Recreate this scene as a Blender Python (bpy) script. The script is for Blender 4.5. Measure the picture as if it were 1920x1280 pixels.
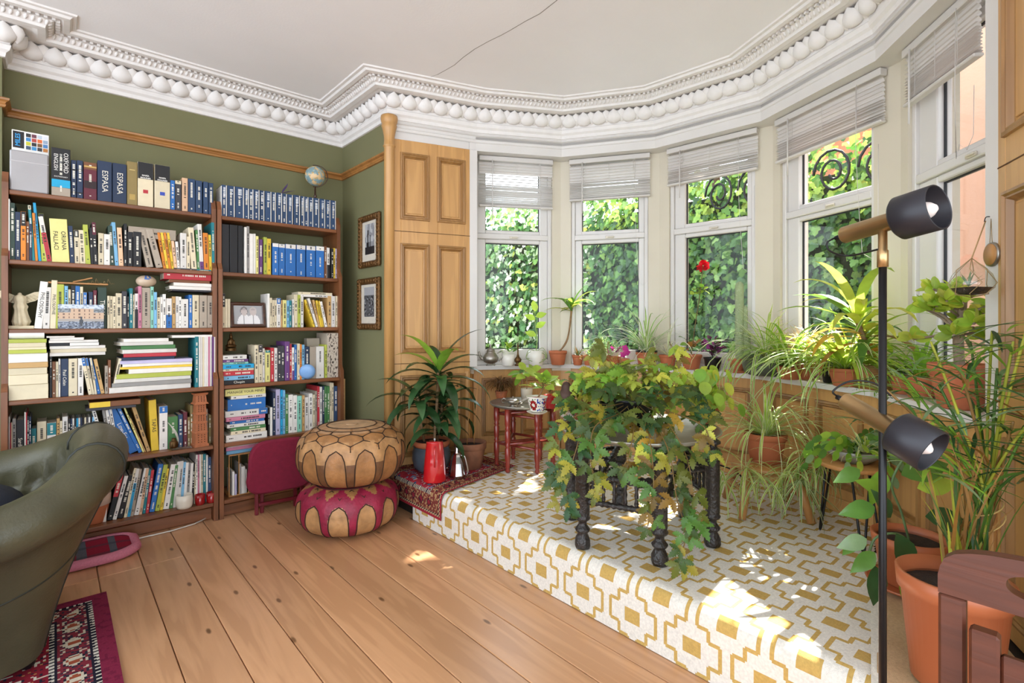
import bpy, bmesh, math, random
import numpy as np
from mathutils import Vector, Matrix, noise as mnoise
random.seed(7)
R = math.radians
for o in list(bpy.data.objects): bpy.data.objects.remove(o)
SC = bpy.context.scene
COL = SC.collection

# ------------------------------------------------------------------ camera, world, sun, exposure
FPX, CXP, HYP, CAMH = 962.6, 960.0, 605.0, 1.2          # photo calibration (1920x1280 frame)
AANG = math.atan2(1080.0, FPX)
CA, SA = math.cos(AANG), math.sin(AANG)
cam = bpy.data.cameras.new('camera'); camo = bpy.data.objects.new('camera', cam); COL.objects.link(camo)
cam.sensor_fit = 'HORIZONTAL'; cam.sensor_width = 36.0
cam.lens = 36.0 * FPX / 1920.0
cam.shift_x = 0.0; cam.shift_y = -(640.0 - HYP) / 1920.0
cam.clip_start = 0.05; cam.clip_end = 200
camo.location = (0, 0, CAMH)
camo.rotation_euler = (R(90), 0, math.atan2(SA, CA) - R(90))
SC.camera = camo

world = bpy.data.worlds.new('sky'); SC.world = world; world.use_nodes = True
wn = world.node_tree.nodes
wn['Background'].inputs['Color'].default_value = (0.82, 0.91, 1.0, 1)
wn['Background'].inputs['Strength'].default_value = 3.1
sund = bpy.data.lights.new('sun', 'SUN'); sund.energy = 24.0; sund.angle = R(0.6); sund.color = (1.0, 0.96, 0.9)
suno = bpy.data.objects.new('sun', sund); COL.objects.link(suno); suno.location = (9, 2, 9)
_sd = Vector((math.cos(R(50)) * math.cos(R(8)), math.cos(R(50)) * math.sin(R(8)), math.sin(R(50))))
suno.rotation_euler = _sd.to_track_quat('Z', 'Y').to_euler()
SC.view_settings.view_transform = 'Standard'
try: SC.view_settings.look = 'None'
except Exception: pass
SC.view_settings.exposure = 0.45; SC.view_settings.gamma = 1.0
SC.view_settings.use_curve_mapping = False

# ------------------------------------------------------------------ photo pixel -> direction; depth always comes from a plane in the room
def ray(x, y):
    u = (x - CXP) / FPX; v = (HYP - y) / FPX
    return Vector((CA + SA * u, SA - CA * u, v))
EYE = Vector((0, 0, CAMH))
def onZ(x, y, Z): r = ray(x, y); return EYE + r * ((Z - CAMH) / r.z)
def onX(x, y, X): r = ray(x, y); return EYE + r * (X / r.x)
def onY(x, y, Y): r = ray(x, y); return EYE + r * (Y / r.y)
def onP(x, y, p, n):
    r = ray(x, y); n = Vector(n); return EYE + r * ((Vector(p) - EYE).dot(n) / r.dot(n))
def zat(x, y, P):                                        # height seen at pixel y above/below point P
    F = CA * P[0] + SA * P[1]; return CAMH + (HYP - y) / FPX * F
def mpp(P): return (CA * P[0] + SA * P[1]) / FPX          # metres for one photo pixel at P

# ------------------------------------------------------------------ colours and materials
def hexl(h, k=1.0):
    h = h.lstrip('#'); c = [int(h[i:i + 2], 16) / 255 for i in (0, 2, 4)]
    return tuple(k * (v / 12.92 if v <= .04045 else ((v + .055) / 1.055) ** 2.4) for v in c)
MATS = {}
def nodemat(name):
    m = bpy.data.materials.new(name); m.use_nodes = True
    nt = m.node_tree; b = nt.nodes['Principled BSDF']; MATS[name] = m
    return m, nt, b
def N(nt, t, **kw):
    n = nt.nodes.new(t)
    for k, v in kw.items():
        if k in n.inputs: n.inputs[k].default_value = v
        else: setattr(n, k, v)
    return n
def ramp(nt, src, stops):
    r = nt.nodes.new('ShaderNodeValToRGB'); cr = r.color_ramp
    while len(cr.elements) < len(stops): cr.elements.new(0.5)
    for e, (p, c) in zip(cr.elements, stops): e.position = p; e.color = (*c, 1)
    nt.links.new(src, r.inputs['Fac']); return r.outputs['Color']
def mixc(nt, mode, fac, a, b):
    m = nt.nodes.new('ShaderNodeMix'); m.data_type = 'RGBA'; m.blend_type = mode
    for s, v in ((0, fac), (6, a), (7, b)):
        if hasattr(v, 'links') or hasattr(v, 'is_linked'): nt.links.new(v, m.inputs[s])
        elif isinstance(v, tuple): m.inputs[s].default_value = (*v, 1)
        else: m.inputs[s].default_value = v
    return m.outputs[2]
def coords(nt, scale=(1, 1, 1), kind='Object'):
    tc = nt.nodes.new('ShaderNodeTexCoord'); mp = nt.nodes.new('ShaderNodeMapping'); mp.inputs['Scale'].default_value = scale
    nt.links.new(tc.outputs[kind], mp.inputs['Vector']); return mp.outputs['Vector']
def bump(nt, b, h, strength=.2, dist=.01):
    n = nt.nodes.new('ShaderNodeBump'); n.inputs['Strength'].default_value = strength; n.inputs['Distance'].default_value = dist
    nt.links.new(h, n.inputs['Height']); nt.links.new(n.outputs['Normal'], b.inputs['Normal'])
def plain(name, col, rough=.5, metal=0, var=.12, scale=8, bmp=0.0, bscale=60, attr=False, coat=0, spec=.5, trans=0):
    """procedural material: base colour (or the mesh's print colours) broken up by noise, optional fine relief"""
    m, nt, b = nodemat(name); L = nt.links
    v = coords(nt)
    n = N(nt, 'ShaderNodeTexNoise', Scale=scale, Detail=5); L.new(v, n.inputs['Vector'])
    if attr:
        a = nt.nodes.new('ShaderNodeAttribute'); a.attribute_name = 'Col'; base = a.outputs['Color']
    else: base = hexl(col) if isinstance(col, str) else col
    g = ramp(nt, n.outputs['Fac'], [(.25, (1 - var,) * 3), (.75, (1 + var,) * 3)])
    c = mixc(nt, 'MULTIPLY', 1.0, base, g)
    L.new(c, b.inputs['Base Color'])
    b.inputs['Roughness'].default_value = rough; b.inputs['Metallic'].default_value = metal
    b.inputs['Specular IOR Level'].default_value = spec
    if coat: b.inputs['Coat Weight'].default_value = coat
    if bmp:
        n2 = N(nt, 'ShaderNodeTexNoise', Scale=bscale, Detail=4); L.new(v, n2.inputs['Vector']); bump(nt, b, n2.outputs['Fac'], bmp)
    if trans:
        t = nt.nodes.new('ShaderNodeBsdfTranslucent'); L.new(c, t.inputs['Color'])
        mx = nt.nodes.new('ShaderNodeMixShader'); mx.inputs[0].default_value = trans
        L.new(b.outputs[0], mx.inputs[1]); L.new(t.outputs[0], mx.inputs[2])
        L.new(mx.outputs[0], nt.nodes['Material Output'].inputs['Surface'])
    return m
def wood(name, light, dark, axis='Z', rough=.45, scale=1.0, knots=True, coat=0.0, contrast=1.0, rnd=.25, flat=False):
    m, nt, b = nodemat(name); L = nt.links
    st = {'X': (.6, 7, 7), 'Y': (7, .6, 7), 'Z': (7, 7, .6)}[axis]
    tc = nt.nodes.new('ShaderNodeTexCoord'); oi = nt.nodes.new('ShaderNodeObjectInfo')
    ad = N(nt, 'ShaderNodeVectorMath', operation='MULTIPLY_ADD')
    L.new(oi.outputs['Random'], ad.inputs[0]); ad.inputs[1].default_value = (13.7, 9.1, 5.3); L.new(tc.outputs['Object'], ad.inputs[2])
    mp = nt.nodes.new('ShaderNodeMapping'); mp.inputs['Scale'].default_value = tuple(s * scale for s in st); L.new(ad.outputs[0], mp.inputs['Vector'])
    n1 = N(nt, 'ShaderNodeTexNoise', Scale=1.6, Detail=3, Distortion=.6); L.new(mp.outputs[0], n1.inputs['Vector'])
    w = N(nt, 'ShaderNodeMath', operation='MULTIPLY'); L.new(n1.outputs['Fac'], w.inputs[0]); w.inputs[1].default_value = 9.0
    fr = N(nt, 'ShaderNodeMath', operation='PINGPONG'); L.new(w.outputs[0], fr.inputs[0]); fr.inputs[1].default_value = 1.0
    n2 = N(nt, 'ShaderNodeTexNoise', Scale=14, Detail=4); L.new(mp.outputs[0], n2.inputs['Vector'])
    s = N(nt, 'ShaderNodeMath', operation='MULTIPLY_ADD'); L.new(n2.outputs['Fac'], s.inputs[0]); s.inputs[1].default_value = .55; L.new(fr.outputs[0], s.inputs[2])
    a, d = hexl(light), hexl(dark)
    md = tuple(x * (1 - .55 * contrast) + y * .55 * contrast for x, y in zip(a, d))
    c = ramp(nt, s.outputs[0], [(.15, a), (.75, tuple((x + y) / 2 for x, y in zip(a, md))), (1.0, md)])
    if knots:
        kv = nt.nodes.new('ShaderNodeMapping'); kv.inputs['Scale'].default_value = tuple(x * scale for x in {'X': (2.2, 6, 6), 'Y': (6, 2.2, 6), 'Z': (6, 6, 2.2)}[axis]); L.new(ad.outputs[0], kv.inputs['Vector'])
        vo = N(nt, 'ShaderNodeTexVoronoi', Scale=1.0, voronoi_dimensions='2D' if flat else '3D'); L.new(kv.outputs[0], vo.inputs['Vector'])
        k = ramp(nt, vo.outputs['Distance'], [(.025, (1, 1, 1)), (.05, (0, 0, 0))])
        sp = nt.nodes.new('ShaderNodeSeparateColor'); L.new(vo.outputs['Color'], sp.inputs[0]); gt = N(nt, 'ShaderNodeMath', operation='GREATER_THAN'); L.new(sp.outputs[0], gt.inputs[0]); gt.inputs[1].default_value = .45
        k = mixc(nt, 'MULTIPLY', 1.0, k, gt.outputs[0]); c = mixc(nt, 'MIX', k, c, tuple(v * .55 for v in d))
    rr = N(nt, 'ShaderNodeMapRange'); L.new(oi.outputs['Random'], rr.inputs[0]); rr.inputs[3].default_value = 1 - rnd; rr.inputs[4].default_value = 1 + rnd * .5
    c = mixc(nt, 'MULTIPLY', 1.0, c, rr.outputs[0])
    L.new(c, b.inputs['Base Color']); b.inputs['Roughness'].default_value = rough
    if coat: b.inputs['Coat Weight'].default_value = coat; b.inputs['Coat Roughness'].default_value = .25
    bump(nt, b, s.outputs[0], .08, .002)
    return m
def glassmat(name, tint=(1, 1, 1), refl=.08, rough=0.0):
    m, nt, b = nodemat(name); L = nt.links
    t = nt.nodes.new('ShaderNodeBsdfTransparent'); t.inputs[0].default_value = (*tint, 1)
    g = nt.nodes.new('ShaderNodeBsdfGlossy'); g.inputs['Roughness'].default_value = rough
    lw = nt.nodes.new('ShaderNodeLayerWeight'); pw = N(nt, 'ShaderNodeMath', operation='POWER'); L.new(lw.outputs['Facing'], pw.inputs[0]); pw.inputs[1].default_value = 4.0
    fr = N(nt, 'ShaderNodeMath', operation='MULTIPLY_ADD'); L.new(pw.outputs[0], fr.inputs[0]); fr.inputs[1].default_value = .8; fr.inputs[2].default_value = refl * .5
    mx = nt.nodes.new('ShaderNodeMixShader'); L.new(fr.outputs[0], mx.inputs[0])
    L.new(t.outputs[0], mx.inputs[1]); L.new(g.outputs[0], mx.inputs[2])
    L.new(mx.outputs[0], nt.nodes['Material Output'].inputs['Surface'])
    return m

M = {}
M['ceil'] = plain('ceiling_paint', '#f4f3f5', .85, var=.02, scale=3, bmp=.06, bscale=90)
M['white'] = plain('white_gloss_paint', '#dad6d2', .4, var=.03, scale=4)
M['plaster'] = plain('plaster_moulding', '#e6e2df', .7, var=.04, scale=20, bmp=.05)
M['cream'] = plain('cream_paint', '#d3cab7', .55, var=.03, scale=4)
M['green'] = plain('green_wall_paint', '#757350', .75, var=.05, scale=3, bmp=.04, bscale=120)
M['floorw'] = wood('pine_floor', '#d6a378', '#a4734a', 'Y', .34, .8, True, .25, .7, .14, True)
M['subfloor'] = plain('dark_subfloor', '#2a1c12', .9)
M['panelw'] = wood('waxed_pine_panel', '#cc9b5e', '#926434', 'Z', .42, .8, False, .2, .5, .05)
M['mouldw'] = wood('moulding_pine', '#a67a46', '#6a4620', 'Z', .42, .8, False, .2, .7, .05)
M['railw'] = wood('picture_rail_pine', '#b07a40', '#7d4e22', 'X', .42, .9, True, .2, .9, .05)
M['shelfw'] = wood('stained_pine_shelf', '#8a5431', '#563014', 'X', .42, 1.0, True, .2, .9, .1)
M['upw'] = wood('stained_pine_upright', '#8a5431', '#563014', 'Z', .42, 1.0, True, .2, .9, .1)
M['print'] = plain('print', '#ffffff', .55, var=.06, scale=25, attr=True)
M['gloss'] = plain('gloss_print', '#ffffff', .22, var=.04, scale=12, attr=True)
M['textile'] = plain('woven_textile', '#ffffff', .95, var=.13, scale=120, attr=True, bmp=.5, bscale=500, spec=.1)
M['leaf'] = plain('leaf', '#ffffff', .38, var=.22, scale=18, attr=True, trans=.5, spec=.5)
M['dleaf'] = plain('dark_glossy_leaf', '#ffffff', .26, var=.2, scale=14, attr=True, trans=.18, spec=.6)
M['ivyl'] = plain('ivy_leaf', '#ffffff', .4, var=.25, scale=9, attr=True, trans=.3)
M['glass'] = glassmat('window_glass', refl=.025)
M['clear'] = glassmat('clear_glass', (.93, .95, .94), .16)
M['gasket'] = plain('black_gasket', '#1d1f22', .6)
M['slat'] = plain('blind_slat', '#dcd7d2', .5, var=.03, scale=3, trans=.12)
M['salmon'] = plain('salmon_render', '#c69a82', .9, var=.06, scale=2, bmp=.2)
M['soil'] = plain('potting_soil', '#2e2018', .95, var=.4, scale=60, bmp=.8, bscale=90)
M['terra'] = plain('terracotta', '#b96a45', .75, var=.14, scale=9, bmp=.06)
M['terrao'] = plain('orange_plastic_pot', '#b3653f', .42, var=.05, scale=4)
M['black'] = plain('black_metal', '#171618', .38, var=.1, metal=.3)
M['iron'] = plain('wrought_iron', '#1b191a', .5, var=.2, metal=.4, bmp=.1)

# ------------------------------------------------------------------ mesh builder and object helpers
class MB:
    def __init__(s): s.v = []; s.f = []; s.c = []; s.sm = []; s.mi = []
    def add(s, vs, fs, col=(.8, .8, .8), smooth=False, mi=0):
        o = len(s.v); s.v += [tuple(p) for p in vs]
        for i, f in enumerate(fs):
            s.f.append(tuple(o + k for k in f)); s.c.append(col[i] if isinstance(col, list) else col); s.sm.append(smooth); s.mi.append(mi)
        return s
    def box(s, x0, x1, y0, y1, z0, z1, col=(.8, .8, .8), mi=0, mat=None):
        vs = [Vector((x, y, z)) for z in (z0, z1) for y in (y0, y1) for x in (x0, x1)]
        if mat is not None: vs = [mat @ p for p in vs]
        return s.add(vs, [(0, 2, 3, 1), (4, 5, 7, 6), (0, 1, 5, 4), (2, 6, 7, 3), (0, 4, 6, 2), (1, 3, 7, 5)], col, False, mi)
    def bbox(s, x0, x1, y0, y1, z0, z1, b=.004, col=(.8, .8, .8), mi=0, mat=None):
        """box with chamfered edges"""
        cx, cy, cz = (x0 + x1) / 2, (y0 + y1) / 2, (z0 + z1) / 2; h = [(x1 - x0) / 2, (y1 - y0) / 2, (z1 - z0) / 2]; b = min(b, min(h) * .9)
        vs = {}; lst = []
        for sx in (-1, 1):
            for sy in (-1, 1):
                for sz in (-1, 1):
                    for a in range(3):
                        d = [h[0] - b, h[1] - b, h[2] - b]; d[a] = h[a]
                        vs[(sx, sy, sz, a)] = len(lst); lst.append(Vector((cx + sx * d[0], cy + sy * d[1], cz + sz * d[2])))
        if mat is not None: lst = [mat @ p for p in lst]
        F = []
        for a in range(3):
            b1, c1 = (a + 1) % 3, (a + 2) % 3
            for sg in (-1, 1):
                q = []
                for e, g in ((-1, -1), (1, -1), (1, 1), (-1, 1)):
                    k = [0, 0, 0]; k[a] = sg; k[b1] = e; k[c1] = g; q.append(vs[(*k, a)])
                F.append(tuple(q if sg > 0 else q[::-1]))
                # edge strips
            for e in (-1, 1):
                for g in (-1, 1):
                    k0 = [0, 0, 0]; k1 = [0, 0, 0]; k0[a] = -1; k1[a] = 1
                    for k in (k0, k1): k[b1] = e; k[c1] = g
                    q = (vs[(*k0, b1)], vs[(*k1, b1)], vs[(*k1, c1)], vs[(*k0, c1)])
                    F.append(q if e * g > 0 else q[::-1])
        for sx in (-1, 1):
            for sy in (-1, 1):
                for sz in (-1, 1):
                    q = (vs[(sx, sy, sz, 0)], vs[(sx, sy, sz, 1)], vs[(sx, sy, sz, 2)]); F.append(q if sx * sy * sz > 0 else q[::-1])
        return s.add(lst, F, col, False, mi)
    def lathe(s, prof, n=24, o=(0, 0, 0), col=(.8, .8, .8), mi=0, smooth=True, axis=None, wob=None, cap=True):
        """profile [(r,z)...] turned about Z at o (or along axis vector)"""
        o = Vector(o); q = Vector(axis).to_track_quat('Z', 'Y') if axis is not None else None
        vs = []
        for r, z in prof:
            for k in range(n):
                a = 2 * math.pi * k / n; rr = r * (wob(a, z) if wob else 1)
                p = Vector((rr * math.cos(a), rr * math.sin(a), z)); vs.append(o + (q @ p if q else p))
        fs = []; cl = []
        for i in range(len(prof) - 1):
            for k in range(n):
                k2 = (k + 1) % n; fs.append((i * n + k, i * n + k2, (i + 1) * n + k2, (i + 1) * n + k)); cl.append(col[i] if isinstance(col, list) else col)
        if cap:
            if prof[0][0] > 1e-5: fs.append(tuple(range(n))[::-1]); cl.append(cl[0])
            if prof[-1][0] > 1e-5: fs.append(tuple((len(prof) - 1) * n + k for k in range(n))); cl.append(cl[-1])
        return s.add(vs, fs, cl, smooth, mi)
    def tube(s, pts, r, n=8, col=(.8, .8, .8), mi=0, cap=True, closed=False):
        pts = [Vector(p) for p in pts]; m = len(pts)
        rs = r if isinstance(r, (list, tuple)) else [r] * m
        vs = []; up = None
        for i, p in enumerate(pts):
            t = (pts[(i + 1) % m] - pts[i - 1]) if closed else (pts[min(i + 1, m - 1)] - pts[max(i - 1, 0)])
            if t.length < 1e-9: t = Vector((0, 0, 1))
            t.normalize()
            if up is None: up = t.orthogonal().normalized()
            up = (up - t * up.dot(t)); up = up.normalized() if up.length > 1e-6 else t.orthogonal().normalized()
            bi = t.cross(up)
            for k in range(n):
                a = 2 * math.pi * k / n; vs.append(p + (up * math.cos(a) + bi * math.sin(a)) * rs[i])
        fs = []
        for i in range(m if closed else m - 1):
            j = (i + 1) % m
            for k in range(n): k2 = (k + 1) % n; fs.append((i * n + k, i * n + k2, j * n + k2, j * n + k))
        if cap and not closed: fs.append(tuple(range(n))[::-1]); fs.append(tuple((m - 1) * n + k for k in range(n)))
        return s.add(vs, fs, col, True, mi)
    def ell(s, c, rad, n=16, m=10, col=(.8, .8, .8), mi=0, mat=None):
        prof = [(max(math.sin(math.pi * i / m), 1e-6), -math.cos(math.pi * i / m)) for i in range(m + 1)]
        t = MB().lathe(prof, n, cap=False); c = Vector(c)
        vs = [Vector((p[0] * rad[0], p[1] * rad[1], p[2] * rad[2])) for p in t.v]
        if mat is not None: vs = [mat @ p for p in vs]
        return s.add([c + p for p in vs], t.f, col, True, mi)
    def prism(s, pts, d, col=(.8, .8, .8), mi=0, mat=None):
        """pts: outline in local XZ, extruded 0..d along Y"""
        n = len(pts); vs = [Vector((x, 0, z)) for x, z in pts] + [Vector((x, d, z)) for x, z in pts]
        if mat is not None: vs = [mat @ p for p in vs]
        fs = [tuple(range(n)), tuple(range(2 * n - 1, n - 1, -1))] + [(i, n + i, n + (i + 1) % n, (i + 1) % n) for i in range(n)]
        return s.add(vs, fs, col, False, mi)
    def quadstrip(s, A, B, col=(.8, .8, .8), smooth=True, mi=0):
        n = len(A); return s.add(list(A) + list(B), [(i, i + 1, n + i + 1, n + i) for i in range(n - 1)], col, smooth, mi)
    def mesh(s, name, mats):
        me = bpy.data.meshes.new(name); me.from_pydata(s.v, [], s.f)
        mats = mats if isinstance(mats, (list, tuple)) else [mats]
        for m in mats: me.materials.append(m)
        if len(me.polygons) == len(s.f):
            me.polygons.foreach_set('use_smooth', s.sm)
            if len(mats) > 1: me.polygons.foreach_set('material_index', s.mi)
            ca = me.color_attributes.new('Col', 'FLOAT_COLOR', 'CORNER')
            cnt = [len(f) for f in s.f]; arr = np.repeat(np.array([(*c[:3], 1.0) for c in s.c], dtype=np.float32), cnt, axis=0)
            ca.data.foreach_set('color', arr.ravel())
        me.update(); return me
    def build(s, name, mats, parent=None, loc=None, rot=None, recalc=False):
        me = s.mesh(name, mats)
        if recalc:
            bm = bmesh.new(); bm.from_mesh(me); bmesh.ops.recalc_face_normals(bm, faces=bm.faces); bm.to_mesh(me); bm.free()
        return link(name, me, parent, loc, rot)
def link(name, me, parent=None, loc=None, rot=None):
    o = bpy.data.objects.new(name, me); COL.objects.link(o)
    if parent is not None: o.parent = parent
    if loc is not None: o.location = loc
    if rot is not None: o.rotation_euler = rot
    return o
def tag(o, label, cat, group=None):
    o['label'] = label; o['category'] = cat
    if group: o['group'] = group
    return o
def thing(name, label, cat, loc=(0, 0, 0), rotz=0, group=None):
    o = link(name, None, None, loc, (0, 0, rotz)); o.empty_display_size = .05
    return tag(o, label, cat, group)
def struct(o): o['kind'] = 'structure'; return o
def stuff(o): o['kind'] = 'stuff'; return o
def sempty(name, loc=(0, 0, 0)): return struct(link(name, None, None, loc))
def frameM(p, xdir):
    """matrix with local X along xdir (horizontal), local Y = left of it, Z up, origin p"""
    x = Vector((xdir[0], xdir[1], 0)).normalized(); y = Vector((-x.y, x.x, 0))
    m = Matrix.Identity(4); m.col[0][:3] = x; m.col[1][:3] = y; m.col[3][:3] = Vector(p); return m
def text_mesh(body, size, mat, parent=None, M4=None, name='lettering', extrude=0.0004, sx=1.0, bold=0.0, align='CENTER'):
    cu = bpy.data.curves.new(name, 'FONT'); cu.body = body; cu.size = size; cu.extrude = extrude; cu.align_x = align; cu.align_y = 'CENTER'; cu.resolution_u = 2; cu.offset = bold
    t = bpy.data.objects.new(name, cu); COL.objects.link(t)
    me = bpy.data.meshes.new_from_object(t); bpy.data.objects.remove(t); bpy.data.curves.remove(cu)
    me.materials.clear(); me.materials.append(mat)
    if sx != 1: me.transform(Matrix.Diagonal((sx, 1, 1, 1)))
    if M4 is not None: me.transform(M4)
    me.name = name
    return link(name, me, parent)

# ------------------------------------------------------------------ the room: dimensions in metres, camera stands at (0,0)
ZP, ZS, ZL, ZC, ZM = .235, .885, 2.43, 2.755, 2.56     # platform, window board, lintel, ceiling, foot of cornice
XW, YW, YB, XB = 1.67, 3.85, 3.69, -.2                # bay wall, bookcase wall, chimney breast face, alcove side
L0 = Vector((XW, 3.10)); R0 = Vector((XW, -.11))
C = [Vector(p) for p in ((2.25, 2.915), (2.81, 2.60), (3.16, 2.03), (3.22, 1.33), (2.88, .665), (2.30, .215))]
PATH = [Vector(p) for p in ((-1.7, YB), (XB, YB), (XB, YW), (XW, YW))] + [L0] + C + [R0, Vector((XW, -1.7))]
def offs(pts, d):
    """parallel polyline; d>0 = to the right of travel (into the room). d may be a list"""
    n = len(pts); out = []
    for i in range(n):
        dd = d[i] if isinstance(d, (list, tuple)) else d
        a = (pts[i] - pts[i - 1]).normalized() if i else None
        b = (pts[i + 1] - pts[i]).normalized() if i < n - 1 else None
        if a is None: a = b
        if b is None: b = a
        na = Vector((a.y, -a.x)); nb = Vector((b.y, -b.x)); m = (na + nb).normalized()
        out.append(pts[i] + m * (dd / max(m.dot(na), .3)))
    return out
def ring(inner, outer, z0, z1):
    mb = MB(); n = len(inner)
    vs = [(*p, z) for z in (z0, z1) for L in (inner, outer) for p in L]
    a, b, c, d = 0, n, 2 * n, 3 * n; fs = []
    for i in range(n - 1):
        fs += [(a + i, a + i + 1, c + i + 1, c + i), (b + i + 1, b + i, d + i, d + i + 1), (a + i + 1, a + i, b + i, b + i + 1), (c + i, c + i + 1, d + i + 1, d + i)]
    fs += [(a, c, d, b), (a + n - 1, b + n - 1, d + n - 1, c + n - 1)]
    return mb.add(vs, fs)

# floor: separate boards over a dark subfloor
floor = struct(MB().box(-2.6, XW + 2, -2.6, YW + .1, -.12, -.03).build('floor', M['subfloor']))
x0 = .327; W = .172
for k in range(-16, 8):
    xa, xb = x0 + k * W, x0 + (k + 1) * W
    if xa < -2.5 or xa > 1.66: continue
    cuts = [-2.55, 3.1, YW] if -3 <= k < 1 else [-2.55 + (k % 3) * .0, YW]
    if k in (-4, -5): cuts = [-2.55, 1.2, 3.1, YW]
    for a, b in zip(cuts, cuts[1:]):
        g = .0016
        o = MB().bbox(-W / 2 + g, W / 2 - g, -(b - a) / 2 + g, (b - a) / 2 - g, -.03, 0, .0025).build('board', M['floorw'], floor, ((xa + xb) / 2, (a + b) / 2, random.uniform(-.0007, 0)))

# green walls
def wallbox(name, x0, x1, y0, y1, z0=-.03, z1=2.9, m='green'): return struct(MB().box(x0, x1, y0, y1, z0, z1).build(name, M[m]))
wallbox('wall_back', XB - .02, XW + .2, YW, YW + .2)
wallbox('wall_left', -2.6, XB, YB, YW + .2)
wallbox('wall_corner', XW, XW + .25, L0.y + .01, YW)
wallbox('wall_right', XW, XW + .25, -2.6, R0.y - .01)
ceil = struct(MB().box(-2.6, 3.45, -2.6, YW + .2, ZC, ZC + .12).build('ceiling', M['ceil']))
# crack in the ceiling plaster
cp = [onZ(x, y, ZC - .0008) for x, y in ((1045, 0), (1012, 26), (985, 40), (958, 56), (940, 66), (915, 78), (890, 92), (868, 108), (852, 122), (838, 130), (820, 140), (795, 148), (765, 157))]
mb = MB()
for i in range(len(cp) - 1):
    a, b = cp[i], cp[i + 1]; t = (b - a).normalized(); s = Vector((-t.y, t.x, 0)) * (.0022 if i < 10 else .0014)
    mb.add([a - s, a + s, b + s, b - s], [(0, 1, 2, 3)])
mb.build('crack', plain('crack_shadow_line', '#8f8a86', .9), ceil)

# cornice: swept profile, with egg and leaf enrichments as pieces of it
prof = [(0, ZM - .005), (.012, ZM - .003), (.016, ZM + .018), (.03, ZM + .03), (.036, ZM + .052), (.03, ZM + .06), (.034, ZM + .075), (.05, ZM + .085), (.07, ZM + .115), (.052, ZM + .148),
        (.115, ZM + .142), (.135, ZM + .135), (.165, ZM + .137), (.168, ZM + .15), (.178, ZM + .157), (.2, ZM + .172), (.195, ZM + .182), (.225, ZM + .182), (.235, ZM + .172), (.26, ZM + .174), (.268, ZM + .185), (.285, ZM + .187), (.29, ZC + .002)]
mb = MB(); rows = [[(*p, z) for p in offs(PATH, d)] for d, z in prof]
for a, b in zip(rows, rows[1:]): mb.quadstrip(b, a, smooth=False)
cornice = struct(mb.build('trim_1', M['plaster']))
def eggmesh():
    mb = MB(); n = 10
    pr = [(.001, -.036), (.018, -.032), (.029, -.018), (.033, -.002), (.029, .014), (.018, .03), (.008, .04), (.001, .047)]
    vs = []; 
    for r, z in pr:
        for k in range(n):
            a = math.pi * k / (n - 1); rr = r * (1 + .16 * math.exp(-((a - math.pi / 2) / .22) ** 2))
            vs.append((rr * math.cos(a), -rr * .95 * math.sin(a) - .004 , z))
    fs = [(i * n + k, i * n + k + 1, (i + 1) * n + k + 1, (i + 1) * n + k) for i in range(len(pr) - 1) for k in range(n - 1)]
    return mb.add(vs, [f[::-1] for f in fs], smooth=True).mesh('egg', M['plaster'])
def dartmesh():
    mb = MB(); n = 7; pr = [(.002, -.03), (.012, -.01), (.017, .012), (.012, .03), (.001, .04)]; vs = []
    for r, z in pr:
        for k in range(n):
            a = math.pi * k / (n - 1); vs.append((r * math.cos(a), -r * .9 * math.sin(a), z))
    fs = [(i * n + k, i * n + k + 1, (i + 1) * n + k + 1, (i + 1) * n + k) for i in range(len(pr) - 1) for k in range(n - 1)]
    return mb.add(vs, [f[::-1] for f in fs], smooth=True).mesh('dart', M['plaster'])
def along(pts, step, skip=.02):
    for a, b in zip(pts, pts[1:]):
        L = (b - a).length; n = max(1, round((L - skip) / step)); d = (b - a).normalized()
        for k in range(n): yield a + (b - a) * ((k + .5) / n), math.atan2(d.y, d.x), L / n
em, dm = eggmesh(), dartmesh()
for p, ang, st in along(offs(PATH, .058), .098):
    if p.x < -.6 or p.y < -.6: continue
    for me, nm, sh, dn in ((em, 'egg', 0, 0), (dm, 'dart', st / 2, .012)):
        o = link(nm, me, cornice, (p.x + math.cos(ang) * sh, p.y + math.sin(ang) * sh, ZM + .103), (R(38), 0, ang)); o.scale = (1.6, 1.0, 1.2) if nm == 'egg' else (1.85, 1.15, 1.3)
mb = MB()
for p, ang, st in along(offs(PATH, .186), .026):
    if p.x < -.6 or p.y < -.6: continue
    rot = Matrix.Translation((*p, ZM + .163)) @ Matrix.Rotation(ang + R(25), 4, 'Z') @ Matrix.Rotation(R(40), 4, 'X')
    mb.ell(rot.translation, (.008, .009, .017), 6, 4, mat=rot.to_3x3().to_4x4())
stuff(mb.build('leaf_band', M['plaster'], cornice))
mb = MB()
for p, ang, st in along(offs(PATH, .213), .03):
    if p.x < -.6 or p.y < -.6: continue
    mb.box(-.007, .007, -.009, .009, ZM + .166, ZM + .183, mat=Matrix.Translation((*p, 0)) @ Matrix.Rotation(ang, 4, 'Z'))
stuff(mb.build('dentil_band', M['plaster'], cornice))

# picture rail
def sweep(pts, prof, name, m, smooth=False):
    mb = MB(); rows = [[(*p, z) for p in offs(pts, d)] for d, z in prof]
    for a, b in zip(rows, rows[1:]): mb.quadstrip(a, b, smooth=smooth)
    return mb.build(name, m)
zr = 2.30
struct(sweep(PATH[:5], [(0, zr), (.012, zr + .002), (.016, zr + .012), (.012, zr + .018), (.016, zr + .026), (.028, zr + .034), (.03, zr + .044), (.018, zr + .05), (.0, zr + .055)][::-1], 'trim_2', M['railw']))

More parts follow.
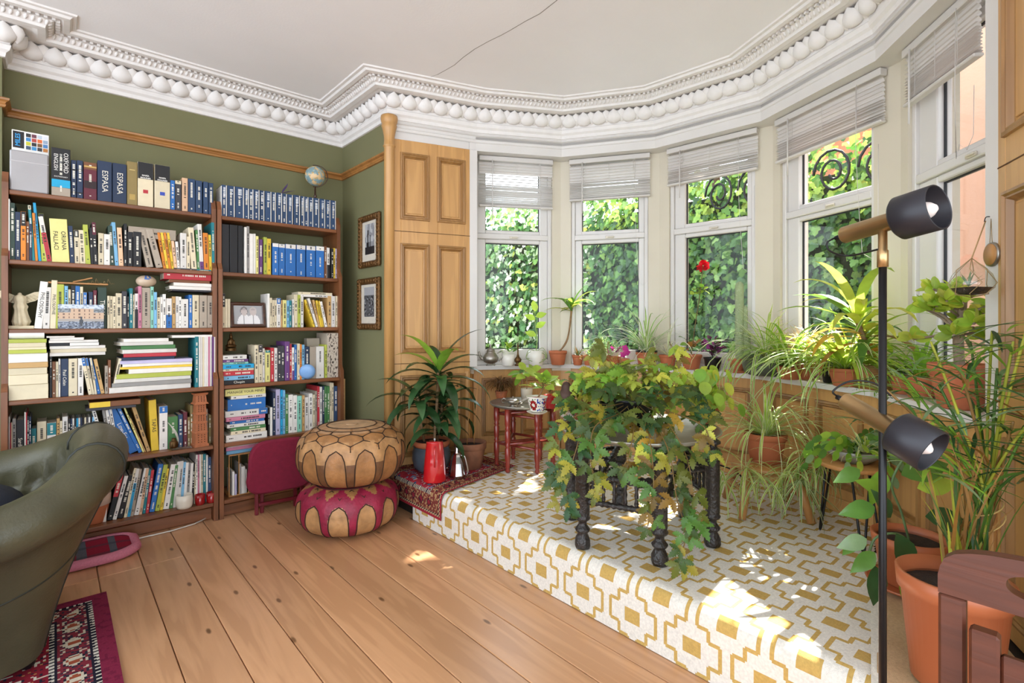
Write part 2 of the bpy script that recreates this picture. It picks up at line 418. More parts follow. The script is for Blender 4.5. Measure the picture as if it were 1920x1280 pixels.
# pine panelling
def panelling(name, p0, p1, z0, z1, cols, rows, th=.05, proud=.012, mould=.028, split=(), inset=.012):
    """framed panelling from p0 to p1 (room on the right of travel): body, sunk panels, moulding frames"""
    p0, p1 = Vector(p0), Vector(p1); Lg = (p1 - p0).length
    root = sempty(name, (*p0, 0)); d = (p1 - p0).normalized(); root.rotation_euler = (0, 0, math.atan2(d.y, d.x))
    mb = MB(); mb.box(0, Lg, 0, th, z0, z1)
    xs = [0] + [v * Lg for c in cols for v in c] + [Lg]; zs = [z0] + [v for r_ in rows for v in r_] + [z1]
    for i in range(0, len(xs), 2): mb.bbox(xs[i], xs[i + 1], -proud, 0, z0, z1, .002)          # stiles
    for i in range(0, len(zs), 2):
        for c in cols: mb.bbox(c[0] * Lg, c[1] * Lg, -proud + .0005, 0, zs[i], zs[i + 1], .002)   # rails
    mb.build('frame', M['panelw'], root)
    for c in cols:
        for r_ in rows:
            a, b = c[0] * Lg, c[1] * Lg; q = MB(); w = mould
            path = [(a, r_[0]), (b, r_[0]), (b, r_[1]), (a, r_[1])]
            pr = [(-.006, -proud), (-.004, -proud - .01), (.006, -proud - .013), (.012, -proud - .006), (.018, -proud - .007), (w, -.002), (w + .004, 0)]
            rws = []
            for ins, y in pr: rws.append([(a + ins, y, r_[0] + ins), (b - ins, y, r_[0] + ins), (b - ins, y, r_[1] - ins), (a + ins, y, r_[1] - ins)])
            for A, B in zip(rws, rws[1:]):
                for k in range(4): q.add([A[k], A[(k + 1) % 4], B[(k + 1) % 4], B[k]], [(0, 1, 2, 3)])
            q.build('panel_moulding', M['mouldw'], root)
            MB().bbox(a + w + .012, b - w - .012, -.005, 0, r_[0] + w + .012, r_[1] - w - .012, .003).build('panel', M['panelw'], root)
    for z in split: MB().box(0, Lg, -proud - .0015, -proud, z - .002, z + .002).build('joint', MATS.get('joint_line') or plain('joint_line', '#5a3b1c', .8), root)
    return root
PL1 = Vector((2.205, 2.93))
panelling('trim_3', L0, PL1, ZP, ZL, [(.13, .47), (.58, .93)], [(.30, .84), (1.0, 1.73), (1.90, 2.34)], split=(.925, 1.815))
PR0 = Vector((2.245, .18))
panelling('trim_4', PR0, R0 , ZP, ZL, [(.07, .42), (.53, .88)], [(.30, .84), (1.0, 1.60), (1.78, 2.36)], split=(.925, 1.69))
# turned corner posts in pine
for nm, p in (('trim_5', L0), ('trim_6', R0)):
    mb = MB(); mb.lathe([(.034, ZP), (.034, 2.36), (.036, 2.365), (.042, 2.37), (.036, 2.378), (.034, 2.41), (.036, 2.44), (.044, 2.48), (.052, 2.505), (.046, 2.515), (.053, 2.53), (.057, 2.55), (.054, 2.57), (.02, 2.575)], 20, (*(p + Vector((-.01, -.012 if nm == 'trim_5' else .012))), 0))
    struct(mb.build(nm, M['panelw']))
# white boards at both ends of the bay
for nm, a, b in (('trim_7', PL1, C[0]), ('trim_8', C[5], PR0)):
    d = (b - a).normalized(); m = frameM((*a, 0), d)
    struct(MB().bbox(-.005, (b - a).length + .01, -.012, .1, ZS, ZL + .002, .004, mat=m).build(nm, M['white']))

# bay: lintel ring with stepped fascia, wall below the windows, piers, window board
A_ = offs(C, [-.13, -.15, -.10, -.03, -.02, -.02])
struct(ring(offs(C, 0), offs(C, -.30), ZL, ZC + .1).build('wall_bay', M['white']))
struct(sweep([L0] + C + [R0], [(0, ZL + .055), (.006, ZL + .06), (.008, ZL + .075), (0.0, ZL + .082), (.0, ZL + .1), (.012, ZL + .105), (.0, ZL + .13)][::-1], 'trim_9', M['white']))
struct(ring([L0 + Vector((0, .004))] + [PL1 + Vector((0, .004))], [L0 + Vector((.05, .2)), PL1 + Vector((.05, .2))], ZL, ZC + .05).build('wall_bay_side', M['white']))
struct(ring(offs([PL1, C[0]], .001), offs([PL1, C[0]], -.2), ZL, ZC + .05).build('wall_bay_end', M['white']))
struct(ring(offs([C[5], PR0], .001), offs([C[5], PR0], -.2), ZL, ZC + .05).build('wall_bay_end', M['white']))
struct(ring(offs([PR0, R0], .0), offs([PR0, R0], -.2), ZL, ZC + .05).build('wall_bay_side', M['white']))
struct(ring(offs(A_, -.05), offs(C, -.42), -.1, ZS - .03).build('wall_low', M['cream']))
sill_in = offs(A_, .045); sill_out = offs(C, -.30)
mbs = ring(sill_in, sill_out, ZS - .03, ZS)
struct(mbs.build('trim_10', M['white']))
for a, b in ((PL1, A_[0]), (A_[5], PR0)):
    d = (b - a).normalized() * .03; struct(ring(offs([a - d, b + d], -.001), offs([a - d, b + d], -.25), ZP - .1, ZS - .03).build('wall_low_end', M['panelw']))
APR = []
for i in range(5):
    a, b = A_[i], A_[i + 1]
    APR.append(panelling('trim_%d' % (11 + i), a, b, ZP, ZS - .03, [(.10, .46), (.54, .90)], [(ZP + .13, ZS - .1)], th=.05, proud=.012, mould=.024))
    m = frameM((*a, 0), b - a)
    struct(MB().bbox(.01, (b - a).length - .01, -.03, -.012, ZP, ZP + .075, .006, mat=m).build('baseboard_%d' % (i + 1), M['panelw']))

# windows
WP = offs(C, -.18)
WPX = [(899, 1031, 909, 1010), (1073, 1216, 1092, 1198), (1262, 1422, 1288, 1404), (1478, 1656, 1506, 1645), (1730, 1866, 1772, 1858)]
BLPX = [(898, 1036), (1068, 1219), (1252, 1421), (1457, 1657), (1700, 1836)]
BLZ = [2.055, 2.115, 2.165, 2.165, 2.17]
def colhit(px, a, b):
    r = ray(px, 600); d = b - a
    # a + t d = s r
    det = d.x * (-r.y) + r.x * d.y; t = (-a.x * -r.y + -r.x * a.y) / det
    return t * d.length
PIN = offs(C, -.12); POUT = offs(C, -.36)
edges = []
for i in range(5):
    a, b = WP[i], WP[i + 1]; m = frameM((*a, 0), b - a); Lf = (b - a).length
    fl, fr, pl, pr_ = [colhit(p, a, b) for p in WPX[i]]
    if i == 4: fr = Lf - .0; pr_ = fr - .06
    if i == 0: fl = .0; pl = max(pl, .05)
    edges.append((fl, fr, m))
    root = sempty('window_%d' % (i + 1), (*a, 0)); root.rotation_euler = (0, 0, math.atan2((b - a).y, (b - a).x))
    z0, z1, t0, t1 = ZS, ZL, 1.80, 1.895
    mb = MB(); w = .028
    for q in ((fl, fl + w, z0, z1), (fr - w, fr, z0, z1)): mb.bbox(q[0], q[1], -.045, .05, q[2], q[3], .004)
    for q in ((z0, z0 + .035), (z1 - .035, z1), ((t0 + t1) / 2 - .02, (t0 + t1) / 2 + .02)): mb.bbox(fl + w, fr - w, -.045, .05, q[0], q[1], .004)
    mb.build('frame', M['white'], root)
    for nm, za, zb in (('casement', z0 + .035, (t0 + t1) / 2 - .02), ('fanlight', (t0 + t1) / 2 + .02, z1 - .035)):
        pa, pb = (1.0, t0) if nm == 'casement' else (t1, z1 - .08)
        mb = MB(); xl, xr = fl + w, fr - w
        mb.bbox(xl, pl, -.03, .03, za, zb, .005); mb.bbox(pr_, xr, -.03, .03, za, zb, .005)
        mb.bbox(pl, pr_, -.03, .03, za, pa, .005); mb.bbox(pl, pr_, -.03, .03, pb, zb, .005)
        cs = mb.build(nm, M['white'], root)
        g = MB(); e = .006
        for q in ((pl, pl + e, pa, pb), (pr_ - e, pr_, pa, pb), (pl, pr_, pa, pa + e), (pl, pr_, pb - e, pb)): g.box(q[0], q[1], -.005, .005, q[2], q[3])
        g.build('gasket', M['gasket'], cs)
        MB().box(pl + .001, pr_ - .001, -.002, .002, pa + .001, pb - .001).build('pane', M['glass'], cs)
    mb = MB(); hx = (pl + pr_) / 2; mb.bbox(hx - .03, hx + .03, -.056, -.045, t1 - .062, t1 - .045, .003); mb.bbox(hx - .012, hx + .035, -.066, -.056, t1 - .058, t1 - .05, .002)
    mb.build('handle', plain('white_handle_metal', '#d8d0c2', .3, metal=.2) if 'white_handle_metal' not in MATS else MATS['white_handle_metal'], root)
# piers between the windows
for k in range(6):
    inn = []; out = []
    if k > 0:
        fl, fr, m = edges[k - 1]; p = (m @ Vector((fr, -.06, 0))).xy; q = (m @ Vector((fr, .15, 0))).xy; inn.append(p); out.append(q)
    if k in (1, 2, 3, 4): inn.append(PIN[k]); out.append(POUT[k])
    if k < 5:
        fl, fr, m = edges[k]
        if k == 0: inn.append((C[0] + (PL1 - C[0]) * 0.3)); out.append((m @ Vector((-.2, .15, 0))).xy)
        p = (m @ Vector((fl, -.06, 0))).xy; q = (m @ Vector((fl, .15, 0))).xy; inn.append(p); out.append(q)
    if k == 5: inn.append(C[5] + (PR0 - C[5]) * .3); out.append((edges[4][2] @ Vector((edges[4][1] + .2, .15, 0))).xy)
    struct(ring(inn, out, ZS - .05, ZL + .01).build('wall_pier', M['cream']))
# unseen boxes added to block daylight leaking behind the end boards
struct(MB().box(1.75, 2.28, 3.12, 3.3, -.05, ZC).build('daylight_block_left', M['cream'])); struct(MB().box(1.75, 2.25, -.5, -.08, -.05, ZC, mat=None).build('daylight_block_right', M['cream']))

# venetian blinds, drawn half up
BP = offs(C, -.09)
ordw = ['beside the pine panelled jamb', 'second along from the pine panelled jamb', 'in the middle of the bay', 'between the middle window and the hanging terrarium', 'above the hanging glass terrarium']
for i in range(5):
    a, b = BP[i], BP[i + 1]
    l, r_ = colhit(BLPX[i][0], a, b), colhit(BLPX[i][1], a, b); m = frameM((*a, 0), b - a); o = m @ Vector((l, 0, 0)); wd = r_ - l
    t = thing('venetian_blind', 'white venetian blind half raised over the window ' + ordw[i], 'blind', (o.x, o.y, BLZ[i]), math.atan2((b - a).y, (b - a).x), 'venetian blinds across the bay windows')
    H = ZL - .004 - BLZ[i]
    hr_ = MB().bbox(0, wd, -.022, .022, H - .035, H, .003).build('head_rail', M['slat'], t)
    MB().bbox(0, wd, -.018, .018, 0, .014, .004).build('bottom_rail', M['slat'], t)
    q = MB(); q.add([(0, -.0125, 0), (wd, -.0125, 0), (wd, -.006, .004), (0, -.006, .004), (0, .006, .004), (wd, .006, .004), (wd, .0125, 0), (0, .0125, 0)], [(0, 1, 2, 3), (3, 2, 5, 4), (4, 5, 6, 7)])
    sm = q.mesh('slat', M['slat'])
    z = .018; k = 0
    while z < H - .05:
        s = link('slat', sm, t, (0, random.uniform(-.002, .002), z)); frac = z / H
        s.rotation_euler = (R(-48 + random.uniform(-4, 4) if frac > .45 else -14 + random.uniform(-9, 9)), R(random.uniform(-.25, .25)), 0)
        if i == 0 and .45 < frac < .68: s.rotation_euler = (R(8), 0, 0)
        z += .0215 if frac > .42 else .0125
    for fx in (.2, .5, .8): MB().tube([(wd * fx, -.016, 0), (wd * fx, -.016, H - .03)], .0008, 5).build('ladder_cord', M['slat'], t)
    MB().tube([(wd * .17, -.03, H - .03), (wd * .17, -.032, -.1)], .004, 8).build('tilt_wand', M['slat'], hr_)
    zc = -.62 if i < 4 else -.3
    MB().tube([(wd * .82, -.026, H - .03), (wd * .82, -.03, -.1), (wd * .84, -.03, -.35), (wd * .87, -.028, zc), (wd * .93, -.02, zc - .03), (wd * .97, -.01, zc + .02), (wd * .97, -.008, -.1)], .0012, 5).build('pull_cord', M['slat'], hr_)

# raised bay platform
plat = struct(ring([Vector((XW + .01, 3.12)), Vector((XW + .01, -2.0))], [Vector((3.6, 3.12)), Vector((3.6, -2.0))], -.02, ZP - .012).build('floor_platform', M['subfloor']))
def inpoly(x, y, P):
    c = False; n = len(P)
    for i in range(n):
        a, b = P[i], P[i - 1]
        if (a.y > y) != (b.y > y) and x < (b.x - a.x) * (y - a.y) / (b.y - a.y) + a.x: c = not c
    return c
PER = .243; NC = 36; cell = PER / NC; rb = .05; XF = XW - .038
def kilim(ia, ib):
    def inA(a, b):
        a = (a + NC // 2) % NC - NC // 2 ; b = (b + NC // 2) % NC - NC // 2
        a = abs(a + .5); b = abs(b + .5); return int((a + 3) // 6) + int(b // 6) <= 2
    A = inA(ia, ib)
    for da, db in ((1, 0), (-1, 0), (0, 1), (0, -1)):
        if inA(ia + da, ib + db) != A: return 1
    a = (ia + NC // 2) % NC - NC // 2; b = (ib + NC // 2) % NC - NC // 2
    if not A: a = ia % NC - NC // 2; b = ib % NC - NC // 2
    return 1 if abs(a + .5) < 5 and abs(b + .5) < 4 else 0
cream_c, must_c = hexl('#e9e3d8'), hexl('#c9a660')
def cprof(s):                                            # up the riser, round the nosing, over the top
    h1 = ZP - rb
    if s < h1: return XF, s
    q = (s - h1) / (rb * math.pi / 2)
    if q < 1: a = q * math.pi / 2; return XF + rb - rb * math.cos(a), h1 + rb * math.sin(a)
    return XF + rb + (s - h1 - rb * math.pi / 2), ZP
CPOLY = [Vector((1.0, 2.74)), Vector((1.0, .30)), Vector((XW, .385))] + [Vector((2.52, .585))] + [p for p in offs(A_, .02)][::-1][1:] + [PL1 + Vector((0, -.02)), Vector((XW + .04, 3.06)), Vector((XW - .01, 2.74))]
nb = int(1.95 / cell); na0, na1 = int(.2 / cell), int(3.1 / cell)
vs = []; idx = {}; fs = []; cl = []
def vid(i, j):
    if (i, j) not in idx:
        x, z = cprof(j * cell + .002); y = i * cell
        w = .004 * mnoise.noise((x * 3, y * 3, 0)); idx[(i, j)] = len(vs)
        vs.append((x - (abs(w) if z < ZP - .01 else 0), y, z + (w * .5 if z > ZP - .01 else 0)))
    return idx[(i, j)]
for j in range(nb):
    x, z = cprof((j + .5) * cell)
    for i in range(na0, na1):
        y = (i + .5) * cell
        if not inpoly(x, y, CPOLY): continue
        fs.append((vid(i, j), vid(i, j + 1), vid(i + 1, j + 1), vid(i + 1, j))); cl.append(must_c if kilim(i + 10, j - 13) else cream_c)
mb = MB(); mb.v = vs; mb.f = fs; mb.c = cl; mb.sm = [True] * len(fs); mb.mi = [0] * len(fs)
tag(mb.build('patterned_carpet', M['textile']), 'cream flatweave carpet with mustard stepped diamonds covering the raised bay platform', 'carpet')
carp = bpy.data.objects['patterned_carpet']; ea, eb = Vector((XF + .0, .372)), Vector((2.56, .594)); en = Vector((-(eb - ea).y, (eb - ea).x)).normalized() * .014
mb = MB(); mb.add([(*(ea - en), ZP + .004), (*(eb - en), ZP + .004), (*(eb + en), ZP + .004), (*(ea + en), ZP + .004)], [(0, 1, 2, 3)], hexl('#ece7db')); mb.build('edge_binding', M['textile'], carp)

# ------------------------------------------------------------------ outside: garden wall grown over with ivy, salmon house, iron balcony rail
struct(MB().box(3.4, 14, -6, 14, -.3, -.05).build('ground', plain('garden_ground', '#7d7a66', .9, var=.3)))
WALLP = [Vector(p) for p in ((5.3, .98), (5.3, 4.2), (4.6, 6.6), (3.0, 8.6))]
gw = ring(WALLP, offs(WALLP, .25), -.1, 2.55).build('garden_wall', plain('garden_wall_stone', '#3b4230', .9, var=.3, bmp=.4))
tag(gw, 'old stone garden wall almost hidden under ivy outside the bay', 'wall')
ivy = thing('ivy', 'dense green ivy covering the garden wall outside the bay windows', 'ivy', (5.3, 3, -.05))
def leafshape(kind='ivy', n=1):
    if kind == 'ivy': pts = [(0, 0), (.34, -.12), (.5, .22), (.28, .4), (.3, .62), (0, 1.0), (-.3, .62), (-.28, .4), (-.5, .22), (-.34, -.12)]
    return pts
IV = leafshape()
rr = random.Random(3)
def wallpt():
    while 1:
        seg = rr.choices((0, 1, 2), (3.6, 2.5, 2.2))[0]; a, b = WALLP[seg], WALLP[seg + 1]
        t = rr.random(); p = a + (b - a) * t; z = rr.uniform(.1, 2.85)
        d = (b - a).normalized(); return p, Vector((-d.y, d.x)), z, seg
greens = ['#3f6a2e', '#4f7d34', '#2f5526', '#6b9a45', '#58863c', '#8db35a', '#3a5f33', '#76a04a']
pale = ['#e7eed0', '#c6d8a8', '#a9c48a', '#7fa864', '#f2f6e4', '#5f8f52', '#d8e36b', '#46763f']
def ivyleaf(mb):
    p, n, z, seg = wallpt()
    d = abs(rr.gauss(0, .09)) + .02; s = rr.uniform(.055, .1)
    nn = Vector((n.x, n.y, 0)); P = Vector((p.x, p.y, z)) + nn * d
    up = Vector((rr.gauss(0, .5), rr.gauss(0, .5), -1)); up = (up - nn * up.dot(nn) * .7).normalized()
    no = (nn + Vector((rr.gauss(0, .35), rr.gauss(0, .35), rr.gauss(.25, .35)))).normalized(); up = (up - no * up.dot(no)).normalized(); sd = up.cross(no)
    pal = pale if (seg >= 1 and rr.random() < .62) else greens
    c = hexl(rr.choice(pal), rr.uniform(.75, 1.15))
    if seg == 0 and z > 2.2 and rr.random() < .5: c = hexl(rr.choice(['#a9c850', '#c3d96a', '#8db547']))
    vs = [P + sd * (x * s) + up * (y * s) - no * (s * .12 * (abs(x) * 2) ** 2) for x, y in IV]
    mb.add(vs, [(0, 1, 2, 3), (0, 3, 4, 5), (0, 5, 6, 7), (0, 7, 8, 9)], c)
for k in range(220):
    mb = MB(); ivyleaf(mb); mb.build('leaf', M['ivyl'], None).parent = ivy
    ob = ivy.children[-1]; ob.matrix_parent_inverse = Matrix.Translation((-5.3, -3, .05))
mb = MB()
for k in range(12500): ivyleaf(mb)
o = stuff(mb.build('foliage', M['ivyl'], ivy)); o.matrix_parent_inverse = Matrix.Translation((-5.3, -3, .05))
h = thing('neighbour_house', 'salmon pink rendered house wall close outside the bay', 'house', (4.5, .2, -.05))
MB().box(0, 3.0, -4.0, .6, 0, 7).build('wall', M['salmon'], h)
MB().bbox(-.02, .1, .62, .70, 0, 6.9, .01).build('corner_pipe', M['white'], h)
h = thing('brick_house', 'salmon brick upper storey rising behind the ivy wall', 'house', (8.5, 2.6, -.05))
MB().box(0, 2, -4.5, .2, 0, 5.2).build('wall', plain('brick_render', '#c98a6c', .9, var=.2, scale=5), h)
rl = thing('balcony_railing', 'black wrought iron scroll railing above the ivy wall', 'railing', (4.9, 1.15, 2.15))
for zz in (.02, .62): MB().bbox(-.012, .012, -.2, 1.5, zz, zz + .02, .003).build('rail', M['iron'], rl)
for k in range(5):
    cy = -.05 + k * .33; pts = []
    for j in range(30):
        a = j * .42; rad = .15 * (1 - j / 36); pts.append((0, cy + rad * math.cos(a), .32 + rad * math.sin(a) * 1.4))
    MB().tube(pts, .011, 6).build('scroll', M['iron'], rl)
# unseen tree added beyond the wall so its crown breaks up the sun on this side of the bay
tr = thing('added_shade_tree', 'unseen leafy tree added beyond the ivy covered wall to shade the bay', 'tree', (6.3, 3.15, -.05))
MB().tube([(0, 0, 0), (.05, .05, 1.5), (-.05, 0, 3.0), (0, .1, 5.0)], [.11, .09, .07, .04], 10).build('trunk', plain('tree_bark', '#5a4a3a', .9, var=.3, bmp=.5), tr)
mb = MB()
for k in range(5200):
    d = Vector((rr.gauss(0, 1), rr.gauss(0, 1), rr.gauss(0, 1))).normalized() * rr.uniform(.3, 1) ** .5; P = Vector((d.x * 1.2 - .1, d.y * 1.45, 5.0 + d.z * 1.35)); s = rr.uniform(.08, .14)
    if mnoise.noise(P * 1.5) < -.22: continue
    up = Vector((rr.gauss(0, 1), rr.gauss(0, 1), rr.gauss(0, 1))).normalized(); sd = up.orthogonal().normalized(); mb.add([P + sd * (x * s) + up * (y * s) for x, y in IV], [(0, 1, 2, 3), (0, 3, 4, 5), (0, 5, 6, 7), (0, 7, 8, 9)], hexl(rr.choice(greens)))
stuff(mb.build('crown', M['ivyl'], tr))

# ------------------------------------------------------------------ bookcases
BX = ((-.195, .744), (.750, 1.535))
SHZ = [.111, .459, .815, 1.169, 1.515, 1.866]
SHY = [3.517, 3.517, 3.522, 3.547, 3.552, 3.577]
def bookcase(i):
    a, b = BX[i]
    t = thing('bookcase', ('wide', 'narrow')[i] + ' brown pine bookcase with six open shelves, ' + ('against the chimney breast side', 'beside the gilt framed prints')[i], 'bookcase', ((a + b) / 2, 3.70, 0))
    pr = [(3.517, 0), (3.517, .86), (3.547, .90), (3.547, 1.53), (3.577, 1.57), (3.577, 1.90), (3.60, 1.955), (3.66, 1.955), (3.70, 1.92), (3.835, 1.92), (3.835, 0)]
    for x in (a, b - .024):
        q = MB(); n = len(pr); vs = [(x - (a + b) / 2 + e, y - 3.70, z) for e in (0, .024) for y, z in pr]
        q.add(vs, [tuple(range(n)), tuple(range(2 * n - 1, n - 1, -1))] + [(k, n + k, n + (k + 1) % n, (k + 1) % n) for k in range(n)])
        q.build('upright', M['upw'], t, recalc=True)
    for z, y in zip(SHZ, SHY):
        MB().bbox(a + .024 - (a + b) / 2, b - .024 - (a + b) / 2, y - 3.70 + .004, .135, z - .024, z, .004).build('shelf', M['shelfw'], t)
    MB().bbox(a + .024 - (a + b) / 2, b - .024 - (a + b) / 2, -.13, -.11, 0.0, .07, .003).build('plinth', M['shelfw'], t)
    return t
bookcase(0); bookcase(1)

CT = dict(w=('white', '#e9e4dc'), c=('cream', '#e0d2b2'), g=('grey', '#9a9691'), t=('taupe', '#ab9d8c'), k=('black', '#1c1b1e'), d=('charcoal', '#3b3a40'), n=('navy', '#243450'), b=('blue', '#2a6cb4'), l=('light-blue', '#7db6da'),
          e=('teal', '#1d7c86'), m=('mint', '#8ecdb8'), v=('green', '#4b8048'), i=('lime', '#b4bc4c'), f=('dark-green', '#2b4035'), o=('orange', '#e2872a'), a=('yellow', '#eac63c'), p=('peach', '#e6bb96'), r=('red', '#b8303a'),
          x=('maroon', '#642030'), z=('brown', '#7b4c2c'), u=('purple', '#6a3e7a'), q=('pink', '#d886a0'), h=('tan', '#c69e66'), s=('olive', '#8b7746'), j=('lilac', '#c0b8d6'), N=('slate-blue', '#2d4668'), L=('straw', '#e6dc8c'), y=('cyan', '#1e9ccc'))
ORD = {5: 'top', 4: 'second', 3: 'third', 2: 'fourth', 1: 'fifth', 0: 'bottom'}
PAGE = hexl('#ded3bd')
rb_ = random.Random(11)
def contrast(c): 
    l = sum(hexl(CT[c][1])); return hexl('#e8e2d2') if l < .9 else hexl('#2a2624')
TXM = {}
def txmat(c):
    k = 'ink_%02x%02x%02x' % tuple(int(min(1, v) * 255) for v in c)
    if k not in TXM: TXM[k] = plain(k, c, .5, var=.02)
    return TXM[k]
def glyphs(mb, x0, x1, z0, z1, y, col, vertical=True, n=None):
    """small blocks of print along a spine"""
    if vertical:
        z = z1; 
        while z - .004 > z0:
            h = rb_.uniform(.003, .007)
            if z - h < z0: break
            if rb_.random() < .8: mb.add([(x0, y, z - h), (x1, y, z - h), (x1, y, z), (x0, y, z)], [(0, 1, 2, 3)], col)
            z -= h + rb_.uniform(.001, .003)
    else:
        x = x0
        while x + .004 < x1:
            h = rb_.uniform(.003, .007)
            if x + h > x1: break
            if rb_.random() < .8: mb.add([(x, y, z0), (x + h, y, z0), (x + h, y, z1), (x, y, z1)], [(0, 1, 2, 3)], col)
            x += h + rb_.uniform(.001, .003)
def bookmesh(T, H, D, spec, txt=None, plainspine=False):
    """upright book: spine towards -Y, thickness T along X, height H, depth D. spec e.g. o^k35_w10"""
    base = spec[0]; spec = spec.replace('!', ''); top = bot = None
    if '^' in spec: top = (spec[spec.index('^') + 1], int(spec[spec.index('^') + 2:].split('_')[0]) / 100)
    if '_' in spec: bot = (spec[spec.index('_') + 1], int(spec[spec.index('_') + 2:].split('^')[0]) / 100)
    kk = rb_.uniform(.88, 1.1); cc = hexl(CT[base][1], kk); mb = MB(); th = min(.0022, T * .14)
    mb.bbox(-T / 2, T / 2, 0, .004 if T > .02 else .002, 0, H, .0018, cc)
    mb.box(-T / 2, -T / 2 + th, .002, D, 0, H, cc); mb.box(T / 2 - th, T / 2, .002, D, 0, H, cc)
    mb.box(-T / 2 + th, T / 2 - th, .004, D - .004, .003, H - .003, PAGE)
    y = -.0004; hw = T / 2 - .0016
    zlo, zhi = .02, H - .02
    for q, a, b in ((top, 1 - (top[1] if top else 0), 1), (bot, 0, bot[1] if bot else 0)):
        if q: mb.add([(-hw - .001, y, a * H + .001), (hw + .001, y, a * H + .001), (hw + .001, y, b * H - .001), (-hw - .001, y, b * H - .001)], [(0, 1, 2, 3)], hexl(CT[q[0]][1], kk))
    if not txt and not plainspine and T > .006:
        ink = contrast(base); w = min(T * .22, .005); za = H * rb_.uniform(.3, .5)
        if top: zhi = H * (1 - top[1]) - .01
        glyphs(mb, -w, w, za, zhi - H * rb_.uniform(0, .12), y * 2, ink)
        if T > .012: glyphs(mb, -w * .7, w * .7, H * .06, H * .06 + rb_.uniform(.01, .04), y * 2, ink)
        if top and T > .01: glyphs(mb, -w, w, H * (1 - top[1] * .85), H * (1 - top[1] * .2), y * 2, contrast(top[0]))
    return mb
def sizeword(T, H):
    a = 'thick' if T > .04 else 'slim' if T < .014 else ''
    return a or ('tall' if H > .23 else 'small' if H < .175 else 'medium')
LASTSTACK = {}
def shelfbooks(unit, sh, org, sc, data, dy=.02, zbase=None, grp=None):
    """vertical books from photo measurements: 'xl xr ytop colour lean text' per book, on the spine plane of that shelf"""
    Y = SHY[sh] + dy; z0 = SHZ[sh] if zbase is None else zbase; rows = [q.split() for q in data.strip().split(';') if q.strip()]
    un = ('wide', 'narrow')[unit]; prev = BX[unit][0] + .0245; objs = []
    P = lambda x, y: onY(org[0] + x / sc, org[1] + y / sc, Y)
    cols = [CT[q[3][0]][0] for q in rows]
    for k, q in enumerate(rows):
        xl, xr, yt = map(float, q[:3]); lean = float(q[4]) if len(q) > 4 else 0; txt = q[5].replace('~', ' ') if len(q) > 5 else None
        a, b = P(xl, yt).x, P(xr, yt).x; yt_px = org[1] + yt / sc
        H = zat(0, yt_px, ((a + b) / 2, Y)) - z0; H = max(H, .08)
        ang = math.atan2(lean / sc * mpp(((a + b) / 2, Y)) * 1.18, H) if lean else 0
        a = max(a, prev + .0004); T = max((b - a) * math.cos(ang), .004); Hh = H / math.cos(ang) - T * abs(math.tan(ang)) * .6
        D = min(max(.7 * Hh, .11), .235 if sh < 3 else .21)
        if abs(lean) < 1: prev = a + T
        else: prev = min(a, b) + T / math.cos(ang) * .9
        mb = bookmesh(T, Hh, D, q[3], txt, q[3][-1] == '!')
        nm = 'book'; lab = '%s %s book between %s and %s ones on the %s shelf, %s bookcase' % (sizeword(T, Hh), cols[k], cols[k - 1] if k else 'end', cols[k + 1] if k + 1 < len(cols) else 'end', ORD[sh], un)
        if k == 0 or k + 1 == len(cols): lab = '%s %s book at the %s end of the row on the %s shelf, %s bookcase' % (sizeword(T, Hh), cols[k], 'chimney' if (k == 0) == (unit == 0) and k == 0 else 'inner' if unit == 0 or k == 0 else 'window', ORD[sh], un)
        # pivot at the foot that carries a leaning book
        cx = a + T / 2 / math.cos(ang); zz = z0 + T / 2 * abs(math.sin(ang))
        o = mb.build(nm, M['print'], None, (cx, Y + rb_.uniform(0, .006), zz), (0, ang, 0))
        tag(o, lab, 'book', 'books on the %s shelf of the %s bookcase' % (ORD[sh], un)); objs.append(o)
        if txt:
            lines = txt.split('|'); n = len(lines); ink = txmat(contrast(q[3][0]))
            for li, s in enumerate(lines):
                big = max(.0025, min(T * .72 / n * 1.05, Hh * .62 / (.62 * len(s))))
                off = T * (.5 - (li + .5) / n) * .9
                top_al = Hh * .5
                text_mesh(s, big, ink, o, Matrix.Translation((off, -.0009, top_al)) @ Matrix.Rotation(R(90), 4, 'X') @ Matrix.Rotation(R(-90), 4, 'Z'), sx=1.0)
    return objs
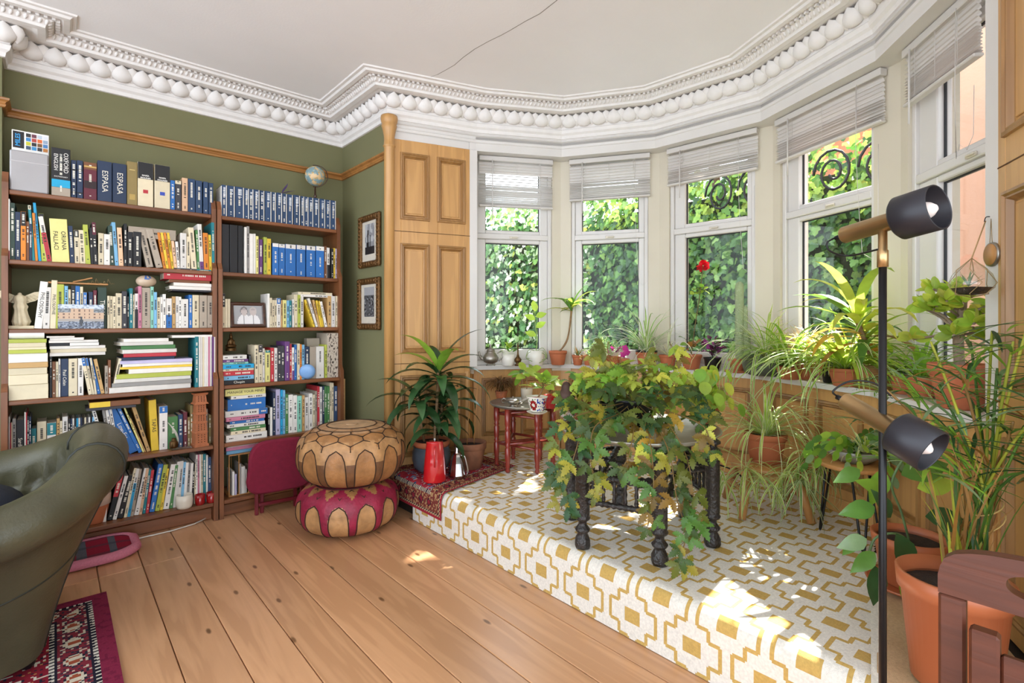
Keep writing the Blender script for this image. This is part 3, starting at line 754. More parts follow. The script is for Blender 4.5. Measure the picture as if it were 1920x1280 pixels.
def flatbooks(unit, sh, org, sc, data, z0, dy=.02, D=.2, kind='book', where=None):
    """books lying flat in a pile, bottom one first: 'xl xr ytop ybot colour text rot'"""
    un = ('wide', 'narrow')[unit]; Y = SHY[sh] + dy; z = z0; rows = [q.split() for q in data.strip().split(';') if q.strip()]; P = lambda x, y: onY(org[0] + x / sc, org[1] + y / sc, Y)
    cols = [CT[q[4][0]][0] for q in rows]
    for k, q in enumerate(rows):
        xl, xr, yt, yb = map(float, q[:4]); a, b = P(xl, yt).x, P(xr, yt).x; T = max((yb - yt) / sc * mpp(((a + b) / 2, Y)), .004); W = b - a
        a = max(a, BX[unit][0] + .026); b = min(b, BX[unit][1] - .026); W = b - a
        txt = q[5].replace('~', ' ') if len(q) > 5 and q[5] != '-' else None; rot = float(q[6]) if len(q) > 6 else 0
        mb = bookmesh(T, W, D, q[4], txt, kind != 'book' or q[4][-1] == '!')
        m = Matrix.Rotation(R(90), 4, 'Y') @ Matrix.Translation((0, 0, -W / 2)); 
        mb.v = [tuple(m @ Vector(p)) for p in mb.v]
        o = mb.build(kind, M['print'], None, ((a + b) / 2, Y + rb_.uniform(0, .012), z + T / 2), (0, 0, R(rot)))
        w_ = where or 'pile on the %s shelf, %s bookcase' % (ORD[sh], un)
        pos = 'bottom' if k == 0 else 'topmost' if k == len(rows) - 1 else 'on ' + cols[k - 1] + ' one'
        if len(rows) == 1: lab = '%s %s lying flat across other books, %s' % (cols[k], kind, w_)
        elif pos == 'bottom' or pos == 'topmost': lab = '%s %s, %s of the flat %s' % (cols[k], kind, pos, w_)
        else: lab = '%s %s lying %s in the flat %s' % (cols[k], kind, pos, w_)
        tag(o, lab, kind, '%ss lying flat, %s' % (kind, w_)); z += T + .0006
        if txt: text_mesh(txt, max(.004, min(T * .8, W * .9 / (.62 * len(txt)))), txmat(contrast(q[4][0])), o, Matrix.Translation((0, -.0009, 0)) @ Matrix.Rotation(R(90), 4, 'X'))
    return z
ZA, SA_ = (0, 220), 4.571; ZB, SB_ = (300, 300), 5.333; ZC_, SC_ = (0, 480), 4.571; ZD, SD_ = (390, 500), 5.818; ZE, SE_ = (0, 700), 4.267; ZF, SF_ = (390, 690), 4.413
# wide bookcase, top
top_l = shelfbooks(0, 5, ZA, SA_, '''440 604 265 k_t18;610 655 365 n;660 712 367 n;718 830 385 x^z20;836 960 375 n! 0 ESPASA;966 1086 395 n! 0 ESPASA;1090 1178 378 s!;
1182 1315 385 c^k38! 0;1326 1458 410 c^k38! 0;1462 1500 538 b;1502 1555 540 d^c12;1562 1610 518 p;1612 1675 525 N;1680 1735 540 N;1745 1785 550 N;1790 1830 560 N''', dy=.012)
def spine_extra(o, parts, T, H):
    for a, b, c in parts:
        mb = MB(); mb.add([(-T / 2 + .001, -.0007, a * H), (T / 2 - .001, -.0007, a * H), (T / 2 - .001, -.0007, b * H), (-T / 2 + .001, -.0007, b * H)], [(0, 1, 2, 3)], hexl(c)); mb.build('spine_print', M['print'], o)
def dims(o): 
    xs = [v.co.x for v in o.data.vertices]; zs = [v.co.z for v in o.data.vertices]; return max(xs) - min(xs), max(zs)
ox = top_l[0]; T, H = dims(ox); spine_extra(ox, [(.18, .34, '#1ba3cf')], T, H)
for s, fx, sz, zc in (('OXFORD', .25, .108, .70), ('ENCYCLOPEDIC', -.01, .052, .70), ('ENGLISH', -.27, .094, .70)):
    text_mesh(s, sz * H, txmat(hexl('#efece6')), ox, Matrix.Translation((fx * T, -.0012, zc * H)) @ Matrix.Rotation(R(90), 4, 'X') @ Matrix.Rotation(R(-90), 4, 'Z'), sx=.95)
text_mesh('DICTIONARY', .009, txmat(hexl('#efece6')), ox, Matrix.Translation((0, -.0012, .40 * H)) @ Matrix.Rotation(R(90), 4, 'X'))
for k, cc in ((7, '#b8303a'), (8, '#3a4fae')):
    o = top_l[k]; T, H = dims(o); spine_extra(o, [(.30, .38, cc)], T * .35, H)
    for j, s in enumerate(('MARÍA', 'MOLINER')): text_mesh(s, .0115, txmat(hexl('#efece6')), o, Matrix.Translation((0, -.0012, (.70 - .055 * j) * H)) @ Matrix.Rotation(R(90), 4, 'X'), bold=.0003)
for k in (1, 2, 3): T, H = dims(top_l[k]); spine_extra(top_l[k], [(.12, .16, '#1a1a1e'), (.72, .76, '#1a1a1e')] if k < 3 else [(.3, .5, '#2a1518'), (.86, .9, '#c9a35a')], T, H)
T, H = dims(top_l[6]); spine_extra(top_l[6], [(.12, .25, '#b79a55'), (.8, .82, '#c9b070')], T * .6, H)
# grey box file with the picture album standing behind it
Yt = SHY[5] + .012
a, b = onY(82 / SA_, 290, Yt).x, onY(418 / SA_, 290, Yt).x; hb = zat(0, 220 + 295 / SA_, ((a + b) / 2, Yt)) - SHZ[5]
o = thing('box_file', 'plain grey box file standing at the chimney end of the top shelf', 'box file', ((a + b) / 2, Yt + .02, SHZ[5]))
mb = MB(); mb.bbox(-(b - a) / 2, (b - a) / 2, -.02, .05, 0, hb, .006, hexl('#a8a5a6')); mb.build('body', M['gloss'], o)
mb = MB(); mb.bbox(-(b - a) / 2, (b - a) / 2, -.0215, -.02, hb * .72, hb * .74, .0005, hexl('#c4c1c2')); mb.build('lid_edge', M['gloss'], o)
Ya = Yt + .075; a2, b2 = onY(100 / SA_, 290, Ya).x, onY(420 / SA_, 290, Ya).x; ha = zat(0, 220 + 128 / SA_, ((a2 + b2) / 2, Ya)) - SHZ[5]
o = thing('record_box', 'white picture box set with coloured squares behind the grey box file', 'box set', ((a2 + b2) / 2, Ya, SHZ[5]))
w = (b2 - a2) / 2; MB().bbox(-w, w, 0, .03, 0, ha, .002, hexl('#efebe6')).build('box', M['gloss'], o)
mb = MB(); top = ha - .006; rowh = .024
mb.add([(-w + .004, -.0006, top - .085), (-w + .052 * w / .08, -.0006, top - .085), (-w + .052 * w / .08, -.0006, top), (-w + .004, -.0006, top)], [(0, 1, 2, 3)], hexl('#1d1d22'))
cc = ['#2e2f33', '#6b3a4a', '#b9c4cf', '#d9dbe0', '#3d7fb5', '#b2443c', '#d8692f', '#8fa2b8', '#c8c23e', '#2b2b30', '#7b5330', '#4b7fb6', '#44546a', '#3f8fc4', '#3a3a40', '#c07a3a']
for r_ in range(4):
    for c_ in range(4):
        x = -w + .06 * w / .08 + c_ * .0245 * w / .08; z = top - (r_ + 1) * .0215
        mb.add([(x, -.0006, z), (x + .021 * w / .08, -.0006, z), (x + .021 * w / .08, -.0006, z + .0185), (x, -.0006, z + .0185)], [(0, 1, 2, 3)], hexl(cc[(r_ * 4 + c_) % 16]))
mb.build('cover_print', M['gloss'], o)
text_mesh('MILES', .026, txmat(hexl('#2f95d0')), o, Matrix.Translation((-w + .026 * w / .08, -.0012, top - .043)) @ Matrix.Rotation(R(90), 4, 'X') @ Matrix.Rotation(R(90), 4, 'Z'), bold=.0006)
# narrow bookcase, top: the long blue series
xs = '598-665 678-742 755-835 847-885 893-930 938-990 1003-1040 1055-1110 1122-1155 1168-1215 1222-1265 1278-1325 1340-1395 1410-1437 1447-1480 1490-1527 1537-1590 1603-1647 1660-1700 1712-1755'.split()
row = '566 598 250 w!;' + ';'.join('%s %s %.0f N' % (*q.split('-'), 245 + (float(q.split('-')[0]) - 598) * .142) for q in xs)
top_r = shelfbooks(1, 5, ZB, SB_, row, dy=.012)
for o in top_r[1:]:
    o['label'] = 'navy volume of a long matching series filling the top shelf, narrow bookcase'; T, H = dims(o)
    mb = MB(); glyphs(mb, -T * .16, T * .3, H * .62, H * .93, -.0009, hexl('#d5dbe2')); mb.add([(T / 2 - .002, -.0008, 0.002), (T / 2 + .003, -.0008, 0.002), (T / 2 + .003, -.0008, H - .002), (T / 2 - .002, -.0008, H - .002)], [(0, 1, 2, 3)], hexl('#e4e0d8')); mb.build('spine_print', M['print'], o)
# second shelves
shelfbooks(0, 4, ZA, SA_, '''35 72 695 w_r15;75 128 730 f;130 175 808 n;178 222 805 o^k30;224 250 890 z;252 274 910 n;276 302 755 e^c8 -24;304 326 820 o -18;330 355 735 y -30;357 400 825 i^k28 -16;402 445 855 w_r65 -48;447 598 870 L! -16 ORIANA|FALLACI;
602 640 930 n -12;642 684 965 c^k22 -6;686 735 965 c -10;737 778 920 i -18;780 804 945 k -10;806 840 900 k^x30 -14;842 890 990 c;893 943 1000 w;945 985 930 f -14;987 1018 900 l -20;1020 1060 945 p -12;1062 1088 910 k;1090 1140 980 k;1143 1213 980 k;
1258 1318 965 t -54;1340 1398 965 t -62;1402 1424 990 o -38;1426 1448 990 a -36;1450 1470 990 o -34;1472 1494 990 a -30;1496 1520 1060 p -20;1522 1545 1065 w -14;1547 1600 990 w;1602 1630 1020 c;1644 1690 945 c -22;1692 1714 965 v -12;1716 1750 915 w_u20 -16;1752 1793 990 o -8;1795 1818 1005 a -6;1819 1842 900 e -4''')
flatbooks(0, 4, ZA, SA_, '1100 1510 890 980 t', SHZ[4] + .168, where='leaning taupe books, second shelf')
shelfbooks(1, 4, ZB, SB_, '''620 695 640 k!;700 778 648 k!;783 830 655 k!;845 868 670 w!;870 894 660 g;896 935 735 w!;937 959 735 w!;961 986 760 L;992 1030 790 u;1040 1072 770 i;1074 1112 785 a;
1126 1186 830 b^w12;1190 1252 838 b^w12;1258 1360 842 b^w14;1368 1455 850 b^w14;1466 1555 858 b^w14;1563 1643 862 b^w14;1646 1669 858 z;1672 1700 875 w_k45;1712 1735 885 k;1737 1755 880 a;1757 1775 885 j''', dy=.03)
# third shelves
shelfbooks(0, 3, ZC_, SC_, '''292 360 215 w! 34 PHILOSOPHY;366 425 265 w 10;427 478 205 c! 10 PHILOSOPHIE;480 550 240 i;553 583 255 l;585 607 285 c;610 645 250 k;647 685 255 b;687 712 262 c;714 745 310 w^b40;760 796 305 n;800 830 292 x;838 915 265 f! 0 THE~M;
920 940 340 c;942 965 342 c;967 993 345 c;995 1044 318 c;1046 1090 300 d;1092 1108 345 k;1110 1138 275 e;1139 1154 330 c;1156 1184 320 w_k55;1186 1214 258 q;1216 1290 270 t;1292 1318 262 m;1320 1346 308 l;1348 1374 352 c;1376 1395 350 w;1397 1422 325 w;
1425 1475 362 w_b45;1478 1505 345 h;1508 1532 345 w;1534 1556 348 w;1558 1615 368 w;1620 1648 332 b;1651 1706 333 c;1711 1775 335 t;1778 1830 338 t''')
zt = SHZ[3] + .222
flatbooks(0, 3, ZC_, SC_, '1475 1825 318 332 d!;1455 1815 290 318 w!;1490 1820 262 290 w!;1452 1800 238 262 z!;1405 1830 165 238 r;1490 1810 142 165 d^e40', SHZ[3] + .2185, where='pile on the third shelf, wide bookcase', D=.17)
shelfbooks(1, 3, ZD, SD_, '''158 188 290 c^k40;190 215 350 c!;218 245 350 c!;652 674 292 w!;676 700 338 c;702 726 362 c;728 752 362 c;754 796 342 w^b20;798 815 365 h;818 858 362 L;860 886 368 l;888 912 368 e;922 941 355 w;943 980 302 c;982 1010 305 i;1013 1046 308 w;
1150 1170 362 a -84;1180 1205 345 w -78;1208 1228 362 h -56;1230 1248 368 a -44;1250 1268 372 a -36;1280 1305 380 w -50;1308 1346 318 h;1348 1390 320 w;1395 1414 318 c''')
flatbooks(1, 3, ZD, SD_, '990 1362 300 325 w;990 1362 272 298 c', SHZ[3] + .2095, where='pair on the third shelf, narrow bookcase', D=.14)
# fourth shelves
zs = flatbooks(0, 2, ZC_, SC_, '15 415 1110 1240 c!;15 412 1025 1108 c!;18 405 965 1023 c!;18 412 918 963 h!;22 410 838 916 w!;25 400 806 836 i!;25 398 784 804 c!;22 395 745 782 c!;50 400 712 743 i!', SHZ[2], dy=.005, D=.2)
shelfbooks(0, 2, ZC_, SC_, '''425 446 850 k;448 476 905 z;478 500 905 c;502 518 880 w;520 586 880 n! 0 Paul~Celan;588 664 878 c;668 716 875 w;760 790 870 c^b22 -42;792 812 870 c^b22 -40;814 832 872 c -30;836 864 872 b -50;866 898 880 h -44;900 926 940 t;928 950 890 z;955 985 880 c 44''', dy=.03)
flatbooks(0, 2, ZC_, SC_, '425 905 838 866 w! - 2;430 912 806 836 c! - -2;425 905 780 804 w! - 1;420 850 752 778 k^w60! - -2;418 845 728 750 w! - 3;425 720 705 726 w! - -3;400 640 690 703 w! - 4', SHZ[2] + .212, kind='magazine', where='heap over upright books, fourth shelf', D=.2)
flatbooks(0, 2, ZC_, SC_, '935 1640 1120 1165 w! - 3;960 1640 1085 1118 g! - -3;985 1640 1052 1083 w! - 2;1000 1642 1012 1050 i! - -1;1105 1650 972 1010 w! - 1;1010 1650 950 970 a! - -2;1050 1650 925 948 w! - 2;1030 1648 895 923 j! - -2;1040 1500 868 893 n! - 3;1060 1510 835 866 r! - -3;1050 1520 800 833 w! - 4;1040 1505 765 798 v! - -3;1030 1490 735 763 w! - 5;1060 1450 705 733 w! - 4', SHZ[2], kind='magazine', where='heap beside the rolled paper, fourth shelf', D=.2)
shelfbooks(0, 2, ZC_, SC_, '''1672 1702 690 e;1705 1720 690 w!;1722 1736 692 w!;1738 1752 692 c!;1754 1768 692 w!;1770 1784 693 w!;1786 1800 690 q!;1802 1815 691 w!;1818 1835 690 u!;1837 1846 692 w!''', dy=.02)
flatbooks(0, 2, ZC_, SC_, '1478 1846 668 690 w!', SHZ[2] + .297, kind='magazine', where='fourth shelf beside the uprights')
o = MB(); Yr = SHY[2] + .02; a = onY(75 / SC_, 625, Yr); b = onY(380 / SC_, 625, Yr)
sp = [(.0135 - .0007 * k * .3) for k in range(40)]
o.tube([(0, 0, 0), (b.x - a.x, 0, 0)], .0225, 18, hexl('#ece8e2'), cap=False); o.tube([(.001, 0, 0), (b.x - a.x, 0, 0)], .0165, 18, hexl('#2a2828'))
tag(o.build('rolled_paper', M['print'], None, (a.x, Yr + .03, zs + .0225)), 'rolled white paper on the pile of thick books', 'paper roll')
flatbooks(1, 2, ZD, SD_, '175 505 1198 1245 k Chopin;160 505 1150 1196 l;160 505 1098 1148 r;160 505 1072 1096 c;160 505 1024 1070 y;160 445 1000 1022 m;160 445 968 998 u;160 425 920 966 w', SHZ[2], D=.15)
shelfbooks(1, 2, ZD, SD_, '''512 548 855 c;552 596 852 c^d20;598 622 890 w;628 680 910 L^e8;686 722 885 r;726 758 885 w;764 798 862 d;800 836 862 d;840 892 815 u;894 917 842 r;919 942 880 w_u30;945 970 850 b;976 1004 838 c;1006 1024 845 o;1026 1056 850 l;1060 1106 870 n;1112 1180 872 t!;1182 1268 870 w;1276 1300 850 i''', dy=.03)
# fifth shelves
shelfbooks(0, 1, ZE, SE_, '''20 34 350 w!;36 52 400 r;54 69 395 c;71 127 362 g;129 192 370 k! 0 Sardinia;195 206 310 w!;207 216 312 r!;218 232 340 k;234 248 345 n''', dy=.06)
shelfbooks(0, 1, ZE, SE_, '''250 290 440 e;295 371 385 c;376 450 395 w^e30;454 478 360 h;480 498 380 c;500 543 345 w;546 562 362 k;564 578 360 n;580 594 360 w;596 610 358 k;612 626 358 y;628 642 356 w;644 658 354 n;660 674 353 k;676 690 352 c;692 706 350 d;708 722 350 w;724 738 348 k;740 756 346 l;758 776 345 n''', dy=.10)
shelfbooks(0, 1, ZE, SE_, '''842 870 265 w_u40 -74;890 912 280 g -50;914 938 285 w -48;940 962 275 w -46;1036 1108 265 b! -126 Low-Fat;1110 1140 250 b -124;1142 1156 255 L -106;1158 1170 345 h -84;1176 1206 250 h -86;1212 1272 210 a! -16 TAPAS;1276 1342 262 w^b16;1346 1424 345 v;1428 1464 330 N;1468 1500 310 x;1502 1522 350 s;1524 1544 255 s;1642 1664 285 t;1670 1690 330 s;1694 1725 255 d''', dy=.075)
flatbooks(0, 1, ZE, SE_, '690 1090 240 262 d!;715 1125 195 238 z_a40!', SHZ[1] + .27, where='pair under the fourth shelf, wide bookcase', D=.17)
flatbooks(1, 1, ZF, SF_, '150 490 552 605 w;190 480 522 550 c;190 480 492 520 v;160 475 462 490 w;185 470 436 460 b;150 475 402 434 q;145 497 350 400 w^b22;165 480 255 348 b;190 480 226 253 w;145 480 168 224 L MANAGE~YOUR~MIND', SHZ[1], dy=.03, D=.17)
shelfbooks(1, 1, ZF, SF_, '''498 512 330 k;515 534 325 w!;538 560 200 n;562 598 175 j;600 619 180 y;621 640 182 l;642 665 215 v;667 704 220 w;706 738 225 w;740 778 230 m;781 800 225 h;803 835 240 w;838 868 210 w;871 886 220 c;888 903 190 t;906 924 150 r;926 946 155 w;950 964 150 n;966 984 150 v;987 1006 150 v;1010 1024 120 c;1026 1042 122 c;1046 1072 150 N;1076 1103 120 c! 0 WRECK;1105 1138 90 h''', dy=.05)
# bottom shelves
shelfbooks(0, 0, ZE, SE_, '''792 815 880 w! 14;820 850 885 w! 12;856 898 780 k^r55 72;900 932 835 w 66;936 984 830 k 66;990 1014 770 c 58;1016 1042 772 w_y70 52;1044 1068 775 t 48;1072 1110 770 w 58;1112 1136 770 p 40;1140 1164 775 e 34;1166 1190 780 r 32;1194 1236 735 b 52;1240 1276 740 i 50;1280 1303 770 a 36;1305 1352 735 w 46;1355 1380 740 v 34;1384 1410 710 w! 26;1412 1438 705 w 24;1440 1462 712 l 22;1464 1486 715 w! 18;1488 1508 718 g 16;1510 1530 720 w! 14;1532 1550 722 k 10;1552 1566 724 c 8;1568 1582 650 w;1584 1596 648 q;1598 1610 648 w!;1612 1624 646 c;1626 1648 645 e;1650 1664 655 w!;1666 1690 670 N;1692 1708 700 g;1710 1724 690 d''', dy=.06)

# ------------------------------------------------------------------ ornaments on the shelves
def shp(unit_sh, x, y, dy):                              # point on a shelf's front plane + dy seen at photo pixel
    return onY(x, y, SHY[unit_sh] + dy)
M['bronze'] = plain('bronze', '#5d4426', .4, metal=.8, var=.25, scale=40)
M['pewter'] = plain('pewter', '#9a948b', .35, metal=.9, var=.2, scale=25)
M['brass'] = plain('brushed_brass', '#c2a274', .34, metal=.9, var=.08, scale=30)
M['darkw'] = wood('dark_mahogany', '#4a2a1a', '#241008', 'X', .3, 1.2, False, .4, .8, .05)
M['ivory'] = plain('ivory_resin', '#ddcfae', .6, var=.12, scale=30)
M['redlac'] = wood('red_lacquer_wood', '#8a2e22', '#5a160f', 'Z', .28, 1.2, False, .5, .7, .06)
M['oak'] = wood('light_oak', '#c08a50', '#8f5d2c', 'Z', .45, 1.0, False, .1, .7, .06)
M['mahog'] = wood('brown_teak', '#5f2f1c', '#381a0e', 'X', .5, 2.2, False, .08, .6, .05)
# globe on the blue series
p = shp(5, 591, 330, .09); zt = SHZ[5] + dims(top_r[-4])[1] + .001; rg = 18.2 * mpp(p)
g = thing('globe', 'small antique coloured globe on a turned stand on top of the navy series', 'globe', (p.x, p.y, zt))
zc = zat(0, 330, p) - zt
MB().lathe([(.03, 0), (.03, .005), (.022, .009), (.01, .014), (.008, .022), (.013, .03), (.007, .038), (.005, zc - rg - .006)], 16).build('stand', M['darkw'], g)
mb = MB(); mb.ell((0, 0, 0), (rg, rg, rg), 32, 20)
mb.c = []
for f in mb.f:
    q = Vector([sum(mb.v[i][k] for i in f) / len(f) for k in range(3)]).normalized(); n = mnoise.noise(q * 2.1 + Vector((3.1, 1.7, .4))) + .35 * mnoise.noise(q * 5 + Vector((1, 2, 3)))
    mb.c.append(hexl('#d9b98a') if n > .22 else hexl('#b9a070') if n > .12 else hexl('#9fb0ac') if n > -.1 else hexl('#7f9aa0'))
mb.build('sphere', M['gloss'], g, (0, 0, zc), (R(20), R(15), R(200)))
arc = [(math.sin(a) * (rg + .008) * CA * .5 + math.sin(a) * (rg + .008) * SA * .8, -math.sin(a) * (rg + .008) * .6, zc - math.cos(a) * (rg + .008)) for a in [R(k) for k in range(-10, 200, 10)]]
MB().tube(arc, .003, 6).build('meridian', M['darkw'], g)
# fabric tulip lying on the books
p0, p1 = shp(5, 415, 347, .05), shp(5, 528, 358, .05); zb = SHZ[5] + dims(top_r[1])[1] + .004
tl = thing('fabric_tulip', 'purple fabric tulip lying along the top of the navy series', 'flower', (p0.x, p0.y, zb))
MB().tube([(0, 0, 0), ((p1.x - p0.x) * .5, .01, -.004), (p1.x - p0.x, 0, .0)], .0025, 6, hexl('#5f8a4a')).build('stem', M['leaf'], tl)
for k, (az, el) in enumerate(((10, 60), (35, 25), (-15, 20), (5, -2))):
    mb = MB(); A = []; B = []
    for j in range(7):
        t = j / 6; w = .024 * math.sin(math.pi * min(t * 1.05, 1)) + .001; d = Vector((math.cos(R(az)) * math.cos(R(el)), math.sin(R(az)) * math.cos(R(el)), math.sin(R(el)))); s = d.cross(Vector((0, 1, .2))).normalized().cross(d)
        c = Vector((p1.x - p0.x, 0, .008)) + d * .09 * t; A.append(c - s * w); B.append(c + s * w)
    mb.quadstrip(A, B, hexl(('#6d5596', '#7b64a6')[k % 2])); mb.build('petal', M['leaf'], tl)
# winged statue
p = shp(3, 37, 610, .07); k_ = mpp(p)
st = thing('winged_statue', 'cream headless winged victory statuette standing by the white philosophy books', 'statuette', (p.x, p.y, SHZ[3]))
MB().bbox(-20 * k_, 20 * k_, -.028, .028, 0, 6 * k_, .002).build('base', M['ivory'], st)
MB().lathe([(10 * k_, 6 * k_), (12 * k_, 14 * k_), (9.5 * k_, 26 * k_), (8 * k_, 36 * k_), (9.5 * k_, 42 * k_), (7.5 * k_, 49 * k_), (9 * k_, 55 * k_), (8 * k_, 61 * k_), (3 * k_, 64 * k_), (2.5 * k_, 67 * k_), (.001, 68 * k_)], 40, (0, 0, 0), wob=lambda a, z: 1 + .16 * math.sin(8 * a + z * 30) * (1 if z < 45 * k_ else .25) + .2 * math.cos(a + z * 8)).build('draped_body', M['ivory'], st)
for s in (-1, 1):
    w = MB(); w.prism([(s * x * k_, z * k_) for x, z in ((3, 50), (9, 48), (15, 51), (21, 53), (27, 58), (31, 64), (32, 69), (26, 71), (20, 70), (13, 66), (6, 62))][::s], .008); w.build('wing', M['ivory'], st, (0, .014, 0), recalc=True)
    for j in range(4): MB().tube([(s * (6 + j * 4) * k_, .012, (60 + j * 1.5) * k_), (s * (12 + j * 5) * k_, .012, (51 + j * 2.5) * k_)], .003, 6).build('feather', M['ivory'], st)
# photograph print propped against the books
Yp = SHY[3] + .006; a = onY(495 / SC_, 600, Yp).x; b = onY(890 / SC_, 600, Yp).x; hh = zat(0, 480 + 415 / SC_, ((a + b) / 2, Yp)) - SHZ[3]
o = thing('photo_print', 'unframed colour photograph of a pale building propped before the third shelf books', 'photograph', ((a + b) / 2, Yp, SHZ[3]))
def picture(w, h, fn, nx=48, nz=30, y=0):
    mb = MB()
    for i in range(nx):
        for j in range(nz):
            x, z = -w / 2 + w * i / nx, h * j / nz; mb.add([(x, y, z), (x + w / nx, y, z), (x + w / nx, y, z + h / nz), (x, y, z + h / nz)], [(0, 1, 2, 3)], hexl(fn((i + .5) / nx, (j + .5) / nz)))
    return mb
def villa(u, v):
    n = mnoise.noise((u * 14, v * 14, 2.0))
    if (u - .5) ** 2 * 3 + (v - .28) ** 2 * .6 < .008 or abs(u - .5) < .02 and .1 < v < .5: return '#1d1a24'
    if v < .3: return '#4a5266' if n > .1 else '#8f97a6' if n > -.2 else '#2c3040'
    if v < .4: return '#a3998f'
    if v < .82 and (.28 < u < .78 or v < .68): return '#6a4a38' if (u * 9 % 1 < .28 and (v * 7 % 1) < .5) else '#c9a686'
    if v > .82: return '#c9d2df' if n > -.1 else '#8d99ad'
    return '#5b5f63' if n > 0 else '#8b8f92'
picture(b - a, hh, villa).build('print', M['gloss'], o); MB().box(-(b - a) / 2, (b - a) / 2, .0004, .0012, 0, hh, hexl('#f0eee9')).build('card', M['print'], o)
# slatted wooden toy on the books
p = shp(3, 148, 535, .05); k_ = mpp(p); zb = zat(0, 480 + 243 / SC_, p)
o = thing('wooden_model', 'small unpainted wooden model of slats and wire on the third shelf books', 'wooden model', (p.x, p.y, zb))
MB().bbox(-43 * k_, 43 * k_, -.02, .03, 0, .009, .002).build('deck', M['oak'], o)
MB().bbox(-14 * k_, 16 * k_, -.008, .002, .0, .008, .002, mat=Matrix.Translation((5 * k_, 0, .02)) @ Matrix.Rotation(R(-18), 4, 'Y')).build('mast', M['oak'], o)
for k in range(7): MB().tube([((12 + k * 6) * k_, .0, .008), ((13 + k * 6) * k_, .002, .012 + .012 * (k % 3)), ((17 + k * 6) * k_, .004, .01)], .0011, 5).build('wire', M['brass'], o)
p = shp(3, 274, 527, .06); zb = SHZ[3] + .232
mb = MB(); mb.ell((0, 0, 11 * mpp(p)), (16 * mpp(p), 13 * mpp(p), 11.2 * mpp(p)), 24, 14)
mb.c = [hexl('#4a6fb0') if (abs(sum(mb.v[i][0] for i in f) / 4 - .004) < .013 and sum(mb.v[i][2] for i in f) / 4 > .045 and mnoise.noise((mb.v[f[0]][0] * 300, mb.v[f[0]][2] * 300, 0)) > -.1) else hexl('#c9b39a') for f in mb.f]
tag(mb.build('painted_egg', M['gloss'], None, (p.x, p.y, zat(0, 527, p) - 11.2 * mpp(p))), 'pale ornamental egg with a blue mark resting on the third shelf books', 'egg')
# framed portrait
Yp = SHY[3] + .02; a = onY(390 + 248 / SD_, 590, Yp).x; b = onY(390 + 645 / SD_, 590, Yp).x; hh = zat(0, 500 + 385 / SD_, ((a + b) / 2, Yp)) - SHZ[3]; w = b - a
o = thing('framed_photograph', 'dark wood framed black and white double portrait on the narrow bookcase', 'photo frame', ((a + b) / 2, Yp + .015, SHZ[3] + .001)); o.rotation_euler = (R(-8), 0, R(4))
fw = .022
for q in ((-w / 2, w / 2, 0, fw), (-w / 2, w / 2, hh - fw, hh)): MB().bbox(q[0], q[1], -.01, .008, q[2], q[3], .005).build('frame_bar', M['darkw'], o)
for q in (-w / 2, w / 2 - fw): MB().bbox(q, q + fw, -.0095, .0075, fw * .5, hh - fw * .5, .005).build('frame_bar', M['darkw'], o)
def duo(u, v):
    for cx in (.36, .68):
        if ((u - cx) / .105) ** 2 + ((v - .66) / .2) ** 2 < 1: return '#c9bdb9' if v < .74 or abs(u - cx) > .07 else '#b3a8a6'
        if ((u - cx) / .24) ** 2 + ((v - .1) / .42) ** 2 < 1: return '#eceaea' if abs(u - cx) > .015 else '#9a9898'
        if ((u - cx) / .13) ** 2 + ((v - .7) / .24) ** 2 < 1: return '#7a7776' if cx < .5 else '#c3bbb5'
    return '#a9a9ab'
mb = picture(w - 2 * fw, hh - 2 * fw, duo, 36, 24, -.002); mb.v = [(x, y, z + fw) for x, y, z in mb.v]; mb.build('photograph', M['gloss'], o)
# seated buddha
zb = SHZ[2] + .2; p = shp(2, 433, 655, .09)
ztop = zat(0, 500 + 918 / SD_, p); k_ = mpp(p)
o = thing('buddha_figurine', 'dark bronze seated buddha figurine on the flat books of the narrow bookcase', 'figurine', (p.x, p.y, ztop))
MB().lathe([(.03, 0), (.033, .004), (.028, .009), (.033, .014), (.03, .02)], 20).build('lotus_base', M['bronze'], o)
mb = MB(); mb.ell((0, 0, .032), (.033, .022, .013), 16, 8); mb.ell((0, 0, .056), (.019, .013, .026), 14, 10); mb.ell((.016, -.006, .05), (.007, .008, .02), 8, 6); mb.ell((-.016, -.006, .05), (.007, .008, .02), 8, 6)
mb.ell((0, -.002, .09), (.0105, .0105, .013), 12, 8); mb.lathe([(.01, .097), (.007, .106), (.004, .112), (.004, .116), (.001, .126)], 10)
mb.build('body', M['bronze'], o)
# black pot behind, blue dish, map box and stone box
p = shp(2, 390 + 455 / SD_, 660, .15); k_ = mpp(p); w = 50 / SD_ * k_
tag(MB().lathe([(w * .9, 0), (w, .01), (w, .17), (w * .96, .178), (w * .9, .17), (w * .9, .02)], 20, col=hexl('#18181b')).build('black_tin', M['gloss'], None, (p.x, p.y, SHZ[2])), 'black cylindrical tin behind the flat books of the narrow bookcase', 'tin')
p = shp(2, 390 + 1110 / SD_, 695, .012); r_ = 82 / SD_ * mpp(p)
o = thing('blue_dish', 'small blue and white dish standing on edge before the narrow bookcase books', 'dish', (p.x - .02, p.y - .01, SHZ[2] + .001)); o.rotation_euler = (R(-80), 0, R(-25))
mb = MB(); rg = [hexl('#3f7dc9'), hexl('#5f96d4'), hexl('#2b63b4'), hexl('#3f7dc9'), hexl('#dbe6f2'), hexl('#7fa8d8')]
mb.lathe([(.001, .004), (r_ * .2, .004), (r_ * .35, .004), (r_ * .5, .004), (r_ * .62, .004), (r_ * .8, .009), (r_, .014), (r_, .011), (r_ * .6, 0), (.001, 0)], 28, (0, -r_, 0), col=rg + [rg[5]] * 4); mb.build('dish', M['gloss'], o)
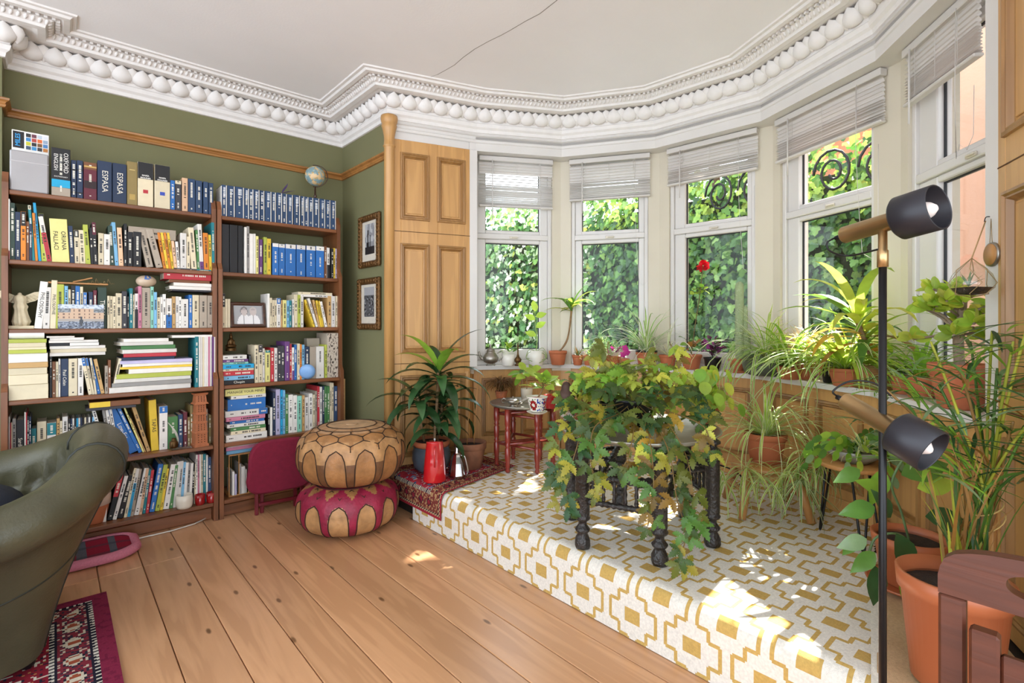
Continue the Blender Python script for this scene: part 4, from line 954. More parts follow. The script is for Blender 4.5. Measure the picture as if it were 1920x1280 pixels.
Yq = SHY[2] + .03; a = onY(390 + 1302 / SD_, 660, Yq).x; b = min(onY(390 + 1460 / SD_, 660, Yq).x, BX[1][1] - .026); hh = zat(0, 500 + 722 / SD_, ((a + b) / 2, Yq)) - SHZ[2]
o = thing('slipcase_book', 'tall pale slipcase printed all over with small drawings, narrow bookcase', 'book', ((a + b) / 2, Yq, SHZ[2]))
MB().bbox(-(b - a) / 2, (b - a) / 2, 0, .2, 0, hh, .002, hexl('#b9ab98')).build('case', M['print'], o)
mb = picture(b - a - .004, hh - .004, lambda u, v: '#4a3f37' if mnoise.noise((u * 9, v * 16, 5)) > .2 else '#b9a998' if mnoise.noise((u * 14, v * 26, 8)) > 0 else '#cbbfae', 30, 60, -.0008); mb.build('drawings', M['print'], o)
p = shp(2, 390 + 1150 / SD_, 640, .14); w = 70 / SD_ * mpp(p); hh = zat(0, 500 + 778 / SD_, p) - SHZ[2]
tag(MB().bbox(-w, w, 0, .06, 0, hh, .003, hexl('#a59a88')).build('stone_box', M['print'], None, (p.x, p.y + .0, SHZ[2])), 'grey brown box standing behind the pale box, narrow bookcase', 'box')
# carved wooden tower
p = shp(1, 1597 / SE_, 835, .05); k_ = mpp(p) / SE_
o = thing('incense_tower', 'carved pierced wooden incense tower on the wide bookcase', 'incense burner', (p.x, p.y, SHZ[1]), R(8)); zz = 0
tw = plain('carved_red_wood', '#b06a44', .55, var=.15, scale=40)
for k, (w0, w1, h_) in enumerate(((52, 50, 18), (44, 42, 92), (48, 44, 8), (42, 38, 70), (46, 40, 8), (36, 35, 60), (44, 38, 10), (36, 34, 70), (50, 44, 12), (40, 34, 60), (42, 48, 16))):
    mb = MB(); a, b, h_ = w0 * k_, w1 * k_, h_ * k_
    mb.add([(-a, -a, zz), (a, -a, zz), (a, a, zz), (-a, a, zz), (-b, -b, zz + h_), (b, -b, zz + h_), (b, b, zz + h_), (-b, b, zz + h_)], [(3, 2, 1, 0), (4, 5, 6, 7), (0, 1, 5, 4), (1, 2, 6, 5), (2, 3, 7, 6), (3, 0, 4, 7)]); ti = mb.build('tier', tw, o)
    if h_ > 40 * k_:
        mb = MB()
        for r_ in range(4):
            for c_ in range(3):
                x = (c_ - 1 + (r_ % 2) * .0) * a * .5; z = zz + h_ * (.2 + r_ * .2); s = 4.5 * k_; f = a + (b - a) * (z - zz) / h_ + .0006
                mb.add([(x - s, -f, z), (x, -f, z - s), (x + s, -f, z), (x, -f, z + s)], [(0, 1, 2, 3)])
        stuff(mb.build('piercing', MATS.get('pierced_shadow') or plain('pierced_shadow', '#2a1710', .9), ti))
    zz += h_
# quill and inkwell
p = shp(1, 1440 / SE_, 838, .035); k_ = mpp(p) / SE_
o = thing('quill_stand', 'glass inkwell with a white feather quill on the wide bookcase', 'quill', (p.x, p.y, SHZ[1]))
MB().bbox(-60 * k_, 80 * k_, -.02, .02, 0, 18 * k_, .003).build('glass_slab', M['clear'], o)
MB().lathe([(28 * k_, 18 * k_), (30 * k_, 30 * k_), (30 * k_, 60 * k_), (18 * k_, 74 * k_), (14 * k_, 76 * k_), (15 * k_, 92 * k_), (16 * k_, 94 * k_)], 16, (-42 * k_, 0, 0)).build('inkwell', M['bronze'], o)
A = []; B = []
for j in range(12):
    t = j / 11; c = Vector((-12 * k_ - 80 * k_ * t * t, -.002, 45 * k_ + 190 * k_ * t)); w = (9 * math.sin(math.pi * t) + 1) * k_; A.append(c + Vector((-w, 0, w * .4))); B.append(c + Vector((w, 0, -w * .4)))
MB().quadstrip(A, B, hexl('#e6e2da')).build('feather', M['leaf'], o)
# candles on the bottom shelf
p = shp(0, 1475 / SE_, 945, .03); k_ = mpp(p) / SE_
o = thing('candle_holder', 'frosted white glass candle holder on the bottom shelf', 'candle holder', (p.x, p.y, SHZ[0]))
MB().lathe([(50 * k_, 0), (58 * k_, 20 * k_), (60 * k_, 60 * k_), (56 * k_, 104 * k_), (48 * k_, 104 * k_), (48 * k_, 20 * k_), (.001, 18 * k_)], 24, col=hexl('#e2d9c8')).build('glass', M['gloss'], o)
MB().lathe([(44 * k_, 22 * k_), (44 * k_, 50 * k_), (.001, 52 * k_)], 18, col=hexl('#f1ebdc')).build('wax', M['gloss'], o)
M['redglass'] = plain('red_glass', '#9c1418', .12, var=.05, spec=.8)
for x, nb_ in ((1600, 'beside the white candle holder'), (1690, 'beside the bookcase upright')):
    p = shp(0, x / SE_, 940, .028); o = thing('votive_candle', 'small red glass votive candle ' + nb_, 'candle', (p.x, p.y, SHZ[0]), 0, 'red votives')
    MB().lathe([(30 * k_, 0), (34 * k_, 10 * k_), (38 * k_, 82 * k_), (34 * k_, 82 * k_), (31 * k_, 30 * k_), (.001, 28 * k_)], 20).build('glass', M['redglass'], o)
    MB().lathe([(30 * k_, 30 * k_), (30 * k_, 60 * k_), (.001, 62 * k_)], 14, col=hexl('#c8584a')).build('wax', M['gloss'], o)
# terracotta pot with limed rim on the bottom shelf
def flowerpot(o, r, h, m='terra', rim=.16, tap=.72, soil=True, dark=None, rimc=None, soil_drop=.12):
    """tapered pot with a thick rim; parts pot, rim, soil"""
    rb2 = r * tap; zr_ = h * (1 - rim * 1.35)
    pb = MB().lathe([(rb2 * .9, 0), (rb2, .004), (r * .93, zr_), (r * .93, zr_ + .001)], 28).build('pot', M[m], o)
    MB().lathe([(r * .93, zr_), (r, zr_ + .002), (r * 1.02, h - .003), (r, h), (r * .93, h), (r * .9, h * (1 - soil_drop) - .01)], 28, cap=False).build('rim', rimc or M[m], pb)
    if soil: MB().lathe([(r * .92, h * (1 - soil_drop) - .006), (r * .5, h * (1 - soil_drop)), (.001, h * (1 - soil_drop) + .004)], 20, cap=False).build('soil', M['soil'], pb)
p = onZ(740 / SE_, 700 + 1255 / SE_, SHZ[0]); p = shp(0, 745 / SE_, 985, .12)
o = thing('flower_pot', 'pale terracotta pot with a limed rim on the bottom shelf', 'plant pot', (p.x, p.y - .02, SHZ[0])); flowerpot(o, .077, .155, soil=False, rim=.28, rimc=plain('limed_rim', '#cdb3a0', .8, var=.15))
# letter rack with notebooks under the narrow bookcase's fifth shelf
p0 = shp(0, 390 + 160 / SF_, 900, .05); p1 = shp(0, 390 + 560 / SF_, 900, .05); wr = p1.x - p0.x; hr = zat(0, 690 + 735 / SF_, p0) - SHZ[0]
o = thing('letter_rack', 'slim wooden letter rack with upright dividers on the bottom shelf', 'rack', (p0.x + .008, p0.y, SHZ[0]))
MB().bbox(0, wr, 0, .2, 0, .008, .002).build('base', M['oak'], o); MB().bbox(0, wr, 0, .2, hr, hr + .008, .002).build('top', M['oak'], o)
for k in range(6):
    x = k * (wr - .006) / 5
    for y in (.0, .19): MB().bbox(x, x + .005, y, y + .01, .008, hr, .001).build('divider', M['oak'], o)
for k, (x, w, h_, c) in enumerate(((.011, .012, .15, 'w'), (.026, .01, .13, 'j'), (.052, .008, .19, 'g'), (.062, .022, .17, 'w'), (.087, .006, .15, 'w'), (.114, .012, .16, 't'), (.128, .013, .15, 'c'), (.17, .008, .14, 'w'), (.18, .008, .15, 'w'), (.19, .008, .145, 'j'))):
    if x + w > wr - .01: continue
    b_ = bookmesh(w, h_, .13, c, None, True).build('notebook', M['print'], None, (p0.x + .016 + x + w / 2, p0.y - .006, SHZ[0] + .0085))
    tag(b_, '%s notebook standing in the letter rack%s' % (CT[c][0], (' next to the post', ', lower than its neighbour', ', tallest of them', ', thickest of them', ', spiral bound', ', at the middle', ', behind the red chair', '', '', ' at the far side')[k]), 'notebook', 'notebooks in the letter rack')
zz = flatbooks(1, 0, ZF, SF_, '155 470 688 715 l - 2;155 500 655 686 q! - -2;160 500 632 653 w! - 3;165 520 614 630 d! - -4', SHZ[0] + hr + .0085, kind='magazine', where='pile on the letter rack', dy=.06, D=.19)

# ------------------------------------------------------------------ gilt framed prints on the green return wall
M['gilt'] = plain('carved_gilt', '#6b4a24', .38, metal=.55, var=.45, scale=70, bmp=.8, bscale=90)
for nm, x0_, x1_, ya, yb, fn in (('castle towers', 674, 713, 398, 503, 0), ('hillside town', 672, 713, 517, 620, 1)):
    a = onX(x0_, 500, XW - .012); b = onX(x1_, 500, XW - .012); z1 = zat(0, ya + 4, ((a + b) / 2)); z0 = zat(0, yb - 2, ((a + b) / 2)); w = a.y - b.y; hh = z1 - z0
    o = thing('framed_print', 'small black and white print of %s in a carved gilt frame' % nm, 'picture', (XW - .004, (a.y + b.y) / 2, z0), R(-90), 'framed prints on the green wall'); fw = .045
    for sx in (-1, 1):
        mb = MB(); mb.bbox(min(sx * w / 2, sx * (w / 2 - fw)), max(sx * w / 2, sx * (w / 2 - fw)), -.022, .002, 0, hh, .008)
        for k in range(13): mb.ell((sx * (w / 2 - fw * .45), -.022, .02 + (hh - .04) * k / 12), (.014, .008, .011), 8, 5)
        mb.build('frame_side', M['gilt'], o)
    for zq in (0, hh - fw):
        mb = MB(); mb.bbox(-w / 2 + fw, w / 2 - fw, -.0215, .002, zq, zq + fw, .008)
        for k in range(6): mb.ell((-w / 2 + fw + (w - 2 * fw) * (k + .5) / 6, -.022, zq + fw / 2), (.011, .008, .014), 8, 5)
        mb.build('frame_rail', M['gilt'], o)
    iw, ih = w - 2 * fw, hh - 2 * fw
    MB().box(-iw / 2, iw / 2, -.006, 0, fw, hh - fw, hexl('#cfc7b8')).build('mount', M['print'], o)
    f_ = (lambda u, v: '#2b2a2c' if (abs(u - .3) < .07 + .05 * (v < .4) and v < .8) or (abs(u - .55) < .05 and v < .62) or v < .25 else ('#8f8f92' if mnoise.noise((u * 4, v * 5, 1)) > 0 else '#b6b6b8')) if fn == 0 else (lambda u, v: ('#1e1e20', '#5a5a5c', '#98989a')[int((mnoise.noise((u * 9, v * 14, 3)) + 1) * 1.49)] if v < .72 else '#a5a5a8')
    mb = picture(iw * .62, ih * .76, f_, 24, 40, -.007); mb.v = [(x, y, z + fw + ih * .17) for x, y, z in mb.v]; mb.build('print', M['gloss'], o)

# ------------------------------------------------------------------ leather poufs
tan, tan2, brn, red_, red2, seam = [hexl(c) for c in ('#9e6f42', '#b08456', '#6f4a2c', '#8d1c3a', '#a83a5a', '#33200f')]
M['leather'] = plain('pouf_leather', '#ffffff', .5, var=.28, scale=22, attr=True, bmp=.35, bscale=55)
M['seam'] = plain('dark_stitching', '#33200f', .8)
def pouf(name, label, loc, rad, h, kind, rz):
    o = thing(name, label, 'pouf', loc, rz); n, m = 160, 56
    def P(a, t):                                         # t: 0 foot centre .. 1 top centre
        q = t * math.pi; r0 = abs(math.sin(q)) ** .55; z = (1 - math.cos(q)) / 2
        z = .5 + math.copysign(abs(2 * z - 1) ** .8, 2 * z - 1) / 2
        lob = 1 + .018 * math.cos(12 * a) * (1 if .2 < t < .8 else .2) + .008 * mnoise.noise((math.cos(a) * 3, math.sin(a) * 3, t * 6))
        zz = h * z - (.005 * math.exp(-((r0) / .25) ** 2) if t > .5 else 0)
        return Vector((rad * r0 * lob * math.cos(a), rad * r0 * lob * math.sin(a), zz))
    vs = []; fs = []; cl = []
    for j in range(m + 1):
        for i in range(n): vs.append(P(2 * math.pi * i / n, min(max(j / m, .004), .996)))
    def colr(a, t):
        ph = (a * 12 / (2 * math.pi)) % 1 - .5
        if t < .62:
            s = (t - .12) / .5; hw = .36 if s < .62 else .36 * math.sqrt(max(0, 1 - ((s - .62) / .36) ** 2))
            inside = abs(ph) < hw
            if kind == 0: return tan if inside else brn if s < .75 else tan2
            return tan2 if inside else red_
        if kind == 1: 
            ph2 = (a * 12 / (2 * math.pi) + .5) % 1 - .5
            return tan if (.70 < t < .84 and abs(ph2) < .5 * (t - .70) / .14 * .8) else red_ if t < .9 else tan
        if t > .92: return hexl('#c4a07a')
        k = int((t - .62) / .1); return (tan2, tan, hexl('#b48c66'), hexl('#a07440'), tan2)[k % 5] if abs(ph) < .42 else tan
    for j in range(m):
        for i in range(n):
            fs.append((j * n + i, j * n + (i + 1) % n, (j + 1) * n + (i + 1) % n, (j + 1) * n + i)); cl.append(colr(2 * math.pi * (i + .5) / n, (j + .5) / m))
    mb = MB(); mb.add(vs, fs, cl, True); mb.build('cover', M['leather'], o)
    MB().ell(P(0, .99) - Vector((P(0, .99).x, P(0, .99).y, 0)), (.035, .035, .004), 20, 6, hexl('#c4a07a')).build('centre_button', M['leather'], o)
    def line(pts, r=.0035): MB().tube([P(a, t) * 1.002 for a, t in pts], r, 5).build('seam', M['seam'], o)
    for k in range(12):
        c0 = 2 * math.pi * (k + 0) / 12
        pts = []
        for s, sg in [(x / 10, -1) for x in range(0, 10)] + [(.985, 0)] + [(x / 10, 1) for x in range(9, -1, -1)]:
            hw = .36 if s < .62 else .36 * math.sqrt(max(0, 1 - ((s - .62) / .36) ** 2)); pts.append((c0 + (hw * sg + .5) * 2 * math.pi / 12, .12 + s * .5))
        line(pts)
        if kind == 0:
            d = 2 * math.pi / 12
            line([(c0, .60), (c0, .66), (c0 + .5 * d, .72), (c0 + d, .66)]); line([(c0 + .5 * d, .72), (c0 + .5 * d, .77), (c0 + d, .82), (c0 + 1.5 * d, .77)]); line([(c0 + d, .82), (c0 + d, .86)])
        else:
            d = 2 * math.pi / 12; line([(c0, .83), (c0 + .5 * d, .70), (c0 + d, .83)])
    line([(2 * math.pi * q / 24, .86 if kind == 0 else .85) for q in range(25)]); line([(2 * math.pi * q / 24, .92) for q in range(25)])
    return o
PC = Vector((1.30, 2.91))
pouf('leather_pouf', 'tan and magenta leather pouf on the floorboards, under the other one', (PC.x, PC.y, 0), .287, .285, 1, R(10))
pouf('leather_pouf', 'tan and brown leather pouf with a rosette top, stacked on the magenta one', (PC.x + .02, PC.y + .0, .268), .305, .335, 0, R(4))

# ------------------------------------------------------------------ folded red chair leaning by the bookcase
M['redfab'] = plain('burgundy_fabric', '#7c1430', .9, var=.12, scale=40, bmp=.3, bscale=300)
M['redpaint'] = plain('burgundy_paint', '#6b1420', .35, var=.1)
p = onZ(505, 955, 0); q_ = onY(520, 875, 3.46)
o = thing('folding_chair', 'small burgundy folding chair with padded seat, folded against the narrow bookcase', 'folding chair', (1.075, 3.42, 0), R(-4))
mb = MB(); W_, H_ = .20, .165
out = []
for k in range(40):
    a = 2 * math.pi * k / 40; ex = .42; cx_ = math.copysign(abs(math.cos(a)) ** ex, math.cos(a)); cz_ = math.copysign(abs(math.sin(a)) ** (ex if math.sin(a) < 0 else .75), math.sin(a)); out.append((cx_ * W_ * (1 - .06 * (cz_ > 0)), cz_ * H_))
for ysc, yy in ((.93, -.028), (1.0, -.018), (1.0, .004), (.96, .012)): mb.v += [(x * ysc, yy, z * ysc + .30) for x, z in out]
for r_ in range(3): mb.f += [(r_ * 40 + k, r_ * 40 + (k + 1) % 40, (r_ + 1) * 40 + (k + 1) % 40, (r_ + 1) * 40 + k) for k in range(40)]
mb.f += [tuple(range(39, -1, -1)), tuple(range(120, 160))]; mb.c = [(.5,) * 3] * len(mb.f); mb.sm = [True] * 120 + [False] * 2; mb.mi = [0] * len(mb.f)
mb.build('seat_pad', M['redfab'], o)
for x in (-.135, -.10, .10, .135):
    MB().bbox(x - .011, x + .011, .014 + (.022 if abs(x) < .12 else 0), .034 + (.022 if abs(x) < .12 else 0), 0, .40, .004).build('leg', M['redpaint'], o)
MB().bbox(-.13, .13, .018, .030, .05, .072, .003).build('stretcher', M['redpaint'], o)
# pine offcut lying under the bookcase front and plaid cushion
o = MB(); 
a, b = onZ(118, 1046, 0), onZ(258, 1005, 0)
cu = thing('plaid_cushion', 'pink edged red and grey plaid pet cushion pushed under the wide bookcase', 'cushion', (.02, 3.40, 0)); nx = 60; ny = 30
mb = MB(); Lx, Ly = .60, .30
def cz(u, v, top): 
    e = max(0, 1 - max(abs(2 * u - 1) ** 5, abs(2 * v - 1) ** 4)); return .0275 + (1 if top else -1) * (.006 + .019 * e ** .6)
def cxy(u, v):
    x = (u - .5) * Lx; y = (v - .5) * Ly; m_ = max(0, abs(x) - (Lx / 2 - .13)); 
    return x, y * (math.sqrt(max(0.05, 1 - (m_ / .15) ** 2)))
for top in (1, 0):
    base = len(mb.v)
    for i in range(nx + 1):
        for j in range(ny + 1): x, y = cxy(i / nx, j / ny); mb.v.append((x, y, cz(i / nx, j / ny, top)))
    for i in range(nx):
        for j in range(ny):
            f = (base + i * (ny + 1) + j, base + (i + 1) * (ny + 1) + j, base + (i + 1) * (ny + 1) + j + 1, base + i * (ny + 1) + j + 1); mb.f.append(f if top else f[::-1])
            s1 = (i * Lx / nx * 100) % 12; s2 = (j * Ly / ny * 100) % 12
            c = hexl('#8e2236'); 
            if s1 < 4: c = hexl('#5a5a62')
            if s2 < 4: c = tuple((a_ + b_) / 2 for a_, b_ in zip(c, hexl('#3a3a44')))
            if 6 < s1 < 7 or 6 < s2 < 7: c = hexl('#b03a48')
            if not top: c = hexl('#d07a8e')
            mb.c.append(c); mb.sm.append(True); mb.mi.append(0)
mb.build('pad', M['textile'], cu)
rim_ = [(*cxy(i / 30, 0), .0275) for i in range(31)] + [(*cxy(1 - i / 30, 1), .0275) for i in range(31)]
MB().tube(rim_, .024, 10, hexl('#d27f92'), closed=True).build('piping', M['textile'], cu)
# white cable trailing from under the bookcase
tag(MB().tube([(.05, 3.60, .006), (.3, 3.50, .006), (.5, 3.50, .007), (.62, 3.53, .007), (.70, 3.58, .012)], .004, 6, hexl('#d8d4cc')).build('cable', M['gloss']), 'thin white cable on the floor under the wide bookcase', 'cable')

# ------------------------------------------------------------------ rugs
def persian(u, v, W, L):
    """colour of a red oriental rug at u across, v along (metres), W x L"""
    e = min(u, W - u, v, L - v)
    def zig(t, p): return abs((t / p) % 1 - .5) * 2
    along_ = v if min(u, W - u) < min(v, L - v) else u
    if e < .05: return '#8a2c48' if mnoise.noise((u * 40, v * 40, 0)) > -.2 else '#7a2440'
    if e < .066: return '#e2dccf' if zig(along_, .022) > .35 + (e - .05) * 20 else '#23212c'
    if e < .074: return '#2a2634'
    if e < .165:
        q = (along_ % .13) / .13; d = (abs(q - .5) * .13 / .042) ** 2 + ((e - .12) / .03) ** 2
        if d < .45: return '#a8563c' if (int(q * 40) + int(e * 260)) % 2 else '#e0d6c0'
        if d < .8: return '#d9cfba'
        if d < 1.05: return '#2a2634'
        n = mnoise.noise((u * 85, v * 85, 4)); return '#d8cdb8' if n > .28 else '#3a3444' if n < -.2 else '#8c3340'
    if e < .172: return '#2a2634'
    if e < .188: return '#e2dccf' if zig(along_, .022) > .35 + (e - .172) * 20 else '#23212c'
    n = mnoise.noise((abs(u - W / 2) * 55, v * 55, 9)); n2 = mnoise.noise((abs(u - W / 2) * 90, v * 90, 2))
    return '#e0d8c8' if n > .34 else '#2c2838' if n2 > .32 else '#b98a54' if n2 < -.42 else '#8e2434'
def ruggrid(name, label, cell, x0, x1, y0, y1, fn, zf, th=.008):
    mb = MB(); nx, ny = round((x1 - x0) / cell), round((y1 - y0) / cell); cl = []
    for i in range(nx + 1):
        for j in range(ny + 1): mb.v.append(zf(x0 + (x1 - x0) * i / nx, y0 + (y1 - y0) * j / ny))
    for i in range(nx):
        for j in range(ny):
            k = i * (ny + 1) + j; mb.f.append((k, k + ny + 1, k + ny + 2, k + 1)); mb.c.append(hexl(fn((i + .5) / nx * (x1 - x0), (j + .5) / ny * (y1 - y0)))); mb.sm.append(True); mb.mi.append(0)
    return tag(mb.build(name, M['textile']), label, 'rug')
ruggrid('oriental_rug', 'red oriental rug with cream and navy border on the floorboards under the armchair', .0075, -1.1, .172, 1.15, 2.90, lambda u, v: persian(1.272 - u, v, 2.2, 1.75), lambda x, y: (x, y, .009 + .002 * mnoise.noise((x * 5, y * 5, 0))))
def sadd(u, v):
    # u up over the step and back, v along it
    W_, L_ = .80, .66; e = min(u, v, W_ - u, L_ - v)
    if e < .018: return '#a3303c'
    if e < .03: return '#2c2630' if (int(u * 90) + int(v * 90)) % 2 else '#c9a884'
    if e < .12:
        q = ((v if u < .14 or u > W_ - .14 else u) % .085) / .085; m_ = abs(q - .5) + abs((e - .075) / .09)
        return '#8c2a36' if m_ < .22 else '#24222e' if m_ < .32 else '#b08a62' if mnoise.noise((u * 70, v * 70, 3)) > .1 else '#7a3a34'
    if e < .135: return '#cfc0a8' if int((u + v) * 120) % 2 else '#2a2a3a'
    m_ = abs((u % .2) - .1) + abs((v % .2) - .1)
    return '#c9c2be' if m_ < .03 else '#35507a' if m_ < .05 else '#b53a44' if m_ < .085 else '#6a7f9c' if mnoise.noise((u * 45, v * 45, 5)) > .25 else '#d3b8b0' if mnoise.noise((u * 60, v * 60, 1)) > .3 else '#a52f3c'
def drape(u, y):
    s = u + .085; x, z = cprof(s); sk = (y - 2.40) * 0; xo = .009 if z < ZP - .004 else 0
    return (x - xo + .0, y + .22 * max(0, x - 1.7) * (1 - (y - 2.42) / .66), z + (.009 if z > ZP - .03 else .0))
ruggrid('saddle_rug', 'small red patterned oriental rug draped over the step under the enamel jug', .0075, 0, .80, 2.42, 3.07, sadd, drape)
# hessian cloth under the big pots
mb = MB(); P_ = [Vector((1.655, -.05)), Vector((1.655, .378)), Vector((2.50, .575)), Vector((2.28, .24)), Vector((1.70, -.08))]; nn = 36
for i in range(nn + 1):
    for j in range(nn + 1):
        u, v = i / nn, j / nn; a = P_[0].lerp(P_[3], u); b = P_[1].lerp(P_[2], u); q = a.lerp(b, v); e = 1 if 0 < j else 0
        mb.v.append((q.x, q.y, ZP + .003 + .009 * max(0, mnoise.noise((q.x * 9, q.y * 14, 0)))))
for i in range(nn):
    for j in range(nn): k = i * (nn + 1) + j; mb.f.append((k, k + nn + 1, k + nn + 2, k + 1)); mb.c.append(hexl('#c6a680')); mb.sm.append(True); mb.mi.append(0)
tag(mb.build('hessian_cloth', M['textile']), 'wrinkled beige hessian cloth on the platform under the big orange pots', 'cloth')

# ------------------------------------------------------------------ green leather armchair (only its near back corner is in view)
M['gleather'] = plain('green_leather', '#4a4734', .4, var=.26, scale=7, bmp=.14, bscale=120, spec=.45)
M['navyfab'] = plain('navy_fabric', '#1f2430', .9, var=.1, bmp=.3, bscale=300)
arm = thing('leather_armchair', 'dark green leather tub armchair with buttoned back on the oriental rug', 'armchair', (-.35, 2.75, .012))
def cat(pts, n):
    out = []
    for i in range(len(pts) - 1):
        p0, p1, p2, p3 = [Vector(pts[min(max(i + k, 0), len(pts) - 1)]) for k in (-1, 0, 1, 2)]
        for j in range(n):
            t = j / n; out.append(.5 * (2 * p1 + (p2 - p0) * t + (2 * p0 - 5 * p1 + 4 * p2 - p3) * t * t + (3 * p1 - p0 - 3 * p2 + p3) * t ** 3))
    return out + [Vector(pts[-1])]
# roll centre line: x, y, z and base foot line
RL = cat([(-.85, 2.20, .50), (-.5, 2.21, .50), (-.2, 2.23, .525), (-.02, 2.28, .575), (.085, 2.40, .635), (.135, 2.58, .672), (.145, 2.78, .68), (.12, 2.98, .66), (.04, 3.13, .61), (-.12, 3.22, .55), (-.4, 3.25, .51), (-.85, 3.25, .50)], 8)
BL = cat([(-.85, 2.31, .05), (-.5, 2.315, .05), (-.25, 2.32, .05), (-.12, 2.34, .05), (-.045, 2.40, .05), (-.02, 2.55, .05), (-.015, 2.75, .05), (-.02, 2.95, .05), (-.06, 3.06, .05), (-.2, 3.14, .05), (-.4, 3.16, .05), (-.85, 3.16, .05)], 8)
cen = Vector((-.45, 2.75)); NS = len(RL); rows = []
for i in range(NS):
    c, b = RL[i], BL[i]; t = (RL[min(i + 1, NS - 1)] - RL[max(i - 1, 0)]); t.z = 0; t.normalize(); n = Vector((t.y, -t.x, 0))       # outward
    if n.dot(c - Vector((cen.x, cen.y, c.z))) < 0: n = -n
    rr_ = .088; prof_ = []
    for k in range(9):                                   # outer wall, slightly bowed
        s = k / 8; q = b.lerp(c + n * rr_ * .45 - Vector((0, 0, rr_ * .88)), s); prof_.append(q - n * .02 * math.sin(math.pi * s))
    for k in range(13):                                  # roll
        a = R(-58 + k * 20.5); prof_.append(c + n * rr_ * math.cos(a) + Vector((0, 0, rr_ * math.sin(a))))
    for k in range(1, 10):                               # inner face with buttoned folds
        s = k / 9; fold = .036 * abs(math.sin(i * math.pi / 5 + (k // 3) * math.pi / 2)) + .018 * abs(math.sin(k * math.pi / 3))
        prof_.append(c - n * (rr_ * .9 + .03 - fold * (1 if s < .8 else .2)) * 1.0 + Vector((0, 0, -.05 - s * (c.z - .38))))
    rows.append(prof_)
o0 = Vector(arm.location); mb = MB(); m_ = len(rows[0])
for r_ in rows: mb.v += [tuple(p - o0) for p in r_]
for i in range(NS - 1):
    for k in range(m_ - 1): mb.f.append((i * m_ + k, i * m_ + k + 1, (i + 1) * m_ + k + 1, (i + 1) * m_ + k)); mb.c.append((.1,) * 3); mb.sm.append(True); mb.mi.append(0)
mb.build('shell', M['gleather'], arm, recalc=True)
M['gpipe'] = plain('leather_piping', '#24251c', .6, var=.1)
for i in (18, 36, 54): MB().tube([(p - o0) + (p - RL[i]).normalized() * .001 for p in rows[i][8:22]], .006, 6).build('roll_seam', M['gpipe'], arm)
MB().tube([(rows[i][5] - o0) for i in range(8, NS - 8)], .0035, 6).build('side_seam', M['gpipe'], arm)
MB().tube([(rows[36][k] - o0) for k in range(0, 9)], .004, 6).build('back_seam', M['gpipe'], arm)
for i in range(14, NS - 12, 10):
    for k in (24, 27): MB().ell(rows[i][k] - o0, (.011, .011, .011), 10, 6).build('button', M['gleather'], arm)
pl_ = [(p.x - o0.x, p.y - o0.y) for p in BL]; mb = MB(); nb_ = len(pl_); mb.add([(x * .97, y * .97, .03) for x, y in pl_] + [(x * .97, y * .97, .055) for x, y in pl_], [tuple(range(nb_)), tuple(range(2 * nb_ - 1, nb_ - 1, -1))] + [(k, nb_ + k, nb_ + (k + 1) % nb_, (k + 1) % nb_) for k in range(nb_)]); mb.build('base_frame', M['black'], arm, recalc=True)
MB().bbox(-.52, .28, -.34, .34, .22, .40, .05).build('seat_cushion', M['gleather'], arm)
for x, y in ((-.45, -.36), (-.45, .34), (.28, -.31), (.28, .27)): MB().lathe([(.018, 0), (.022, .01), (.026, .05)], 12, (x, y, -.0)).build('foot', M['black'], arm)
cu = thing('throw_cushion', 'dark navy fabric cushion resting inside the leather armchair', 'cushion', (-.25, 2.62, .412)); mb = MB(); mb.ell((0, 0, .11), (.17, .15, .11), 24, 14)
mb.v = [(x * (1 + .2 * abs(y) / .15), y, z) for x, y, z in mb.v]; mb.build('cover', M['navyfab'], cu)

# ------------------------------------------------------------------ floor lamp with two heads
FV = Vector((CA, SA, 0)); RV = Vector((SA, -CA, 0)); UP = Vector((0, 0, 1))
def atF(x, y, F): return EYE + ray(x, y) * F
M['shade'] = plain('matt_black_shade', '#2b2a30', .42, var=.05, metal=.25)
M['shadein'] = plain('white_bulb', '#e8d9d2', .35, var=.02)
lp = atF(1655, 1280, 1.10); lamp = thing('floor_lamp', 'black floor lamp with two brass and black spotlight heads', 'lamp', (lp.x, lp.y, 0)); o0 = Vector((lp.x, lp.y, 0))
MB().lathe([(.13, 0), (.13, .012), (.125, .018), (.012, .02), (.012, .03)], 32).build('base', M['black'], lamp)
zt = atF(1658, 470, 1.1).z; MB().lathe([(.0075, .018), (.0075, zt)], 14).build('pole', M['black'], lamp)
MB().lathe([(.0105, zt - .035), (.0105, zt), (.0085, zt + .002), (.0085, zt + .055)], 14).build('top_joint', M['brass'], lamp)
